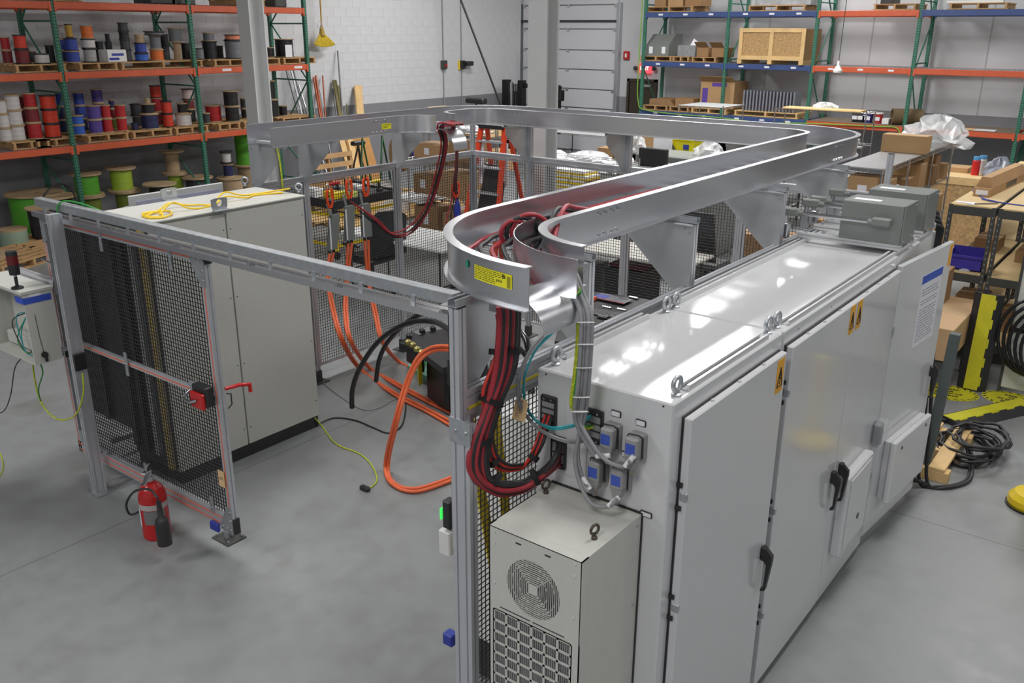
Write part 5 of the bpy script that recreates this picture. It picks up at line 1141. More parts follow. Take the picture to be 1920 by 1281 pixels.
for h in (BL, BM, BT):
    for i, (a, b) in enumerate(zip(XU, XU[1:])):
        m = mats[h][i]
        for y in (RYF, RYB):
            o = MB().box(a+.04, b-.04, y-.045, y+.03, h-.06, h+.06, .008).build('beam', m, br)
            for xx in (a+.045, b-.045): MB().box(xx-.022, xx+.022, y-.052, y+.02, h-.09, h+.06, .004).build('connector', m, o)
            if y == RYF and (i < 2 or (h == BM and i == 2)):
                for f in (.2, .5, .8): MB().box(a+(b-a)*f-.06, a+(b-a)*f+.06, y-.0465, y-.045, h-.015, h+.025).build('shelf_label', PAPER, o)
        if h == BL and i >= 2: MB().box(a+.05, b-.05, RYF-.05, RYB+.02, h+.0605, h+.0645).build('deck_board', M('deck_brown', (128, 114, 96), .7, 0, .08, 3), br); continue
        mb = MB(); k = int((b-a-.1)/.1)
        for j in range(k): xx = a+.06+(b-a-.12)*j/(k-1); mb.box(xx-.003, xx+.003, RYF-.05, RYB, h+.06, h+.067)
        for y in [RYF+.1*j for j in range(11)]: mb.box(a+.05, b-.05, y-.003, y+.003, h+.055, h+.061)
        tag(mb.build('wire_deck', GALV, br), kind='stuff')
def bxz(px, py, y=RYF+.35): p = FY(px, py, y); return p.x, p.z
def bpal(px0, px1, level, label, ly=.9, py=None, m=WOOD):
    py = {BL: 205, BM: 112, BT: 15}[level] if py is None else py
    a, b = bxz(px0, py)[0], bxz(px1, py)[0]; z = level+.068
    return pallet(label, (a+b)/2, RYF+.5, z, ly, abs(b-a), PI/2, 'pallets on the back rack', m), (a+b)/2, z+.1235
def bbox(px0, px1, z, hpx, m, label, name='cardboard_box', y0=RYF+.1, dy=.6, py=100, cat='box', top=None):
    a, b = FY(px0, py, y0).x, FY(px1, py, y0).x; h = hpx*depth((a, y0, z))/FPX
    o = T(name, label, cat, ((a+b)/2, y0+dy/2, z)); MB().box(a, b, y0, y0+dy, z, z+h, .006).build('carton', m, o)
    if top == 'tape': MB().box(a+.01, b-.01, y0+dy/2-.03, y0+dy/2+.03, z+h, z+h+.001).build('tape_strip', M('packing_tape', (196, 170, 130), .4), o)
    if top == 'flap':
        MB().ext([(0, 0), (b-a, 0), (b-a, .25), (0, .25)], (a, y0, z+h), (1, 0, 0), (0, -.7, .5), (0, .004, .004)).build('flap', m, o)
    return o, (a, b, h)
# middle level: grey machine hood, wrapped tote, cartons, crate
_, cx, z = bpal(1210, 1270, BM, 'pallet under the grey machine hood on the back rack')
a, b = bxz(1220, 100)[0], bxz(1262, 100)[0]; t = T('machine_hood', 'grey sheet metal hood with slanted top on a pallet', 'machine cover', ((a+b)/2, RYF+.4, z)); h = .52
MB().ext([(0, 0), (.7, 0), (.7, .52), (.34, .52), (0, .26)], (a, RYF+.1, z), (0, 1, 0), (0, 0, 1), (b-a, 0, 0)).build('shell', GREYB, t)
for f in (.22, .78): MB().box(a+(b-a)*f-.05, a+(b-a)*f+.05, RYF+.098, RYF+.1, z+.06, z+.22).build('paper_tag', PAPER, t)
_, cx, z = bpal(1270, 1303, BM, 'pallet under the wrapped grey tote on the back rack')
o, _ = bbox(1270, 1303, z, 20, M('wrapped_tote', (140, 142, 146), .3, 0, .15, 7, .3), 'wrapped grey tote next to the machine hood', 'plastic_tote', cat='tote')
_, cx, z = bpal(1306, 1353, BM, 'pallet under two cartons on the back rack')
bbox(1306, 1328, z, 17, KRAFT2, 'left of two open cartons beside the rack upright', top='flap'); bbox(1334, 1357, z, 17, KRAFT2, 'right of two open cartons beside the rack upright', top='flap')
x_, z_ = bxz(1315, 75); tag(MB().ext([(0, 0), (.5, 0), (.5, .35), (0, .35)], (x_-.3, RYF+.3, z+.2), (.78, 0, -.55), (.2, .3, .62), (0, .01, .005)).build('carton_lid', PAPER), 'white carton lid sticking up over the open cartons', 'lid')
a, b = FY(1384, 90, RYF-.1).x, FY(1508, 90, RYF-.1).x; z = BM+.068
cr = T('wooden_crate', 'large strand-board crate with pine frame on the back rack', 'crate', ((a+b)/2, RYF+.5, z)); y0 = RYF-.1; y1 = RYF+1.0; h = FY(1440, 53, y0).z-z; OSB = m_chips()
MB().box(a+.03, b-.03, y0+.03, y1, z+.09, z+h-.01).build('panel', OSB, cr)
for (u0, u1, w0, w1) in ((a, a+.09, z+.09, z+h), (b-.09, b, z+.09, z+h), ((a+b)/2-.045, (a+b)/2+.045, z+.18, z+h-.09), (a+.09, b-.09, z+.09, z+.18), (a+.09, b-.09, z+h-.09, z+h)): MB().box(u0, u1, y0, y0+.03, w0, w1, .004).build('frame_board', PINE, cr)
for xx in (a+.05, (a+b)/2, b-.05): MB().box(xx-.05, xx+.05, y0, y1, z, z+.09).build('skid', PINE, cr)
# lower level
_, cx, z = bpal(1215, 1262, BL, 'pallet under flattened cartons on the lowest blue beam')
for k in range(4): tag(MB().box(FY(1216, 190, RYF).x, FY(1262-2*k, 190, RYF).x, RYF+.05, RYF+.85, z+.04*k, z+.04*k+.036).build('flat_carton', KRAFT2), '%s flattened carton from the bottom of the pile' % nth[k], 'cardboard', 'flattened cartons')
_, cx, z = bpal(1264, 1302, BL, 'pallet under the tied carton bundle'); bbox(1266, 1300, z, 15, KRAFT2, 'tied bundle of brown cartons on the lowest blue beam', py=190, top='tape')
_, cx, z = bpal(1305, 1372, BL, 'pallet under the big carton with purple print', py=208, m=PINE)
o, (a, b, h) = bbox(1312, 1375, z, 48, KRAFT, 'big brown carton with purple print and sloped open top', y0=RYF+.12, dy=.8, py=190, top='flap'); PUR = M('purple_print', (92, 66, 150), .6)
MB().box(a+.05, a+.2, RYF+.118, RYF+.12, z+.05, z+h*.75).build('purple_panel', PUR, o); MB().box(a+.3, b-.2, RYF+.118, RYF+.12, z+h*.82, z+h*.96).build('purple_panel', PUR, o)
_, cx, z = bpal(1385, 1505, BL, 'long new pallet under the finned panels', py=215, m=PINE)
a, b = FY(1400, 190, RYF+.3).x, FY(1494, 190, RYF+.3).x
for k in range(16):
    x = a+(b-a)*k/15; t = MB().box(x-.02, x+.02, RYF+.1, RYF+.55, z, z+.47, .006).build('finned_panel', M('panel_silver', (190, 194, 206), .35, .8, .05, 8)); tag(t, '%s silver panel from the left in the row on the pallet' % nth[k], 'panel', 'silver panels in a row')
# paint pails, tube, cartons on orange level
for px, c, lab in ((1605, (30, 34, 38), 'dark pail, first from left on the orange beam'), (1614, (36, 40, 46), 'charcoal pail, second from left on the orange beam'), (1628, (44, 50, 120), 'navy pail, third from left on the orange beam'), (1646, (176, 44, 48), 'red pail on the orange beam')):
    x = FY(px, 225, RYF+.3).x; z = BL+.068; t = T('paint_pail', lab, 'pail', (x, RYF+.3, z), 0, 'paint pails'); m = M('pail_%d' % px, c, .4)
    MB().lathe([(0, 0), (.085, 0), (.1, .2), (.1, .215), (0, .215)], (x, RYF+.3, z), 18).build('bucket', m, t); MB().lathe([(.104, .2), (.108, .2), (.108, .225), (0, .225)], (x, RYF+.3, z), 18).build('lid', WHT if c[0] > 40 else STEELD, t); MB().box(x-.06, x+.06, RYF+.196, RYF+.2, z+.06, z+.14).build('label', PAPER, t)
bbox(1653, 1666, BL+.068, 10, WHT, 'small white and blue carton beside the red pail', py=228, y0=RYF+.15, dy=.25)
a, b = FY(1672, 226, RYF+.25), FY(1698, 224, RYF+.5); t = T('paper_tube', 'fat brown cardboard tube lying on the orange beam', 'tube', (a.x, RYF+.3, BL+.068)); zc = BL+.068+.17
ax = Vector((.85, .45, 0)).normalized(); MB().lathe([(.15, 0), (.17, 0), (.17, .62), (.15, .62), (.15, 0)], (a.x, RYF+.2, zc), 22, ax).build('tube_wall', M('tube_brown', (110, 92, 66), .8, 0, .12, 8), t)
bbox(1738, 1762, BL+.068, 12, KRAFT, 'single carton on the far right orange beam', py=232, y0=RYF+.3, dy=.35)
for i, (px0, px1, m, lab) in enumerate(((1735, 1764, WHT, 'white board under the single carton'), (1810, 1828, TAG, 'yellowish flat board on the right orange beam'), (1828, 1868, PAPER, 'long white strip on the right orange beam'))):
    a, b = FY(px0, 240, RYF+.1).x, FY(px1, 240, RYF+.1).x; tag(MB().box(a, b, RYF+.02, RYF+.28, BL+.0675, BL+.09-.004*i).build('flat_board', m), lab, 'board')
# top level
for px0, px1, lab in ((1222, 1310, 'left pallet on the top beam of the back rack'), (1412, 1520, 'wrapped pallet on the top beam of the back rack'), (1645, 1725, 'pallet alone on the top orange beam'), (1785, 1895, 'pallet on the top right blue beam')):
    bpal(px0, px1, BT, lab)
zt = BT+.068+.1235
for px0, px1, m, lab in ((1227, 1248, KRAFT2, 'left carton on the top pallet'), (1252, 1280, KRAFT, 'middle carton on the top pallet'), (1284, 1313, KRAFT2, 'right carton on the top pallet')): bbox(px0, px1, zt, 20, m, lab, py=10)
bbox(1415, 1520, zt, 14, M('film_wrap', (170, 172, 176), .25, 0, .2, 8, .5), 'plastic-wrapped load on the top beam', 'wrapped_load', py=10, cat='load')
bbox(1650, 1672, zt, 16, BLK, 'black machine part on the top orange beam', 'machine_part', py=10, cat='machine part')
tag(MB().box(FY(1772, 9, RYF).x, FY(1878, 9, RYF).x, RYF+.1, RYF+.25, zt, zt+.05).build('long_profile', WHT), 'long white profile lying over the top right pallet', 'profile')
# lamp pendant / plug on a cord
p = FY(1571, 130, 18.5)
t = T('pendant_plug', 'white pendant socket hanging on a thin black cord', 'pendant', p); MB().cyl((p.x, p.y, p.z+.1), (p.x+.03, p.y, CEIL), .007, 6).build('cord', RUB, t); MB().lathe([(0, -.06), (.08, -.06), (.09, -.02), (.05, .04), (.025, .08), (.025, .16), (0, .16)], p, 14).build('socket', WHT, t)
cable('hose_line', 'yellow-green hose draped along the back rack', [(XU[0]-.06, RYF-.08, 4.5), (XU[0]-.08, RYF-.08, 2.5), (XU[0]-.05, RYF-.08, 1.6), (XU[0]+.3, RYF-.1, 1.36), (XU[1], RYF-.1, 1.3), (XU[2]-1, RYF-.1, 1.25), (XU[2], RYF-.1, 1.3), (XU[3]-.6, RYF-.08, 1.33), (XU[3]-.1, RYF-.08, 1.3), (XU[3]-.04, RYF-.09, .9)], .014, M('hose_green', (120, 170, 60), .5), 'hose')
# ------------------------------------------------------------------ work hall beyond the fences
def wire_shelf(label, x0, x1, y0, y1, levels, ztop, solid=False, cat='wire shelving', poles=None, name='wire_shelf'):
    t = T(name, label, cat, ((x0+x1)/2, (y0+y1)/2, 0))
    for x in (x0+.02, x1-.02):
        for y in (y0+.02, y1-.02): MB().cyl((x, y, 0), (x, y, ztop), .0125, 8).build('pole', CHROME, t)
    for z in levels:
        mb = MB()
        for x in (x0+.02, x1-.02): mb.tube([(x, y0, z), (x, y1, z)], .005, 5); mb.tube([(x, y0, z-.03), (x, y1, z-.03)], .004, 5)
        for y in (y0+.02, y1-.02): mb.tube([(x0, y, z), (x1, y, z)], .005, 5); mb.tube([(x0, y, z-.03), (x1, y, z-.03)], .004, 5)
        n = int(max(x1-x0, y1-y0)/.06)
        for i in range(1, n):
            if x1-x0 > y1-y0: x = x0+(x1-x0)*i/n; mb.tube([(x, y0, z+.004), (x, y1, z+.004)], .0028, 4); mb.tube([(x, y0+.02, z), (x, y0+.02, z-.03)], .0025, 4)
            else: y = y0+(y1-y0)*i/n; mb.tube([(x0, y, z+.004), (x1, y, z+.004)], .0028, 4); mb.tube([(x1-.02, y, z), (x1-.02, y, z-.03)], .0025, 4)
        o = tag(mb.build('wire_deck', CHROME, t), kind='stuff')
        if solid: MB().box(x0+.01, x1-.01, y0+.01, y1-.01, z+.006, z+.010).build('shelf_liner', M('liner_grey', (176, 178, 180), .4, .2, .04, 6), t)
    return t
def carton(label, x, y, z, lx, ly, lz, m=KRAFT, rz=0, name='cardboard_box', tape=True, group=None, lab=False, cat='box'):
    t = T(name, label, cat, (x, y, z), rz, group); MB().box(-lx/2, lx/2, -ly/2, ly/2, 0, lz, .004).build('carton', m, t, True)
    if tape: MB().box(-lx/2+.002, lx/2-.002, -.025, .025, lz, lz+.001).build('tape_strip', M('packing_tape', (196, 170, 130), .4), t, True)
    if lab: MB().box(-.05, .05, -ly/2-.001, -ly/2, lz*.3, lz*.75).build('white_sticker', PAPER, t, True)
    return t
def lump(name, label, cat, x, y, z, lx, ly, lz, m, seed=0, amp=.25):      # crumpled bag or film
    rnd = random.Random(seed); n, k = 22, 9; mb = MB(); vs = []; 
    ph = [rnd.uniform(0, 6.28) for _ in range(8)]
    for j in range(k+1):
        f = PI/2*j/k
        for i in range(n):
            a = 2*PI*i/n; w_ = 1+amp*(math.sin(3*a+ph[0]+j)*.5+math.sin(5*a+ph[1]-j*1.7)*.35+math.sin(9*a+ph[2]+2*j)*.25)
            zz = math.sin(f)*(1+amp*.9*math.sin(4*a+ph[3]+j*.8)*math.cos(f)+amp*.6*math.sin(7*a+ph[4]))
            vs.append((x+lx/2*math.cos(f)*w_*math.cos(a), y+ly/2*math.cos(f)*w_*math.sin(a), z+max(0, lz*zz)))
    mb.add(vs, [(j*n+i, j*n+(i+1) % n, (j+1)*n+(i+1) % n, (j+1)*n+i) for j in range(k) for i in range(n)], False)
    return tag(mb.build(name, m), label, cat)
def worktable(label, x0, x1, y0, y1, z, top=WHT, leg=BLK, name='work_table', th=.04, legw=.025, shelf=None):
    t = T(name, label, 'table', ((x0+x1)/2, (y0+y1)/2, 0))
    MB().box(x0, x1, y0, y1, z-th, z, .012).build('table_top', top, t)
    for x in (x0+.12, x1-.12):
        for y in (y0+.08, y1-.08): MB().cyl((x, y, 0), (x, y, z-th), legw/2, 8).build('leg', leg, t)
        MB().cyl((x, y0+.08, z*.3), (x, y1-.08, z*.3), legw*.4, 6).build('cross_bar', leg, t)
    if shelf: MB().box(x0+.05, x1-.05, y0+.05, y1-.05, shelf-.02, shelf).build('lower_shelf', top, t)
    return t
# tool cart, black frame with yellow legs
cx, cy = -10.1, 8.85; cz = .86
cart = T('tool_cart', 'black and yellow tool cart loaded with tools behind the left fence', 'cart', (cx-.4, cy+.65, 0))
x0, x1, y0, y1 = cx-.85, cx, cy, cy+1.35
MB().box(x0, x1, y0, y1, cz-.03, cz, .005).build('tray_top', STEELD, cart)
for (a, b, c, d) in ((x0, x1, y0-.02, y0+.02), (x0, x1, y1-.02, y1+.02), (x0-.02, x0+.02, y0, y1), (x1-.02, x1+.02, y0, y1)): MB().box(a, b, c, d, cz-.10, cz+.03, .006).build('rim', BLK, cart)
for x in (x0, x1):
    for y in (y0, y1):
        MB().box(x-.03, x+.03, y-.03, y+.03, .12, .48, .006).build('lower_leg', YEL, cart); MB().box(x-.032, x+.032, y-.032, y+.032, .46, cz+.03, .006).build('upper_leg', BLK, cart); MB().cyl((x-.02, y, .055), (x+.02, y, .055), .055, 14).build('caster', BLK, cart)
for z in (.2, .66): MB().box(x1-.015, x1+.015, y0, y1, z-.02, z+.02).build('side_bar', YEL, cart); MB().box(x0, x1, y0-.015, y0+.015, z-.02, z+.02).build('side_bar', YEL, cart)
tools = [('drill', REDP, .3, .5, 'red power drill on the tool cart'), ('box', YEL, .55, .25, 'yellow parts case at the cart edge'), ('box', WHT, .2, .15, 'white carton on the tool cart'), ('box', STEELD, .62, .7, 'dark case on the tool cart'), ('box', WHT, .35, .9, 'white tub at the far cart end'), ('drill', YEL, .65, 1.05, 'yellow power drill on the tool cart'), ('box', GREYB, .15, .75, 'grey meter on the tool cart'), ('box', M('pale_lime', (200, 206, 110), .5), .7, .42, 'lime coloured case near the cart front'), ('box', BLK, .12, 1.1, 'black case at the back of the cart')]
for k, (ty, m, dx, dy, lab) in enumerate(tools):
    x, y, z = x0+dx, y0+dy, cz
    if ty == 'box':
        t = T('tool_case', lab, 'case', (x, y, z)); l = .1+.03*(k % 3); MB().box(x-l, x+l, y-.09, y+.09, z, z+.08+.03*(k % 3), .01).build('case', m, t); MB().box(x-.03, x+.03, y-.095, y-.09, z+.03, z+.06).build('clasp', STEELD, t)
    else:
        t = T('power_drill', lab, 'drill', (x, y, z)); MB().tube([(x, y-.1, z+.17), (x, y-.02, z+.17), (x, y+.1, z+.17)], [.02, .035, .03], 10).build('motor', m, t); MB().tube([(x, y+.07, z+.15), (x, y+.09, z+.03)], [.02, .024], 8).build('grip', BLK, t); MB().box(x-.035, x+.035, y+.04, y+.13, z, z+.05, .006).build('battery', BLK, t); MB().cyl((x, y-.1, z+.17), (x, y-.16, z+.17), .012, 8).build('chuck', CHROME, t)
# lumber on the floor, sheets and pallets leaning further back
for k in range(12):
    x = -11.5-.28*(k % 6)+.05*(k//6); z = .045*(k//6)
    tag(MB().box(x-.12, x+.12, 10.2+.1*(k % 3), 13.1-.15*(k % 4), z, z+.042, .003).build('lumber_board', PINE), '%s board of the lumber pile, %s layer' % (nth[k % 6], 'bottom' if k < 6 else 'top'), 'board', 'lumber on the floor')
for k in range(3):
    y = 12.9+.25*k; tag(MB().box(-13.6, -11.4, y, y+.2, 0, .09+.02*k, .003).build('timber_beam', PINE), '%s timber beam lying crosswise behind the lumber pile' % nth[k], 'beam', 'crosswise timbers')
def sheet(label, px0, px1, pyt, y, m, th=.02, lx=.3):
    a = FX(px0, pyt, -14.0); b = FX(px1, pyt, -14.0)
    tag(MB().ext([(0, 0), (b.y-a.y, 0), (b.y-a.y, 1), (0, 1)], (-13.6, a.y, 0), (0, 1, 0), (-.4, 0, a.z), (-th, 0, -th*.3)).build('leaning_sheet', m), label, 'board', 'sheets leaning far left')
sheet('plywood sheet leaning behind the tool cart', 648, 692, 262, 0, M('ply_tan', (176, 128, 70), .6, 0, .08, 2)); sheet('narrow pine board leaning left of the plywood', 636, 646, 262, 0, PINE)
sheet('second narrow pine board leaning beside the first', 650, 660, 258, 0, PINE)
p = FX(622, 300, -13.4); t = pallet('pallet standing on edge behind the left fence', 0, 0, 0, 1.0, 1.2, 0, 'standing pallets'); t.location = (-13.5, p.y, .5); t.rotation_euler = (0, PI/2-.2, 0)
for k, (px, py, lab) in enumerate(((673, 262, 'black roller stand behind the left fence'),)):
    p = FX(673, 300, -12.6); t = T('roller_stand', lab, 'stand', (-12.6, p.y, 0)); zt = FX(673, 264, -12.6).z
    MB().box(-12.66, -12.54, p.y-.15, p.y+.15, zt-.08, zt, .02).build('roller', BLK, t)
    for a in (0, 2.1, 4.2): MB().tube([(-12.6, p.y, zt-.08), (-12.6+.35*math.cos(a), p.y+.35*math.sin(a), .0)], .018, 6).build('leg', BLK, t)
p = FX(700, 300, -12.2); t = T('reel_cart', 'green reel cart with a tan and a blue reel behind the left fence', 'cart', (-12.2, p.y, 0)); zt = FX(700, 258, -12.2).z
for s in (-.25, .25): MB().tube([(-12.2, p.y+s-.15, 0), (-12.2, p.y+s, zt), (-12.2, p.y+s+.3, 0)], .025, 6).build('frame', M('cart_green', (30, 90, 50), .5), t)
MB().lathe([(0, 0), (.32, 0), (.32, .02), (.14, .02), (.14, .16), (.3, .16), (.3, .18), (0, .18)], (-12.0, p.y+.35, zt-.35), 22, (.5, 1, 0)).build('tan_reel', PLY, t); MB().lathe([(0, 0), (.26, 0), (.26, .22), (0, .22)], (-11.9, p.y+.62, zt-.32), 22, (.5, 1, 0)).build('blue_reel', BLUE, t)
lump('sheet_stack', 'pale plastic-covered stack above the lumber', 'stack', -12.2, 11.7, .0, 1.3, 1.6, .62, FILM, 3, .08)
tag(MB().box(-12.8, -11.7, 10.9, 12.3, .0, .42, .01).build('packing_crate', PINE), 'pine packing crate under the plastic cover', 'crate')
tag(MB().box(-12.1, -11.3, 8.6, 9.3, 0, .75, .02).build('equipment_case', BLK), 'black equipment case beyond the tool cart', 'case')
# office chair and folding table behind the left fence
c = FZ(700, 550); ch = T('office_chair', 'black office chair with its back to the fence', 'chair', (c.x, c.y, 0))
cxx, cyy = c.x, c.y
MB().box(cxx-.27, cxx+.25, cyy-.25, cyy+.25, .44, .54, .04).build('seat', BLK, ch); MB().ext([(-.25, 0), (.25, 0), (.23, .5), (.12, .58), (-.12, .58), (-.23, .5)], (cxx+.25, cyy, .56), (.3, 1, 0), (.12, 0, 1), (.06, 0, 0)).build('backrest', BLK, ch)
for s in (-1, 1): MB().box(cxx-.2, cxx+.1, cyy+s*.3-.03, cyy+s*.3+.03, .68, .72, .015).build('armrest', BLK, ch); MB().cyl((cxx-.02, cyy+s*.3, .5), (cxx-.02, cyy+s*.3, .68), .02, 8).build('arm_post', BLK, ch)
MB().cyl((cxx, cyy, .1), (cxx, cyy, .44), .03, 10).build('gas_spring', STEELD, ch)
for k in range(5): a = 2*PI*k/5+.3; MB().tube([(cxx, cyy, .12), (cxx+.3*math.cos(a), cyy+.3*math.sin(a), .07)], [.03, .018], 6).build('base_leg', BLK, ch); MB().cyl((cxx+.3*math.cos(a)-.015, cyy+.3*math.sin(a), .03), (cxx+.3*math.cos(a)+.015, cyy+.3*math.sin(a), .03), .03, 10).build('caster', BLK, ch)
worktable('white folding table behind the left fence', -9.0, -7.15, 7.95, 8.8, .74, WHT, BLK, 'folding_table', .045)
worktable('small white table behind the office chair', -10.4, -9.6, 10.2, 10.9, .74, WHT, BLK, 'folding_table', .04)
# chrome wire rack left of the ladder
wire_shelf('chrome wire rack with cartons left of the orange ladder', -9.9, -8.5, 10.2, 10.75, (.25, .85, 1.4, 1.85), 1.9)
for k, (x, z, lx, lz, m, lab) in enumerate(((-9.55, .26, .5, .4, KRAFT2, 'lower left brown carton in the chrome rack'), (-8.95, .26, .5, .35, KRAFT, 'lower right carton in the chrome rack'), (-9.6, .86, .4, .3, KRAFT2, 'middle left carton in the chrome rack'), (-9.0, .86, .6, .38, KRAFT, 'middle right carton in the chrome rack'), (-9.5, 1.41, .55, .22, KRAFT, 'upper left carton in the chrome rack'), (-8.85, 1.41, .4, .3, KRAFT2, 'upper right carton in the chrome rack'))): carton(lab, x, 10.47, z, lx, .45, lz, m, 0, lab=(k % 2 == 0))
lump('plastic_bag', 'red plastic bag on the chrome rack top', 'bag', -9.5, 10.47, 1.86, .5, .4, .12, M('red_bag', (190, 40, 70), .4, 0, .1, 8), 6); lump('plastic_bag', 'white plastic bag on the chrome rack top', 'bag', -8.9, 10.47, 1.86, .6, .4, .1, M('white_bag', (220, 222, 226), .4, 0, .06, 8), 8)
wire_shelf('second chrome wire rack behind the first with wooden boards', -11.6, -9.8, 12.4, 13.0, (.3, .9, 1.5, 1.9), 1.95)
tag(MB().box(-11.5, -9.9, 12.45, 12.9, 1.91, 1.95, .004).build('wooden_board', PINE), 'pine board on top of the second chrome rack', 'board'); tag(MB().box(-11.4, -10.0, 12.4, 12.85, 1.51, 1.62, .004).build('wooden_board', PINE), 'thick board on the upper shelf of the second chrome rack', 'board')
for k in range(4): carton('%s carton from the left on the second chrome rack' % nth[k], -11.3+.42*k, 12.7, .91, .38, .45, .3+.06*(k % 2), KRAFT if k % 2 else KRAFT2)
# step ladder
lx, ly = -7.35, 9.25; lad = T('step_ladder', 'orange and black step ladder behind the far fence', 'ladder', (lx, ly, 0)); ORL = M('ladder_orange', (226, 72, 40), .4, 0, .05, 6); zt = 2.12
for s in (-1, 1):
    o = MB().ext([(-.035, -.015), (.035, -.015), (.035, .015), (-.035, .015)], (lx+s*.33-.0, ly-.5, 0), (1, 0, 0), (0, 1, 0), (-s*.14, .45, zt)).build('front_rail', ORL, lad)
    MB().box(lx+s*.33-.04, lx+s*.33+.04, ly-.53, ly-.47, 0, .05).build('rubber_foot', BLK, lad)
    MB().ext([(-.03, -.012), (.03, -.012), (.03, .012), (-.03, .012)], (lx+s*.30, ly+.55, 0), (1, 0, 0), (0, 1, 0), (-s*.12, -.5, zt-.05)).build('rear_rail', ORL, lad)
    MB().box(lx+s*.20-.04, lx+s*.20+.04, ly-.07, ly-.04, zt-.75, zt-.2).build('rail_sticker', PAPER, lad)
for k in range(6):
    f = (k+1)/6.6; z = zt*f; y = ly-.5+.45*f; w_ = .33-.14*f; MB().box(lx-w_, lx+w_, y-.04, y+.05, z-.012, z+.012, .003).build('step', ALP, lad)
MB().box(lx-.2, lx+.2, ly-.12, ly+.16, zt-.03, zt+.02, .01).build('top_cap', BLK, lad)
MB().ext([(-.2, 0), (.2, 0), (.17, .62), (-.17, .62)], (lx+.02, ly-.18, 1.0), (1, 0, 0), (0, .25, 1), (0, .02, 0)).build('black_tray', BLK, lad)
MB().box(lx-.24, lx+.24, ly-.34, ly-.12, .98, 1.02, .01).build('work_shelf', BLK, lad)
for s, m in ((-.3, YEL), (-.12, YEL)): MB().box(lx+s-.06, lx+s+.06, ly-.5, ly-.4, .62, .76, .01).build('tool_pouch', m, lad)
# tables and racks behind the far fence
wire_shelf('long wire bench with white plastic bags behind the column', -9.9, -7.9, 13.3, 14.1, (.3, .95), .98, True)
for k, (x, l, lab) in enumerate(((-9.5, .75, 'left white plastic bag on the wire bench'), (-8.7, 1.1, 'big white plastic bag in the middle of the wire bench'), (-8.0, .5, 'small white bag at the right end of the wire bench'))): lump('plastic_bag', lab, 'bag', x, 13.65, .965, l, .6, .22+.05*(k == 1), M('white_bag', (220, 222, 226), .4, 0, .06, 8), 20+k)
wire_shelf('wire shelf stacked with yellow and white cartons', -8.75, -7.0, 11.9, 12.5, (.3, .8, 1.35), 1.4)
k = 0
for lv in range(5):
    for i in range(3):
        x = -8.45+.30*i+(.05 if lv % 2 else 0); z = .812+.075*lv
        if lv == 4 and i == 0: continue
        t = T('yellow_carton', '%s white and yellow carton from the left, %s layer from the bottom' % (nth[i], nth[lv]), 'box', (x, 12.15, z), 0, 'white and yellow cartons'); MB().box(x-.14, x+.14, 11.95, 12.35, z, z+.073, .003).build('carton', WHT, t); MB().box(x-.141, x+.141, 11.948, 12.352, z+.002, z+.034).build('yellow_band', YEL, t); k += 1
carton('brown carton right of the yellow ones', -7.4, 12.2, .812, .4, .45, .22, KRAFT); carton('long carton under the yellow ones', -8.2, 12.2, .312, .7, .5, .32, KRAFT2); carton('dark tray carton on the lower shelf', -7.4, 12.2, .312, .5, .5, .25, KRAFT2)
tag(MB().box(-8.74, -8.6, 11.95, 12.45, 1.362, 1.75, .01).build('monitor', BLK), 'small black monitor edge left of the yellow cartons', 'monitor')
wire_shelf('low wire cart with grey decks behind the white bags', -12.2, -9.6, 16.6, 17.6, (.5, 1.15), 1.2, True)
for k in range(3): tag(MB().box(-13.2+1.35*k, -11.95+1.35*k, 18.6-.25*k, 19.8-.25*k, 1.20, 1.235, .004).build('metal_sheet', M('grey_sheet', (150, 152, 156), .35, .5, .05, 3)), '%s grey metal deck from the left, seen over the far tray' % nth[k], 'metal deck', 'grey decks')
worktable('long bench carrying the grey metal decks', -13.3, -9.1, 18.0, 19.9, 1.19, STEELD, STEELD, 'work_bench')
tag(MB().ext([(0, 0), (.9, 0), (.9, .09), (0, .09)], (-9.35, 17.85, 1.24), (1, .25, 0), (-.2, 1, 0), (0, 0, .03)).build('wood_strip', PINE), 'pale wood strip lying on the metal decks', 'board')
# black forklift mast and boom
p = FY(965, 150, 20.5); mk = T('forklift_mast', 'black forklift mast and carriage by the back wall', 'forklift', (p.x, 20.6, 0)); DK = M('mast_black', (24, 24, 25), .4, .3, .1, 6)
xs = [FY(q, 160, 20.5).x for q in (943, 953, 972, 981)]; zt = p.z
for a, b in ((xs[0], xs[1]), (xs[2], xs[3])): MB().box(a, b, 20.45, 20.65, 0, zt, .01).build('mast_rail', DK, mk)
MB().box(xs[1], xs[2], 20.5, 20.58, .4, zt-.3).build('carriage', DK, mk); MB().cyl(((xs[1]+xs[2])/2, 20.42, .3), ((xs[1]+xs[2])/2, 20.42, zt-.05), .05, 10).build('lift_cylinder', CHROME, mk)
for i in range(6): MB().cyl((xs[1]+.03+.06*i, 20.48, .5), (xs[1]+.03+.06*i, 20.48, zt-.1), .02, 6).build('hydraulic_hose', RUB, mk)
xb = FY(1046, 160, 20.5).x; MB().box(xs[3], xb, 20.5, 20.6, zt-.2, zt-.08, .01).build('cross_beam', DK, mk); MB().box(xb-.06, xb+.06, 20.45, 20.6, .6, zt-.1, .01).build('hook_post', DK, mk); MB().box(xb-.12, xb+.16, 20.4, 20.62, zt-.5, zt-.2, .03).build('hook_head', DK, mk)
MB().box(xs[2], xs[2]+.1, 20.44, 20.45, zt-1.1, zt-.7).build('yellow_decal', YEL, mk); MB().box(xs[0], xs[3], 20.7, 21.4, .15, 1.2, .08).build('truck_body', DK, mk)
a, b = FY(866, 5, 18), FY(938, 195, 18); d = b-a; tag(MB().tube([a-d*.25, b+d*.45], .025, 8).build('slanted_pole', DK), 'long black pole slanting down in front of the block wall', 'pole')
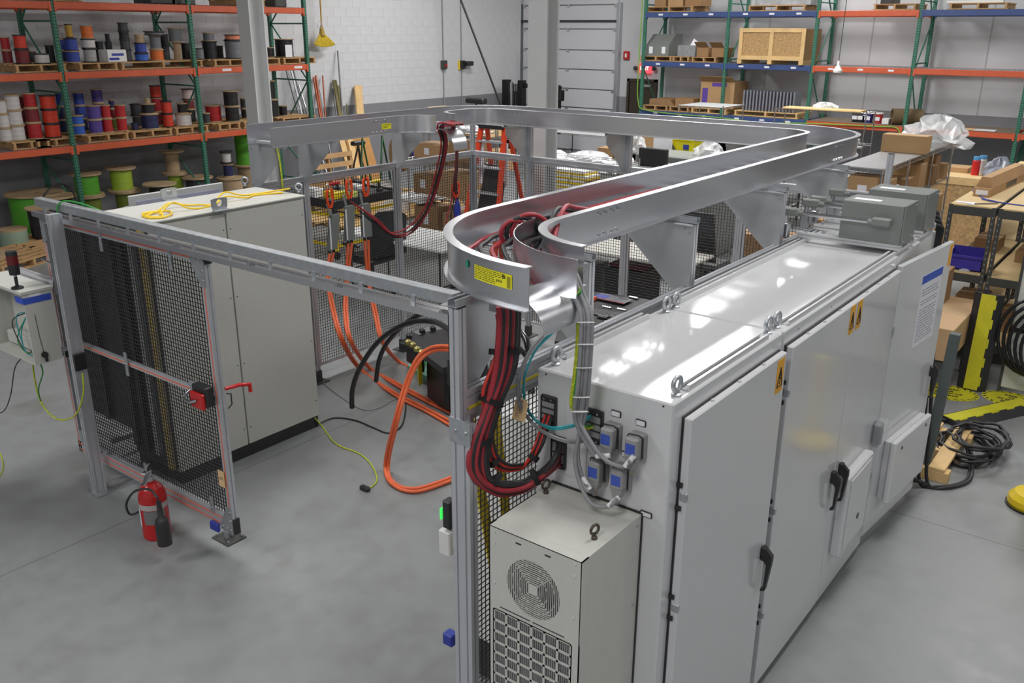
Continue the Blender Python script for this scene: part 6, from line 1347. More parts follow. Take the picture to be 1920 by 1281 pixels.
a = FY(893, 186, 17); t = T('tripod_level', 'black surveying head showing over the far tray', 'tripod', (a.x, 17, 0)); MB().box(a.x-.28, a.x+.28, 16.9, 17.1, a.z-.1, a.z+.03, .03).build('head', BLK, t)
for q in (0, 2.1, 4.2): MB().tube([(a.x, 17, a.z-.1), (a.x+.5*math.cos(q), 17+.5*math.sin(q), 0)], .02, 6).build('leg', BLK, t)
# small wire table and glassware shelf in front of the back rack
a = FZ(1300, 190, 1.9); wire_shelf('small silver wire table standing on a bench in front of the crate', -8.55, -7.55, 16.6, 17.6, (1.0, 1.88), 1.92, True)
wire_shelf('wire shelf with pipe fittings in front of the silver panels', -6.9, -5.1, 17.5, 18.1, (.7, 1.25, 1.85), 1.9)
tag(MB().box(-6.7, -5.2, 17.45, 17.8, 1.87, 1.9, .004).build('wood_strip', PINE), 'pine strip on top of the fittings shelf', 'board')
lump('plastic_bag', 'small clear bag on top of the fittings shelf', 'bag', -6.0, 17.85, 1.87, .5, .4, .12, FILM, 31)
for k in range(5):
    x = -6.75+.17*k; t = T('pipe_fitting', '%s pale pipe fitting from the left on the fittings shelf' % nth[k], 'pipe', (x, 17.7, 1.26), 0, 'pipe fittings'); MB().cyl((x, 17.7, 1.26), (x, 17.7, 1.26+.3-.04*(k % 3)), .05, 12).build('pipe', WHT if k != 2 else M('copper_pipe', (190, 120, 90), .35, .6), t); MB().lathe([(.05, .0), (.065, .0), (.065, .05), (.05, .05)], (x, 17.7, 1.3), 14).build('collar', WHT, t)
for k in range(9):
    lv = 0 if k < 6 else 1; i = k if lv == 0 else k-6+1.5; x = -5.85+.11*i; tag(MB().box(x-.05, x+.05, 17.6, 17.8, 1.26+.105*lv, 1.36+.105*lv, .003).build('small_carton', WHT), '%s small white carton from the left, %s row' % (nth[k if lv == 0 else k-6], 'lower' if lv == 0 else 'upper'), 'box', 'small white cartons')
# equipment seen between far fence and right tray
worktable('grey bench with packing stuff right of the column', -8.3, -5.6, 15.2, 16.2, .95, GREYB, STEELD, 'work_bench', .05, .05, .4)
t = T('storage_tote', 'bright yellow tote with black strap on a bench', 'tote', (-6.9, 14.9, 1.0)); p = FY(1281, 290, 14.4)
x, y, z = p.x, 14.4, p.z; YB_ = M('tote_yellow', (240, 226, 20), .4, 0, .03, 6); MB().box(x-.28, x+.28, y-.2, y+.2, z, z+.26, .02).build('tub', YB_, t); MB().box(x-.3, x+.3, y-.22, y+.22, z+.26, z+.31, .01).build('lid', YB_, t); MB().box(x+.1, x+.2, y-.222, y-.2, z+.12, z+.2).build('blue_badge', BLUE, t)
MB().tube(spl([(x-.2, y-.24, z+.05), (x-.12, y-.26, z+.2), (x-.04, y-.25, z+.1), (x+.05, y-.25, z+.02)], 5), .02, 6).build('strap', BLK, t)
worktable('bench under the yellow tote', x-1.3, x+1.1, 14.1, 15.0, z, STEELD, STEELD, 'work_bench', .04, .05, .4)
p = FY(1225, 312, 12.6); tag(MB().box(p.x-.25, p.x+.25, 12.55, 12.62, p.z, p.z+.28, .01).build('display_screen', BLK), 'black screen standing behind the far fence, left of the yellow tote', 'screen')
tag(MB().box(p.x-.5, p.x+1.2, 12.3, 13.1, 0, p.z-.001, .02).build('grey_cupboard', GREYB), 'grey cupboard under the black screen', 'cupboard')
p = FY(1236, 290, 14.0); tag(MB().box(p.x-.18, p.x+.18, 14.1, 14.12, p.z, p.z+.45).build('notice_board', PAPER), 'white notice standing beside the yellow tote', 'notice')
for k, (px, py, w_, h_, m, lab) in enumerate(((1190, 262, .5, .4, KRAFT, 'carton behind the far fence post, left'), (1150, 265, .45, .3, KRAFT2, 'brown carton near the far fence bracket'), (1215, 250, 1.3, .5, KRAFT, 'wide carton behind the white notice'), (1330, 258, .9, .6, KRAFT2, 'big carton beside the yellow tote, right'), (1370, 262, .6, .6, KRAFT, 'carton furthest right under the far tray'))):
    p = FY(px, py+25, 15.8); carton(lab, p.x, 15.8, max(0, p.z-h_/2), w_, .5, h_, m)
lump('plastic_film', 'crumpled clear film beside the yellow tote', 'film', FY(1330, 285, 13.6).x, 13.6, FY(1318, 292, 13.6).z, .5, .4, .22, FILM, 41); lump('plastic_film', 'curl of clear film on the bench behind the fence', 'film', FY(1195, 272, 13.4).x, 13.4, FY(1195, 284, 13.4).z, .3, .3, .25, FILM, 43)
tag(MB().box(FY(1335, 300, 13.6).x-1.2, FY(1335, 300, 13.6).x+.6, 13.2, 14.0, 0, FY(1318, 292, 13.6).z-.001, .02).build('grey_cupboard', GREYB), 'long grey cupboard carrying the clear film', 'cupboard')
for k in range(5):
    a, b = FY(1175+52*k, 255, 17.4).x, FY(1223+52*k, 255, 17.4).x
    carton('%s tall carton from the left in the row in front of the back rack' % nth[k], (a+b)/2, 17.4+.1*(k % 2), 0, b-a, .6, 1.2+.1*(k % 3), KRAFT if k % 2 else KRAFT2, 0, lab=True, group='tall cartons in a row')
# below the right tray, seen through the far mesh
worktable('pale work table behind the far fence below the tray', -6.3, -4.4, 9.0, 9.75, .76, M('table_beige', (196, 194, 186), .5), STEELD)
tag(MB().box(-4.9, -4.55, 9.1, 9.5, .765, .78).build('blue_cloth', M('cloth_blue', (60, 140, 220), .7)), 'blue cloth on the end of the pale work table', 'cloth')
t = T('bottle', 'small clear bottle standing on the blue cloth', 'bottle', (-4.75, 9.2, .78)); MB().lathe([(0, 0), (.05, 0), (.05, .14), (.03, .17), (0, .17)], (-4.75, 9.2, .78), 14).build('body', WHT, t); MB().lathe([(.022, .17), (.022, .2), (0, .2)], (-4.75, 9.2, .78), 12).build('cap', BLK, t)
c = Vector((-4.75, 10.3, 0)); ch = T('office_chair', 'black mesh chair behind the pale work table', 'chair', c)
MB().box(c.x-.25, c.x+.25, c.y-.25, c.y+.25, .45, .53, .04).build('seat', BLK, ch); MB().ext([(-.23, 0), (.23, 0), (.2, .62), (-.2, .62)], (c.x, c.y-.22, .58), (1, 0, 0), (0, -.15, 1), (0, -.05, 0)).build('backrest', BLK, ch); MB().cyl((c.x, c.y, .08), (c.x, c.y, .45), .03, 8).build('gas_spring', STEELD, ch)
for k in range(5): a = 2*PI*k/5; MB().tube([(c.x, c.y, .1), (c.x+.3*math.cos(a), c.y+.3*math.sin(a), .04)], [.03, .02], 6).build('base_leg', BLK, ch)
for k, (x, y, l, h, m, lab) in enumerate(((-6.1, 9.4, .6, .5, STEELD, 'dark drawer block under the pale table, left'), (-5.3, 9.4, .5, .55, BLK, 'black case under the pale table'), (-4.3, 11.4, .9, .75, KRAFT2, 'brown carton on the floor behind the mesh chair'), (-3.7, 12.2, .8, .9, KRAFT, 'tall carton behind the far fence near the tub'), (-3.3, 10.6, .5, .35, KRAFT2, 'small carton on the floor behind the far fence'), (-5.6, 11.3, .7, .6, STEELD, 'dark bin behind the pale table'))): carton(lab, x, y, 0, l, .5, h, m, 0, 'cardboard_box' if m in (KRAFT, KRAFT2) else 'storage_block', m in (KRAFT, KRAFT2))
tag(MB().box(-5.55, -5.05, 9.2, 9.6, .552, .6, .02).build('red_case', M('dark_red_case', (110, 30, 48), .5)), 'dark red case on the black one under the table', 'case')
t = T('plastic_tub', 'large dark blue-grey round tub behind the far fence', 'tub', (-3.0, 9.4, 0)); TB = M('tub_slate', (52, 58, 72), .4, 0, .05, 6); MB().lathe([(0, 0), (.3, 0), (.38, .78), (.42, .79), (.42, .83), (.37, .83), (.29, .05), (0, .05)], (-3.0, 9.4, 0), 30).build('tub_wall', TB, t); MB().tube([(-3.0+.385*math.cos(2*PI*i/30), 9.4+.385*math.sin(2*PI*i/30), .66) for i in range(30)], .006, 5, False, True).build('pale_ring', WHT, t)
carton('orange-brown carton above the tub behind the far fence', -2.75, 10.5, 0, .7, .5, 1.15, M('kraft_orange', (196, 132, 66), .75, 0, .06, 4)); lump('plastic_bag', 'white bag on the orange-brown carton', 'bag', -2.9, 10.5, 1.152, .5, .4, .2, M('white_bag', (220, 222, 226), .4, 0, .06, 8), 51)
# ------------------------------------------------------------------ inside the cell
XD = FXL+.06
devs = []
for k, (px, py) in enumerate(((621, 430), (651, 413), (682, 408))):
    p = FX(px, py, XD); devs.append(p); t = T('cable_clamp_unit', '%s grey terminal plate from the left, hung on the fence mesh' % nth[k], 'terminal', p, 0, 'grey terminal plates')
    lean_ = (.02, .0, -.01)[k]
    MB().ext([(-.05, -.19), (.05, -.19), (.062, .14), (-.04, .14)], p+Vector((0, -.0, 0)), (0, 1, 0), (0, (.14, .04, -.06)[k], 1), (.045, 0, 0)).build('housing', GREYB, t)
    MB().box(p.x+.045, p.x+.049, p.y-.06, p.y-.045, p.z-.18, p.z+.12).build('edge_trim', PAPER, t)
    MB().tube([(p.x+.02, p.y-.02+(.14, .04, -.06)[k]*.1, p.z+.13), (p.x+.02, p.y-.05, p.z+.25)], .012, 6).build('hanger', GALV, t)
    for s in (-1, 1): MB().cyl((p.x+.022, p.y+s*.025-.03*(k == 0)*1, p.z-.19), (p.x+.022, p.y+s*.025-.03*(k == 0), p.z-.225), .014, 8).build('gland', BLK, t)
    cl = T('spring_clamp', 'orange spring clamp above the %s grey terminal plate' % nth[k], 'clamp', p+Vector((0, 0, .25)), 0, 'orange clamps')
    c = p+Vector((.03, -.02 if k == 0 else .02, .27)); ORP = M('clamp_orange', (232, 78, 34), .4)
    for s in (-1, 1): MB().tube(spl([c+Vector((0, s*.01, -.06)), c+Vector((.0, s*.03, .0)), c+Vector((0, s*.032, .08)), c+Vector((0, s*.02, .12))], 5), [.010]*1 and .013, 7).build('jaw', ORP, cl)
    MB().cyl(c+Vector((-.02, 0, .02)), c+Vector((.025, 0, .02)), .012, 8).build('pivot', GALV, cl)
# orange cables: three pairs from the plates over the floor, one looped pair
for k, p in enumerate(devs):
    for s in (0, 1):
        o = .03*s; b = p+Vector((.022, -.025+.05*s-.03*(k == 0), -.22))
        if k == 0: P = [b, FX(613+4*s, 520, XD+.05), FX(622+5*s, 580, -6.25), FX(640+5*s, 640, -6.05), FZ(672+4*s, 690, .03), FZ(735, 733+5*s, .02), FZ(800, 766+6*s, .02), FZ(845, 790+8*s, .02)]
        elif k == 1: P = [b, FX(648+4*s, 530, XD+.05), FX(646+5*s, 590, -6.2), FX(656+4*s, 640, -6.0), FZ(690+3*s, 688, .03), FZ(740, 716+5*s, .02), FZ(800, 748+5*s, .02), FZ(845, 770+5*s, .02)]
        else: P = [b, FX(690+4*s, 530, XD+.05), FX(702+5*s, 590, -6.2), FX(715+4*s, 640, -6.0), FZ(745+3*s, 677, .03), FZ(790, 695+3*s, .02), FZ(840, 706+3*s, .02)]
        cable('orange_cable', '%s orange cable from the %s grey terminal plate' % ('left' if s == 0 else 'right', nth[k]), P, .014, ORC, 'cable', 'orange cables')
for s in (0, 1):
    P = [FY(850, 650+7*s, 4.55), FY(812+2*s, 651+7*s, 4.6), FY(782+4*s, 672+6*s, 4.55), FY(758+6*s, 725, 4.45), FY(737+6*s, 800, 4.32), FZ(722+6*s, 872, .06), FZ(735+3*s, 908-3*s, .02), FZ(780, 922-6*s, .02), FZ(850, 900-6*s, .02)]
    cable('orange_cable', ('outer' if s == 0 else 'inner')+' strand of the orange pair looping down to the floor', P, .0145, ORC, 'cable', 'orange cables')
cable('black_hose', 'longer thick black hose arching down in front of the left cabinet', [(-2.4, 3.3, 1.6), (-2.6, 3.5, 1.72), FY(868, 632, 3.95), FY(815, 604, 4.2), FY(762, 607, 4.2), FY(710, 640, 4.2), FY(675, 690, 4.2), FY(661, 730, 4.2), FY(660, 765, 4.2)], .019, HOSE, 'hose', None, 10)
cable('black_hose', 'shorter thick black hose arching beside the longer one', [(-2.45, 3.35, 1.6), (-2.65, 3.55, 1.8), FY(872, 590, 4.0), FY(815, 580, 4.3), FY(765, 603, 4.3), FY(728, 640, 4.3), FY(711, 675, 4.3), FY(705, 715, 4.3)], .017, HOSE, 'hose', None, 10)
cable('thin_wire', 'thin black wire trailing over the floor from the left cabinet', [(-5.67, 4.62, .03), FZ(625, 784, .008), FZ(665, 788, .008), FZ(700, 802, .008), FZ(728, 812, .008), FZ(752, 800, .008), FZ(760, 772, .008), FZ(762, 735, .05), FY(775, 690, 5.0), FY(785, 665, 5.0)], .007, RUB, 'wire')
cable('thin_wire', 'yellow-green wire lying on the floor with a black plug', [(-5.67, 4.60, .1), FZ(604, 800, .006), FZ(622, 825, .006), FZ(640, 838, .006), FZ(672, 850, .006), FZ(695, 870, .006), FZ(707, 900, .006), FZ(690, 918, .006)], .006, YGC, 'wire')
p = FZ(685, 920, .0); tag(MB().box(p.x-.05, p.x+.04, p.y-.02, p.y+.025, 0, .035, .01).build('wire_plug', BLK), 'black plug at the end of the yellow-green wire', 'plug')
cable('thin_wire', 'thin grey wire curving over the floor behind the left cabinet', [FZ(605, 718, .006), FZ(640, 745, .006), FZ(680, 768, .006), FZ(710, 765, .006), FZ(738, 750, .006), FZ(760, 745, .006)], .004, GRYC, 'wire')
# red and black cables dropping from the tray branch to the plates and to the corner
st0 = Vector((xi+.35, 6.45, TZ0+.05))
R0 = [FX(826, 232, -5.80), FX(832, 270, -5.85), FX(820, 330, -6.0), FX(800, 390, -6.15), FX(770, 425, -6.3), FX(735, 435, -6.38), FX(700, 412, -6.40), FX(676, 392, -6.41)]
for k in range(5):
    P = [st0+Vector((-.1, .03*k, 0)), st0+Vector((0.02, .03*k, .02))]+[p+Vector((.012*(k % 3), .018*(k-2), -.02*(k % 2)-.012*k*(i in (4, 5)))) for i, p in enumerate(R0)]
    if k > 2: P = P[:-1]+[devs[(k-3)]+Vector((.03, .03, .18))]
    cable('signal_lead', '%s %s lead swagging from the tray branch to the terminal plates' % (nth[k], ('red', 'black')[k % 2]), P, .0085, (REDC, RUB)[k % 2], 'cable', 'leads to the terminal plates')
for k in range(4):
    P = [st0+Vector((-.1, .12+.02*k, .02)), FX(843+2*k, 228, -5.7), FX(852+2*k, 255, -5.72), FX(855+k, 300, -5.9), FX(850+2*k, 345, -6.3), FX(847+4*k, 375, -6.4), FX(838+7*k, 410, -6.4), FX(838+8*k, 440, -6.4)]
    cable('signal_lead', '%s %s lead hanging from the tray branch near the fence corner' % (nth[k], ('red', 'black')[k % 2]), P, .008, (REDC, RUB)[k % 2], 'cable', 'leads at the fence corner')
p = FX(855, 360, -6.38); cl = T('spring_clamp', 'orange spring clamp at the fence corner', 'clamp', p, 0, 'orange clamps')
for s in (-1, 1): MB().tube(spl([p+Vector((0, s*.01, -.06)), p+Vector((0, s*.05, 0)), p+Vector((0, s*.05, .07)), p+Vector((0, s*.02, .1))], 5), .013, 7).build('jaw', M('clamp_orange', (232, 78, 34), .4), cl)
MB().cyl(p+Vector((-.02, 0, .02)), p+Vector((.025, 0, .02)), .012, 8).build('pivot', GALV, cl)
p = FX(857, 390, -6.4); lump('blue_connector', 'blue connector among the hanging leads', 'connector', p.x, p.y, p.z-.1, .06, .1, .2, BLUE, 61, .1)
p = FX(653, 343, FXL+.035); tg = T('paper_tag', 'manila tag hanging on the left fence mesh', 'tag', p); MB().box(p.x-.001, p.x+.001, p.y-.035, p.y+.035, p.z-.08, p.z+.06).build('card', TAG, tg); MB().cyl((p.x-.002, p.y, p.z+.045), (p.x+.002, p.y, p.z+.045), .008, 10).build('eyelet', M('eyelet_red', (130, 70, 60), .6), tg); text('108', 'handwriting', (p.x+.002, p.y, p.z-.01), (0, 1, 0), (0, 0, 1), .035, INK, tg)
cable('earth_wire', 'grey and green wires dropping from the open tray end behind the cabinet', [(-6.1, 4.72, TZ0+.04), (-6.05, 4.70, TZ0-.02), (-6.08, 4.74, 2.2), (-6.15, 4.80, 1.9), (-6.2, 4.85, 1.6)], .014, GRYC); cable('earth_wire', 'yellow-green wire dropping beside the grey one at the open tray end', [(-6.06, 4.73, TZ0+.04), (-6.02, 4.71, TZ0-.02), (-6.05, 4.75, 2.2), (-6.12, 4.81, 1.9), (-6.17, 4.86, 1.6)], .008, YGC)
# black moulded fixture on its base, near-left
fx = T('moulded_fixture', 'black moulded fixture on a dark base with a green lamp', 'fixture', (-4.7, 5.6, 0)); DKP = M('fixture_black', (34, 34, 36), .35, 0, .15, 5)
def slab(poly, z0, z1, name, m, par):
    return MB().ext(poly, (0, 0, z0), (1, 0, 0), (0, 1, 0), (0, 0, z1-z0)).build(name, m, par)
def pz(pts, z): return [(FZ(a, b, z).x, FZ(a, b, z).y) for a, b in pts]
slab(pz([(748, 643), (778, 632), (800, 622), (860, 612), (900, 640), (870, 680), (830, 690), (790, 660)], .55), .49, .55, 'cover_plate', DKP, fx)
slab(pz([(800, 690), (820, 660), (880, 650), (900, 690), (870, 720), (832, 712)], .35), .06, .485, 'base_block', DKP, fx)
slab(pz([(762, 668), (772, 655), (800, 668), (795, 690)], .3), .25, .49, 'side_horn', BLK, fx)
slab(pz([(781, 660), (788, 658), (791, 672), (784, 676)], .45), .2, .49, 'yellow_edge', YEL, fx)
p = FZ(803, 672, .3); MB().box(p.x-.015, p.x+.015, p.y-.03, p.y-.02, .25, .3).build('green_lamp', M('led_green', (60, 220, 90), .4, 0, .01, 5, 0, None, 0, 3, 1.0), fx)
for (a, b) in ((767, 634), (792, 624), (812, 619), (765, 645), (774, 650), (782, 658), (790, 664)):
    p = FZ(a, b, .55); MB().lathe([(0, 0), (.03, 0), (.03, .03), (.012, .045), (0, .045)], (p.x, p.y, .55), 10).build('knob', BLK if b < 640 else M('brass_clip', (170, 160, 100), .4, .6), fx)
slab(pz([(765, 690), (775, 675), (850, 690), (860, 735), (830, 728)], .03), 0, .055, 'teal_mat', M('teal_mat', (112, 176, 152), .6, 0, .1, 5), fx)
# large black moulded panel on stands, right
pn = T('moulded_cover', 'wide black moulded cover with metal clips beside the right fence', 'cover', (-3.5, 6.2, 0)); zz = .8
pp = pz([(1062, 552), (1100, 545), (1180, 556), (1235, 565), (1180, 605), (1110, 645), (1040, 640)], zz)
slab(pp, zz-.05, zz, 'panel_shell', DKP, pn)
random.seed(9)
for k in range(14):
    a, b = random.uniform(1085, 1200), random.uniform(556, 612); 
    if b > 645-(a-1085)*.42: continue
    p = FZ(a, b, zz); MB().box(p.x-.05, p.x+.05, p.y-.015, p.y+.015, zz, zz+.015+.01*(k % 2), .005).build('clip', CHROME if k % 3 == 0 else BLK, pn)
for k in range(5):
    p = FZ(1095+20*k, 585+2*k, zz); MB().box(p.x-.28, p.x+.28, p.y-.02, p.y+.02, zz, zz+.018, .008).build('rib', DKP, pn)
p = FZ(1103, 563, zz); MB().box(p.x-.07, p.x+.07, p.y-.05, p.y+.05, zz, zz+.04, .005).build('orange_block', M('block_orange', (224, 84, 44), .5), pn)
p = FZ(1145, 563, zz); o = MB().box(p.x-.17, p.x+.2, p.y-.09, p.y+.09, zz+.018, zz+.022).build('printed_card', M('card_grey', (110, 112, 118), .4), pn); MB().box(p.x-.17, p.x-.03, p.y-.06, p.y+.06, zz+.0222, zz+.023).build('blue_print', BLUE, o); MB().box(p.x-.17, p.x+.2, p.y-.09, p.y-.075, zz+.0222, zz+.023).build('red_stripe', REDP, o)
for (x, y) in ((-4.3, 7.0), (-3.6, 7.0), (-3.9, 5.6), (-3.3, 6.3)): MB().cyl((x, y, 0), (x, y, zz-.05), .03, 8).build('stand_leg', STEELD, pn)
# white machine housing behind the near fence, with black knobbed tooling
wbx = T('machine_housing', 'white machine housing with black tooling behind the near fence post', 'machine', (-2.7, 3.4, 0))
MB().box(-2.60, -2.13, 3.02, 3.42, .25, 1.60, .012).build('housing', WHT, wbx); MB().box(-2.57, -2.16, 3.05, 3.4, 0, .25).build('base', STEELD, wbx)
p = FY(870, 690, 3.2); MB().box(p.x-.05, p.x+.03, 3.12, 3.2, 1.6, 1.75, .01).build('black_block', BLK, wbx)
p = FY(910, 655, 3.3); MB().tube([(p.x-.02, 3.3, 1.95), (p.x, 3.3, 1.62)], .014, 8).build('lever', BLK, wbx); MB().lathe([(0, 0), (.035, 0), (.03, .07), (0, .07)], (p.x, 3.3, 1.6), 14).build('lever_cup', BLK, wbx)
p = FY(925, 625, 3.4); MB().lathe([(0, 0), (.05, 0), (.05, .05), (.03, .06), (.03, .1), (.05, .11), (.05, .16), (.025, .17), (.025, .28), (0, .28)], (p.x, 3.45, 1.6), 16).build('tool_head', BLK, wbx); MB().cyl((p.x, 3.45, 1.88), (p.x, 3.45, 1.97), .022, 12).build('white_plunger', WHT, wbx)
# yellow uprights and wiring seen through the near mesh
for k, (a, b) in enumerate((((873, 745), (925, 1060)), ((928, 770), (948, 960)))):
    p, q = FX(a[0], a[1], -2.16), FX(b[0], b[1], -2.16); d = (q-p).normalized(); q2 = p+d*((.02-p.z)/d.z) if d.z < -.2 else q
    tag(MB().ext([(-.028, -.004), (.028, -.004), (.028, .004), (-.028, .004)], p, (0, 1, 0), (1, 0, 0), q2-p).build('yellow_strap', YEL), ('left' if k == 0 else 'right')+' yellow strap slanting down behind the near mesh', 'strap')
t = T('terminal_rack', 'open wiring rack with red and black terminal blocks behind the near mesh', 'rack', (-2.5, 2.6, 0))
for k in range(5): MB().box(-2.36, -2.25, 3.6, 4.1, .5+.22*k, .58+.22*k, .008).build('terminal_block', (BLK, STEELD, REDP, BLK, STEELD)[k], t)
MB().box(-2.38, -2.37, 3.55, 4.2, .2, 1.6).build('mounting_plate', GREYB, t); MB().box(-2.40, -2.36, 3.55, 3.59, 0, 1.6).build('leg', STEELD, t); MB().box(-2.40, -2.36, 4.16, 4.2, 0, 1.6).build('leg', STEELD, t)
for k, m in enumerate((TEAL, YGC, REDC, TEAL, YGC)): cable('jumper_wire', '%s wire across the wiring rack, %s from the top' % (('teal', 'yellow-green', 'red', 'teal', 'yellow-green')[k], nth[k]), [(-2.24, 3.62+.05*k, 1.5-.15*k), (-2.2, 3.75, 1.38-.15*k), (-2.2, 3.95, 1.35-.14*k), (-2.24, 4.1, 1.45-.15*k)], .006, m, 'wire')
# ------------------------------------------------------------------ right side of the hall
sx0, sx1, sy0, sy1 = -3.17, -2.69, 10.1, 13.4
ws = wire_shelf('long wire shelving with many cartons right of the fence corner', sx0, sx1, sy0, sy1, (.35, .95, 1.42), 1.46, False)
for y in (11.2, 12.3): MB().cyl((sx1-.02, y, 0), (sx1-.02, y, 1.9), .0125, 8).cyl((sx0+.02, y, 0), (sx0+.02, y, 1.9), .0125, 8).build('pole', CHROME, ws)
MB().box(sx0, sx1, sy0, sy1, 1.885, 1.9, .003).build('top_sheet', M('top_sheet', (186, 188, 190), .35, .5, .05, 8), ws)
mb = MB()
for i in range(56): y = sy0+.05+(sy1-sy0-.1)*i/55; mb.tube([(sx1-.005, y, 1.88), (sx1-.005, y, 1.84)], .003, 4)
mb.tube([(sx1-.005, sy0, 1.84), (sx1-.005, sy1, 1.84)], .004, 5); tag(mb.build('wire_edge', CHROME, ws), kind='stuff')
for x in (sx0+.02, sx1-.02):
    for y in (sy0+.02, sy1-.02): MB().cyl((x, y, 1.46), (x, y, 1.9), .0125, 8).build('pole', CHROME, ws)
a, b = FZ(1664, 284, 1.9), FZ(1730, 291, 1.9)
carton('big brown carton on top of the wire shelving', (a.x+b.x)/2-.03, (a.y+b.y)/2+.12, 1.901, .52, .24, .21, KRAFT, 0, lab=False)
lump('plastic_film', 'heap of shiny clear film hanging over the wire shelving end', 'film', sx1-.1, 12.75, 1.9, .8, .9, .34, FILM, 71, .3)
tag(MB().lathe([(0, 0), (.09, 0), (.12, .14), (.11, .14), (.08, .01), (0, .01)], (sx1-.14, 12.15, 1.9), 18).build('grey_tray', GREYB), 'small grey tub between carton and film', 'tub')
random.seed(21); kk = 0
rows = [(1.43, [(10.3, .3, .36, KRAFT, 1), (10.62, .24, .3, KRAFT, 1), (10.95, .2, .18, WHT, 0), (11.35, .3, .22, KRAFT2, 0), (11.42, .2, .17, WHT, 0), (11.9, .3, .33, KRAFT, 0), (12.2, .26, .38, KRAFT, 1), (12.55, .22, .24, KRAFT2, 1), (12.85, .25, .33, KRAFT, 0), (13.15, .2, .2, KRAFT, 1)]), (.96, [(10.3, .3, .3, KRAFT, 1), (10.75, .35, .34, KRAFT2, 1), (11.15, .18, .18, WHT, 0), (11.5, .3, .24, M('carton_yellow', (200, 178, 60), .6), 0), (12.0, .22, .2, KRAFT, 1), (12.4, .28, .3, KRAFT, 1), (12.75, .2, .18, KRAFT2, 1), (13.1, .24, .26, KRAFT, 0)]), (.36, [(10.4, .4, .35, KRAFT2, 0), (11.0, .35, .3, KRAFT, 1), (11.6, .4, .3, M('carton_yellow', (200, 178, 60), .6), 0), (12.3, .3, .22, KRAFT2, 1), (12.9, .3, .3, KRAFT, 0)])]
for lv, (z, rw) in enumerate(rows):
    for i, (y, l, h, m, lab) in enumerate(rw):
        carton('%s carton from the near end, %s shelf of the long wire shelving' % (nth[i], ['upper', 'middle', 'lower'][lv]), sx1-.2+(.03 if i % 2 else -.02), y, z, .32, l, h, m, 0, lab=bool(lab), group='cartons on the long wire shelving')
# boltless steel shelving with chipboard decks, two units side by side
bz = [.25, .95, 1.64]
def boltless(label, x0, x1, y0, y1, z1=1.64):
    t = T('steel_shelving', label, 'shelving', ((x0+x1)/2, (y0+y1)/2, 0))
    for x in (x0, x1):
        for y in (y0, y1):
            o = MB().box(x-.02, x+.02, y-.02, y+.02, 0, z1, .003).build('post', STEELD, t)
            mb = MB(); z = .1
            while z < z1-.05: mb.box(x-.004, x+.004, y-.0215, y-.0195, z-.009, z+.009); z += .06
            tag(mb.build('slots', GALV, o), kind='stuff')
    for z in bz:
        zz_ = min(z, z1)
        for y in (y0-.005, y1+.005): MB().box(x0, x1, y-.012, y+.012, zz_-.10, zz_-.012, .004).build('beam', STEELD, t)
        for x in (x0-.005, x1+.005): MB().box(x-.012, x+.012, y0, y1, zz_-.10, zz_-.012, .004).build('beam', STEELD, t)
        MB().box(x0-.01, x1+.01, y0-.015, y1+.015, zz_-.014, zz_+.002, .002).build('deck_board', M('chip_deck', (206, 180, 132), .6, 0, .06, 20), t)
    return t
u0, u1, v0, v1 = -1.94, -1.54, 9.95, 11.9
boltless('dark grey steel shelving with chipboard decks, left unit', u0, u1, v0, v1); boltless('dark grey steel shelving with chipboard decks, right unit', u1+.06, u1+.52, v0, v1)
boltless('dark grey steel shelving behind the left unit', u0, u1, v1+.08, v1+2.0)
t = T('long_carton', 'long brown carton with open end lying on the steel shelving', 'box', (u0+.2, 11.3, 1.642)); MB().box(-.085, .085, -.75, .75, 0, .09, .003).build('carton', KRAFT, t, True); MB().ext([(-.085, .09), (.085, .09), (.05, .2), (-.04, .2)], (0, -.68, 0), (1, 0, 0), (0, 0, 1), (0, 1.4, 0)).build('raised_flap', KRAFT, t, True); MB().box(-.06, .06, -.752, -.75, .02, .07).build('end_label', PAPER, t, True); MB().box(.0855, .0865, -.1, .35, .1-.08, .08).build('print_band', STEELD, t, True)
t.rotation_euler = (0, 0, -.06)
cable('thin_wire', 'blue wire lying across the chipboard deck', [(u0+.0, 10.9, 1.648), (u0+.12, 10.6, 1.65), (u0+.25, 10.35, 1.648), (u0+.33, 10.3, 1.65), (u0+.2, 10.33, 1.655), (u0+.42, 10.25, 1.648), (u0+.7, 10.2, 1.648)], .007, BLUE, 'wire')
t = T('stylus_tool', 'silver scraper tool lying on the chipboard deck', 'tool', (u0+.3, 10.1, 1.642)); MB().box(-.012, .012, -.16, .12, 0, .014, .004).build('handle', CHROME, t, True); MB().ext([(-.02, 0), (.02, 0), (.012, -.06), (-.012, -.06)], (0, -.16, .002), (1, 0, 0), (0, 1, 0), (0, 0, .006)).build('blade', PAPER, t, True); t.rotation_euler = (0, 0, -.75)
tag(MB().box(u0+.02, u0+.2, 10.02, 10.1, 1.643, 1.648).build('paper_sheet', PAPER), 'cream paper strip on the chipboard deck corner', 'paper')
coil = MB()
for k in range(4): coil.tube([(u1+.34+.09*math.cos(2*PI*i/16), 10.3+.09*math.sin(2*PI*i/16), 1.656+.014*k) for i in range(16)], .007, 5, False, True)
tag(coil.build('wire_coil', M('maroon_wire', (110, 30, 44), .5)), 'small maroon wire coil on the right shelving unit', 'coil')
lump('paint_can_lid', 'pale plastic lump at the right frame edge on the shelving', 'bag', u1+.4, 11.0, 1.643, .2, .2, .1, M('white_bag', (220, 222, 226), .4, 0, .06, 8), 77)
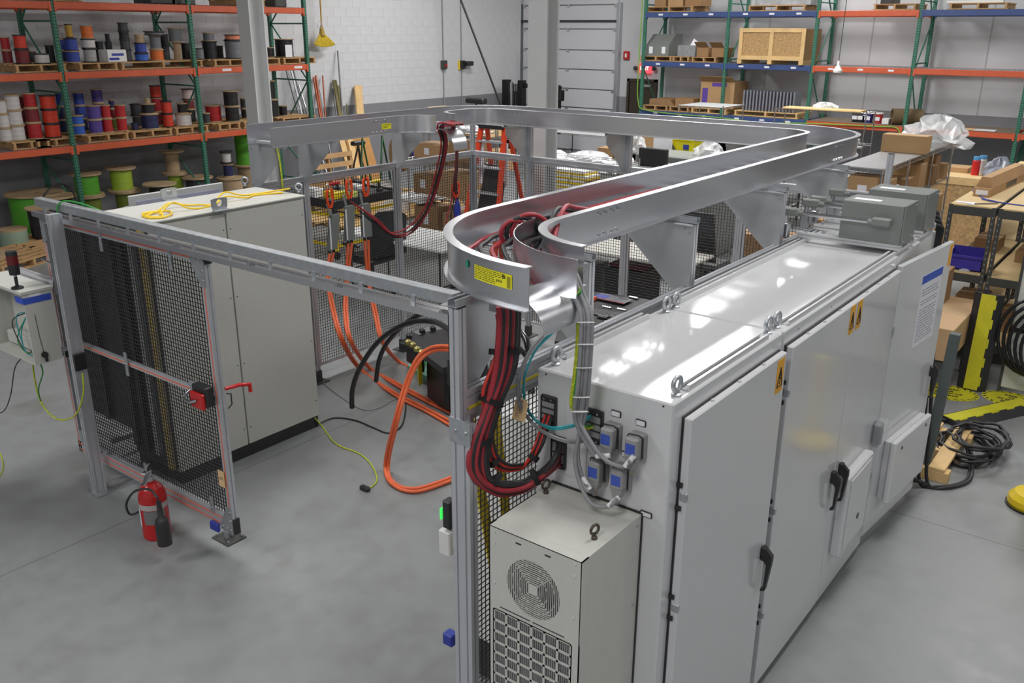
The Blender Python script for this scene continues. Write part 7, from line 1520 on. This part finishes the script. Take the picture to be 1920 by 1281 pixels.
# blue bin and cartons on its shelves
t = T('stacking_bin', 'dark blue plastic stacking bin on the middle deck', 'bin', (u0+.2, 10.15, .953)); 
for (a, b, c, d, e, f) in ((-.17, .17, -.14, .14, 0, .012), (-.17, -.16, -.14, .14, 0, .17), (.16, .17, -.14, .14, 0, .17), (-.17, .17, .13, .14, 0, .2), (-.17, .17, -.14, -.13, 0, .15)): MB().box(a, b, c, d, e, f).build('bin_wall', BIN, t, True)
MB().box(-.185, .185, -.155, -.13, .13, .155).build('bin_lip', BIN, t, True)
lump('plastic_film', 'clear packet in front of the blue bin', 'film', u0+.22, 9.99, .953, .1, .06, .02, FILM, 81)
for k, (x, y, z, lx, ly, lz, m, lab) in enumerate(((u0+.12, 10.2, .253, .14, .2, .3, KRAFT, 'tall carton with open top on the lower deck'), (u0+.3, 10.3, .253, .16, .2, .16, KRAFT, 'short carton on the lower deck'), (u0+.2, 10.9, .253, .3, .4, .26, KRAFT2, 'brown carton deeper on the lower deck'), (u0+.2, 11.3, .953, .25, .4, .14, KRAFT2, 'flat carton deeper on the middle deck'), (u1+.3, 10.6, .253, .3, .4, .22, KRAFT2, 'carton on the lower deck of the right unit'), (u1+.3, 11.0, .953, .3, .5, .12, KRAFT, 'flat carton on the middle deck of the right unit'))): carton(lab, x, y, z, lx, ly, lz, m, 0, lab=(k == 1))
for k in range(5): tag(MB().box(u0+.26-.01*k, u0+.4, 10.02+.01*k, 10.16, .253+.022*k, .273+.022*k, .002).build('white_booklet', WHT), '%s white carton from the bottom of the flat pile' % nth[k], 'carton', 'flat white cartons')
# large carton in front on a low trestle
t = T('large_carton', 'large plain carton standing high in front of the steel shelving', 'box', (-1.68, 9.15, .42)); MB().box(-.21, .21, -.6, .6, 0, .31, .004).build('carton', M('plain_kraft', (196, 162, 122), .7, 0, .04, 2), t, True); MB().box(-.2, .2, -.04, .04, .31, .311).build('tape_strip', M('packing_tape', (196, 170, 130), .4), t, True)
carton('upright narrow carton standing on the large carton', -1.80, 9.52, .732, .1, .22, .34, KRAFT2, 0, tape=False)
t = T('trestle', 'dark low trestle under the large carton', 'trestle', (-1.68, 9.15, 0))
for y in (8.7, 9.6): MB().box(-1.88, -1.48, y-.03, y+.03, .36, .42).build('cross_beam', STEELD, t); MB().box(-1.86, -1.82, y-.03, y+.03, 0, .36).build('leg', STEELD, t); MB().box(-1.54, -1.50, y-.03, y+.03, 0, .36).build('leg', STEELD, t)
# cable ramps: one standing on end, one lying
def ramp(label, L=.95, W=.26):
    t = T('cable_ramp', label, 'cable ramp', (0, 0, 0), 0, 'cable ramps')
    MB().ext([(-W/2, 0), (W/2, 0), (W/2, .008), (.065, .055), (-.065, .055), (-W/2, .008)], (0, -L/2, 0), (1, 0, 0), (0, 0, 1), (0, L, 0)).build('rubber_body', RUB, t, True)
    o = MB().box(-.062, .062, -L/2+.005, L/2-.005, .052, .06, .002).build('yellow_lid', LIME, t, True)
    n = 5
    for k in range(n):
        y = -L/2+L*(k+.5)/n; MB().box(.062, .078, y-.045, y+.045, .05, .0595).build('lid_tooth', LIME, o, True)
    for s in (-1, 1): MB().box(-.05, -.01, s*L/2, s*(L/2+.04), 0, .04).build('connector_lug', RUB, t, True)
    return t
p = FZ(1821, 728); t = ramp('black and yellow cable ramp standing on end by the shelving'); t.location = (p.x, p.y+.03, .475); t.rotation_euler = (PI/2-.1, 0, 0)
a, b = FZ(1775, 800), FZ(1905, 770); t = ramp('black and yellow cable ramp lying on the floor', 1.0, .3); t.location = ((a.x+b.x)/2+.02, (a.y+b.y)/2+.12, 0); t.rotation_euler = (0, 0, math.atan2(b.y-a.y, b.x-a.x)-PI/2)
# floor signs
def sign(px, py, label, rz=0):
    p = FZ(px, py); t = T('floor_sign', label, 'floor sign', (p.x, p.y, 0), rz, 'floor signs'); n = 28
    MB().ext([(.3*math.cos(2*PI*i/n), .21*math.sin(2*PI*i/n)) for i in range(n)], (0, 0, 0), (1, 0, 0), (0, 1, 0), (0, 0, .002)).build('decal', LIME, t, True)
    for k in range(24):
        a = 2*PI*k/24; MB().ext([(.26*math.cos(a), .175*math.sin(a)), (.29*math.cos(a+.1), .20*math.sin(a+.1)), (.29*math.cos(a+.2), .20*math.sin(a+.2)), (.26*math.cos(a+.1), .175*math.sin(a+.1))], (0, 0, .002), (1, 0, 0), (0, 1, 0), (0, 0, .0006)).build('hazard_stripe', INK, t, True)
    for i, s in enumerate(('KEEP AREA', 'CLEAR', 'IN FRONT OF', 'SHELVING')):
        cu = text(s, 'lettering', (0, .09-.06*i, .003), (1, 0, 0), (0, 1, 0), .05, INK, None, .002); cu.parent = t
sign(1905, 752, 'round yellow floor sign reading keep area clear near the cable ramp', -.1); sign(1772, 735, 'round yellow floor sign partly hidden behind the far cabinet door', .2)
# yellow post base, coil of black cables, skid, grey post
p = FZ(1935, 950); t = T('bollard_base', 'rounded yellow guard base at the right frame edge', 'bollard', (p.x, p.y, 0)); MB().lathe([(0, 0), (.16, 0), (.17, .03), (.165, .07), (.13, .11), (.06, .125), (.06, .8), (0, .82)], (p.x, p.y, 0), 24).build('guard', YEL, t); MB().lathe([(.171, 0), (.18, 0), (.18, .012), (.171, .012)], (p.x, p.y, 0), 24).build('rim', BLK, t)
t = T('cable_coil', 'tangled coil of black cables on the floor beside the far cabinet', 'coil', (-1.0, 7.45, 0)); mb = MB(); random.seed(31)
for k in range(11):
    cxx, cyy, rx, ry = -1.02+random.uniform(-.05, .07), 7.62+random.uniform(-.07, .07), random.uniform(.16, .25), random.uniform(.22, .34)
    mb.tube([(cxx+rx*math.cos(2*PI*i/22)*(1+.08*math.sin(3*i+k)), cyy+ry*math.sin(2*PI*i/22), .02+.016*k+.01*math.sin(i*1.3+k)) for i in range(22)], .0125, 6, False, True)
mb.build('coiled_cable', RUB, t)
for k in range(2): cable('power_cable', '%s black cable trailing from the far cabinet to the coil' % nth[k], [(-1.29+.02*k, 6.66, 1.25), (-1.25+.04*k, 6.75, .5), (-1.22+.06*k, 6.75, .05), (-1.1+.08*k, 6.78+.05*k, .02), (-.95+.03*k, 7.0+.06*k, .02), (-.97, 7.3+.05*k, .03+.03*k), (-1.05+.02*k, 7.5, .1+.02*k)], .013, RUB, 'cable', 'black cables at the far cabinet')
t = T('timber_skid', 'pale timber skid under the black cables', 'skid', (-1.3, 7.2, 0))
for k, y in enumerate((6.95, 7.35, 7.75)): MB().box(-1.62, -1.05, y-.05, y+.05, .0, .09, .004).build('bearer', PINE, t)
MB().box(-1.2, -1.08, 6.9, 7.85, .09, .115, .003).build('deck_board', PINE, t); MB().box(-1.42, -1.3, 6.9, 7.85, .09, .115, .003).build('deck_board', PINE, t)
tag(MB().ext([(0, 0), (.07, 0), (.07, .07), (0, .07)], (-1.27, 6.95, .0), (1, 0, 0), (0, 1, 0), (.03, .1, 1.15)).build('grey_angle_post', M('slate_paint', (84, 92, 92), .5, 0, .08, 6)), 'slate grey angle post behind the open cabinet door', 'post')
# white partition at the right edge with black hose rings
p = FZ(1905, 742); wp = T('partition_panel', 'white partition panel with black hoses at the right edge', 'panel', (-.9, 9.3, 0))
MB().box(-1.12, .2, 9.25, 9.31, .05, 1.55, .006).build('panel', M('partition_white', (206, 208, 200), .5, 0, .03, 4), wp); MB().box(-1.12, .2, 9.235, 9.25, .62, .66).build('dark_gap', BLK, wp); MB().box(-1.125, -1.1, 9.24, 9.32, 0, 1.55).build('edge_post', STEELD, wp); MB().box(-.86, -.70, 9.02, 9.25, .90, .945, .01).build('hose_hook', STEELD, wp)
for k in range(5):
    cx_, cz_ = -.86+.04*k, .62-.02*k; rr = .34-.015*k
    tag(MB().tube([(cx_+rr*math.cos(2*PI*i/28), 9.17-.022*k+.01*math.sin(i), cz_+rr*1.15*math.sin(2*PI*i/28)) for i in range(28)], .017, 7, False, True).build('hose_ring', HOSE), '%s black hose ring in front of the white partition, counted from the wall' % nth[k], 'hose', 'black hose rings')
# items on a low chipboard table in the far right
tb = T('low_table', 'strand-board table with cleaning things at the far right', 'table', (-2.9, 16.5, 0)); MB().box(-3.4, -1.6, 15.6, 16.8, 1.08, 1.12, .004).build('table_top', M('chip_deck', (206, 180, 132), .6, 0, .06, 20), tb); MB().box(-3.4, -1.6, 15.6, 15.64, .0, 1.0).build('front_board', m_chips(), tb); MB().box(-3.4, -1.6, 15.59, 15.63, 1.0, 1.08).build('edge_board', PINE, tb)
for x in (-3.3, -1.7): MB().box(x-.04, x+.04, 16.7, 16.78, 0, 1.08).build('leg', PINE, tb)
for k, (px, c, lab) in enumerate(((1829, (190, 34, 36), 'red can with blue lid on the strand-board table'), (1836, (196, 190, 186), 'pale can behind the red can'))):
    q = FY(px, 318, 16.0); t = T('spray_can', lab, 'can', (q.x, 16.0+.2*k, 1.121)); MB().lathe([(0, 0), (.06, 0), (.06, .22), (.05, .24), (0, .24)], (q.x, 16.0+.2*k, 1.121), 14).build('can', M('can_%d' % k, c, .35), t); MB().lathe([(.05, .24), (.055, .24), (.055, .29), (0, .29)], (q.x, 16.0+.2*k, 1.121), 14).build('cap', M('cap_blue', (80, 150, 200), .4), t)
lump('plastic_bag', 'grey crumpled bag on the strand-board table', 'bag', FY(1872, 315, 16.0).x, 16.0, 1.121, .45, .35, .28, M('grey_bag', (130, 134, 146), .35, 0, .15, 8), 91)
tag(MB().box(FY(1800, 310, 16.2).x-.2, FY(1800, 310, 16.2).x+.15, 16.1, 16.5, 1.121, 1.2, .004).build('cardboard_tray', KRAFT), 'flat cardboard tray on the strand-board table', 'tray')
tag(MB().ext([(0, 0), (.05, 0), (.05, .02), (0, .02)], (-2.95, 20.5, 0), (1, 0, 0), (0, 1, 0), (.25, .25, 1.25)).build('leaning_board', M('ply_tan', (176, 128, 70), .6, 0, .08, 2)), 'tan board leaning on the last rack upright', 'board')
for o in list(bpy.data.objects):
    if '_o' in o: del o['_o']
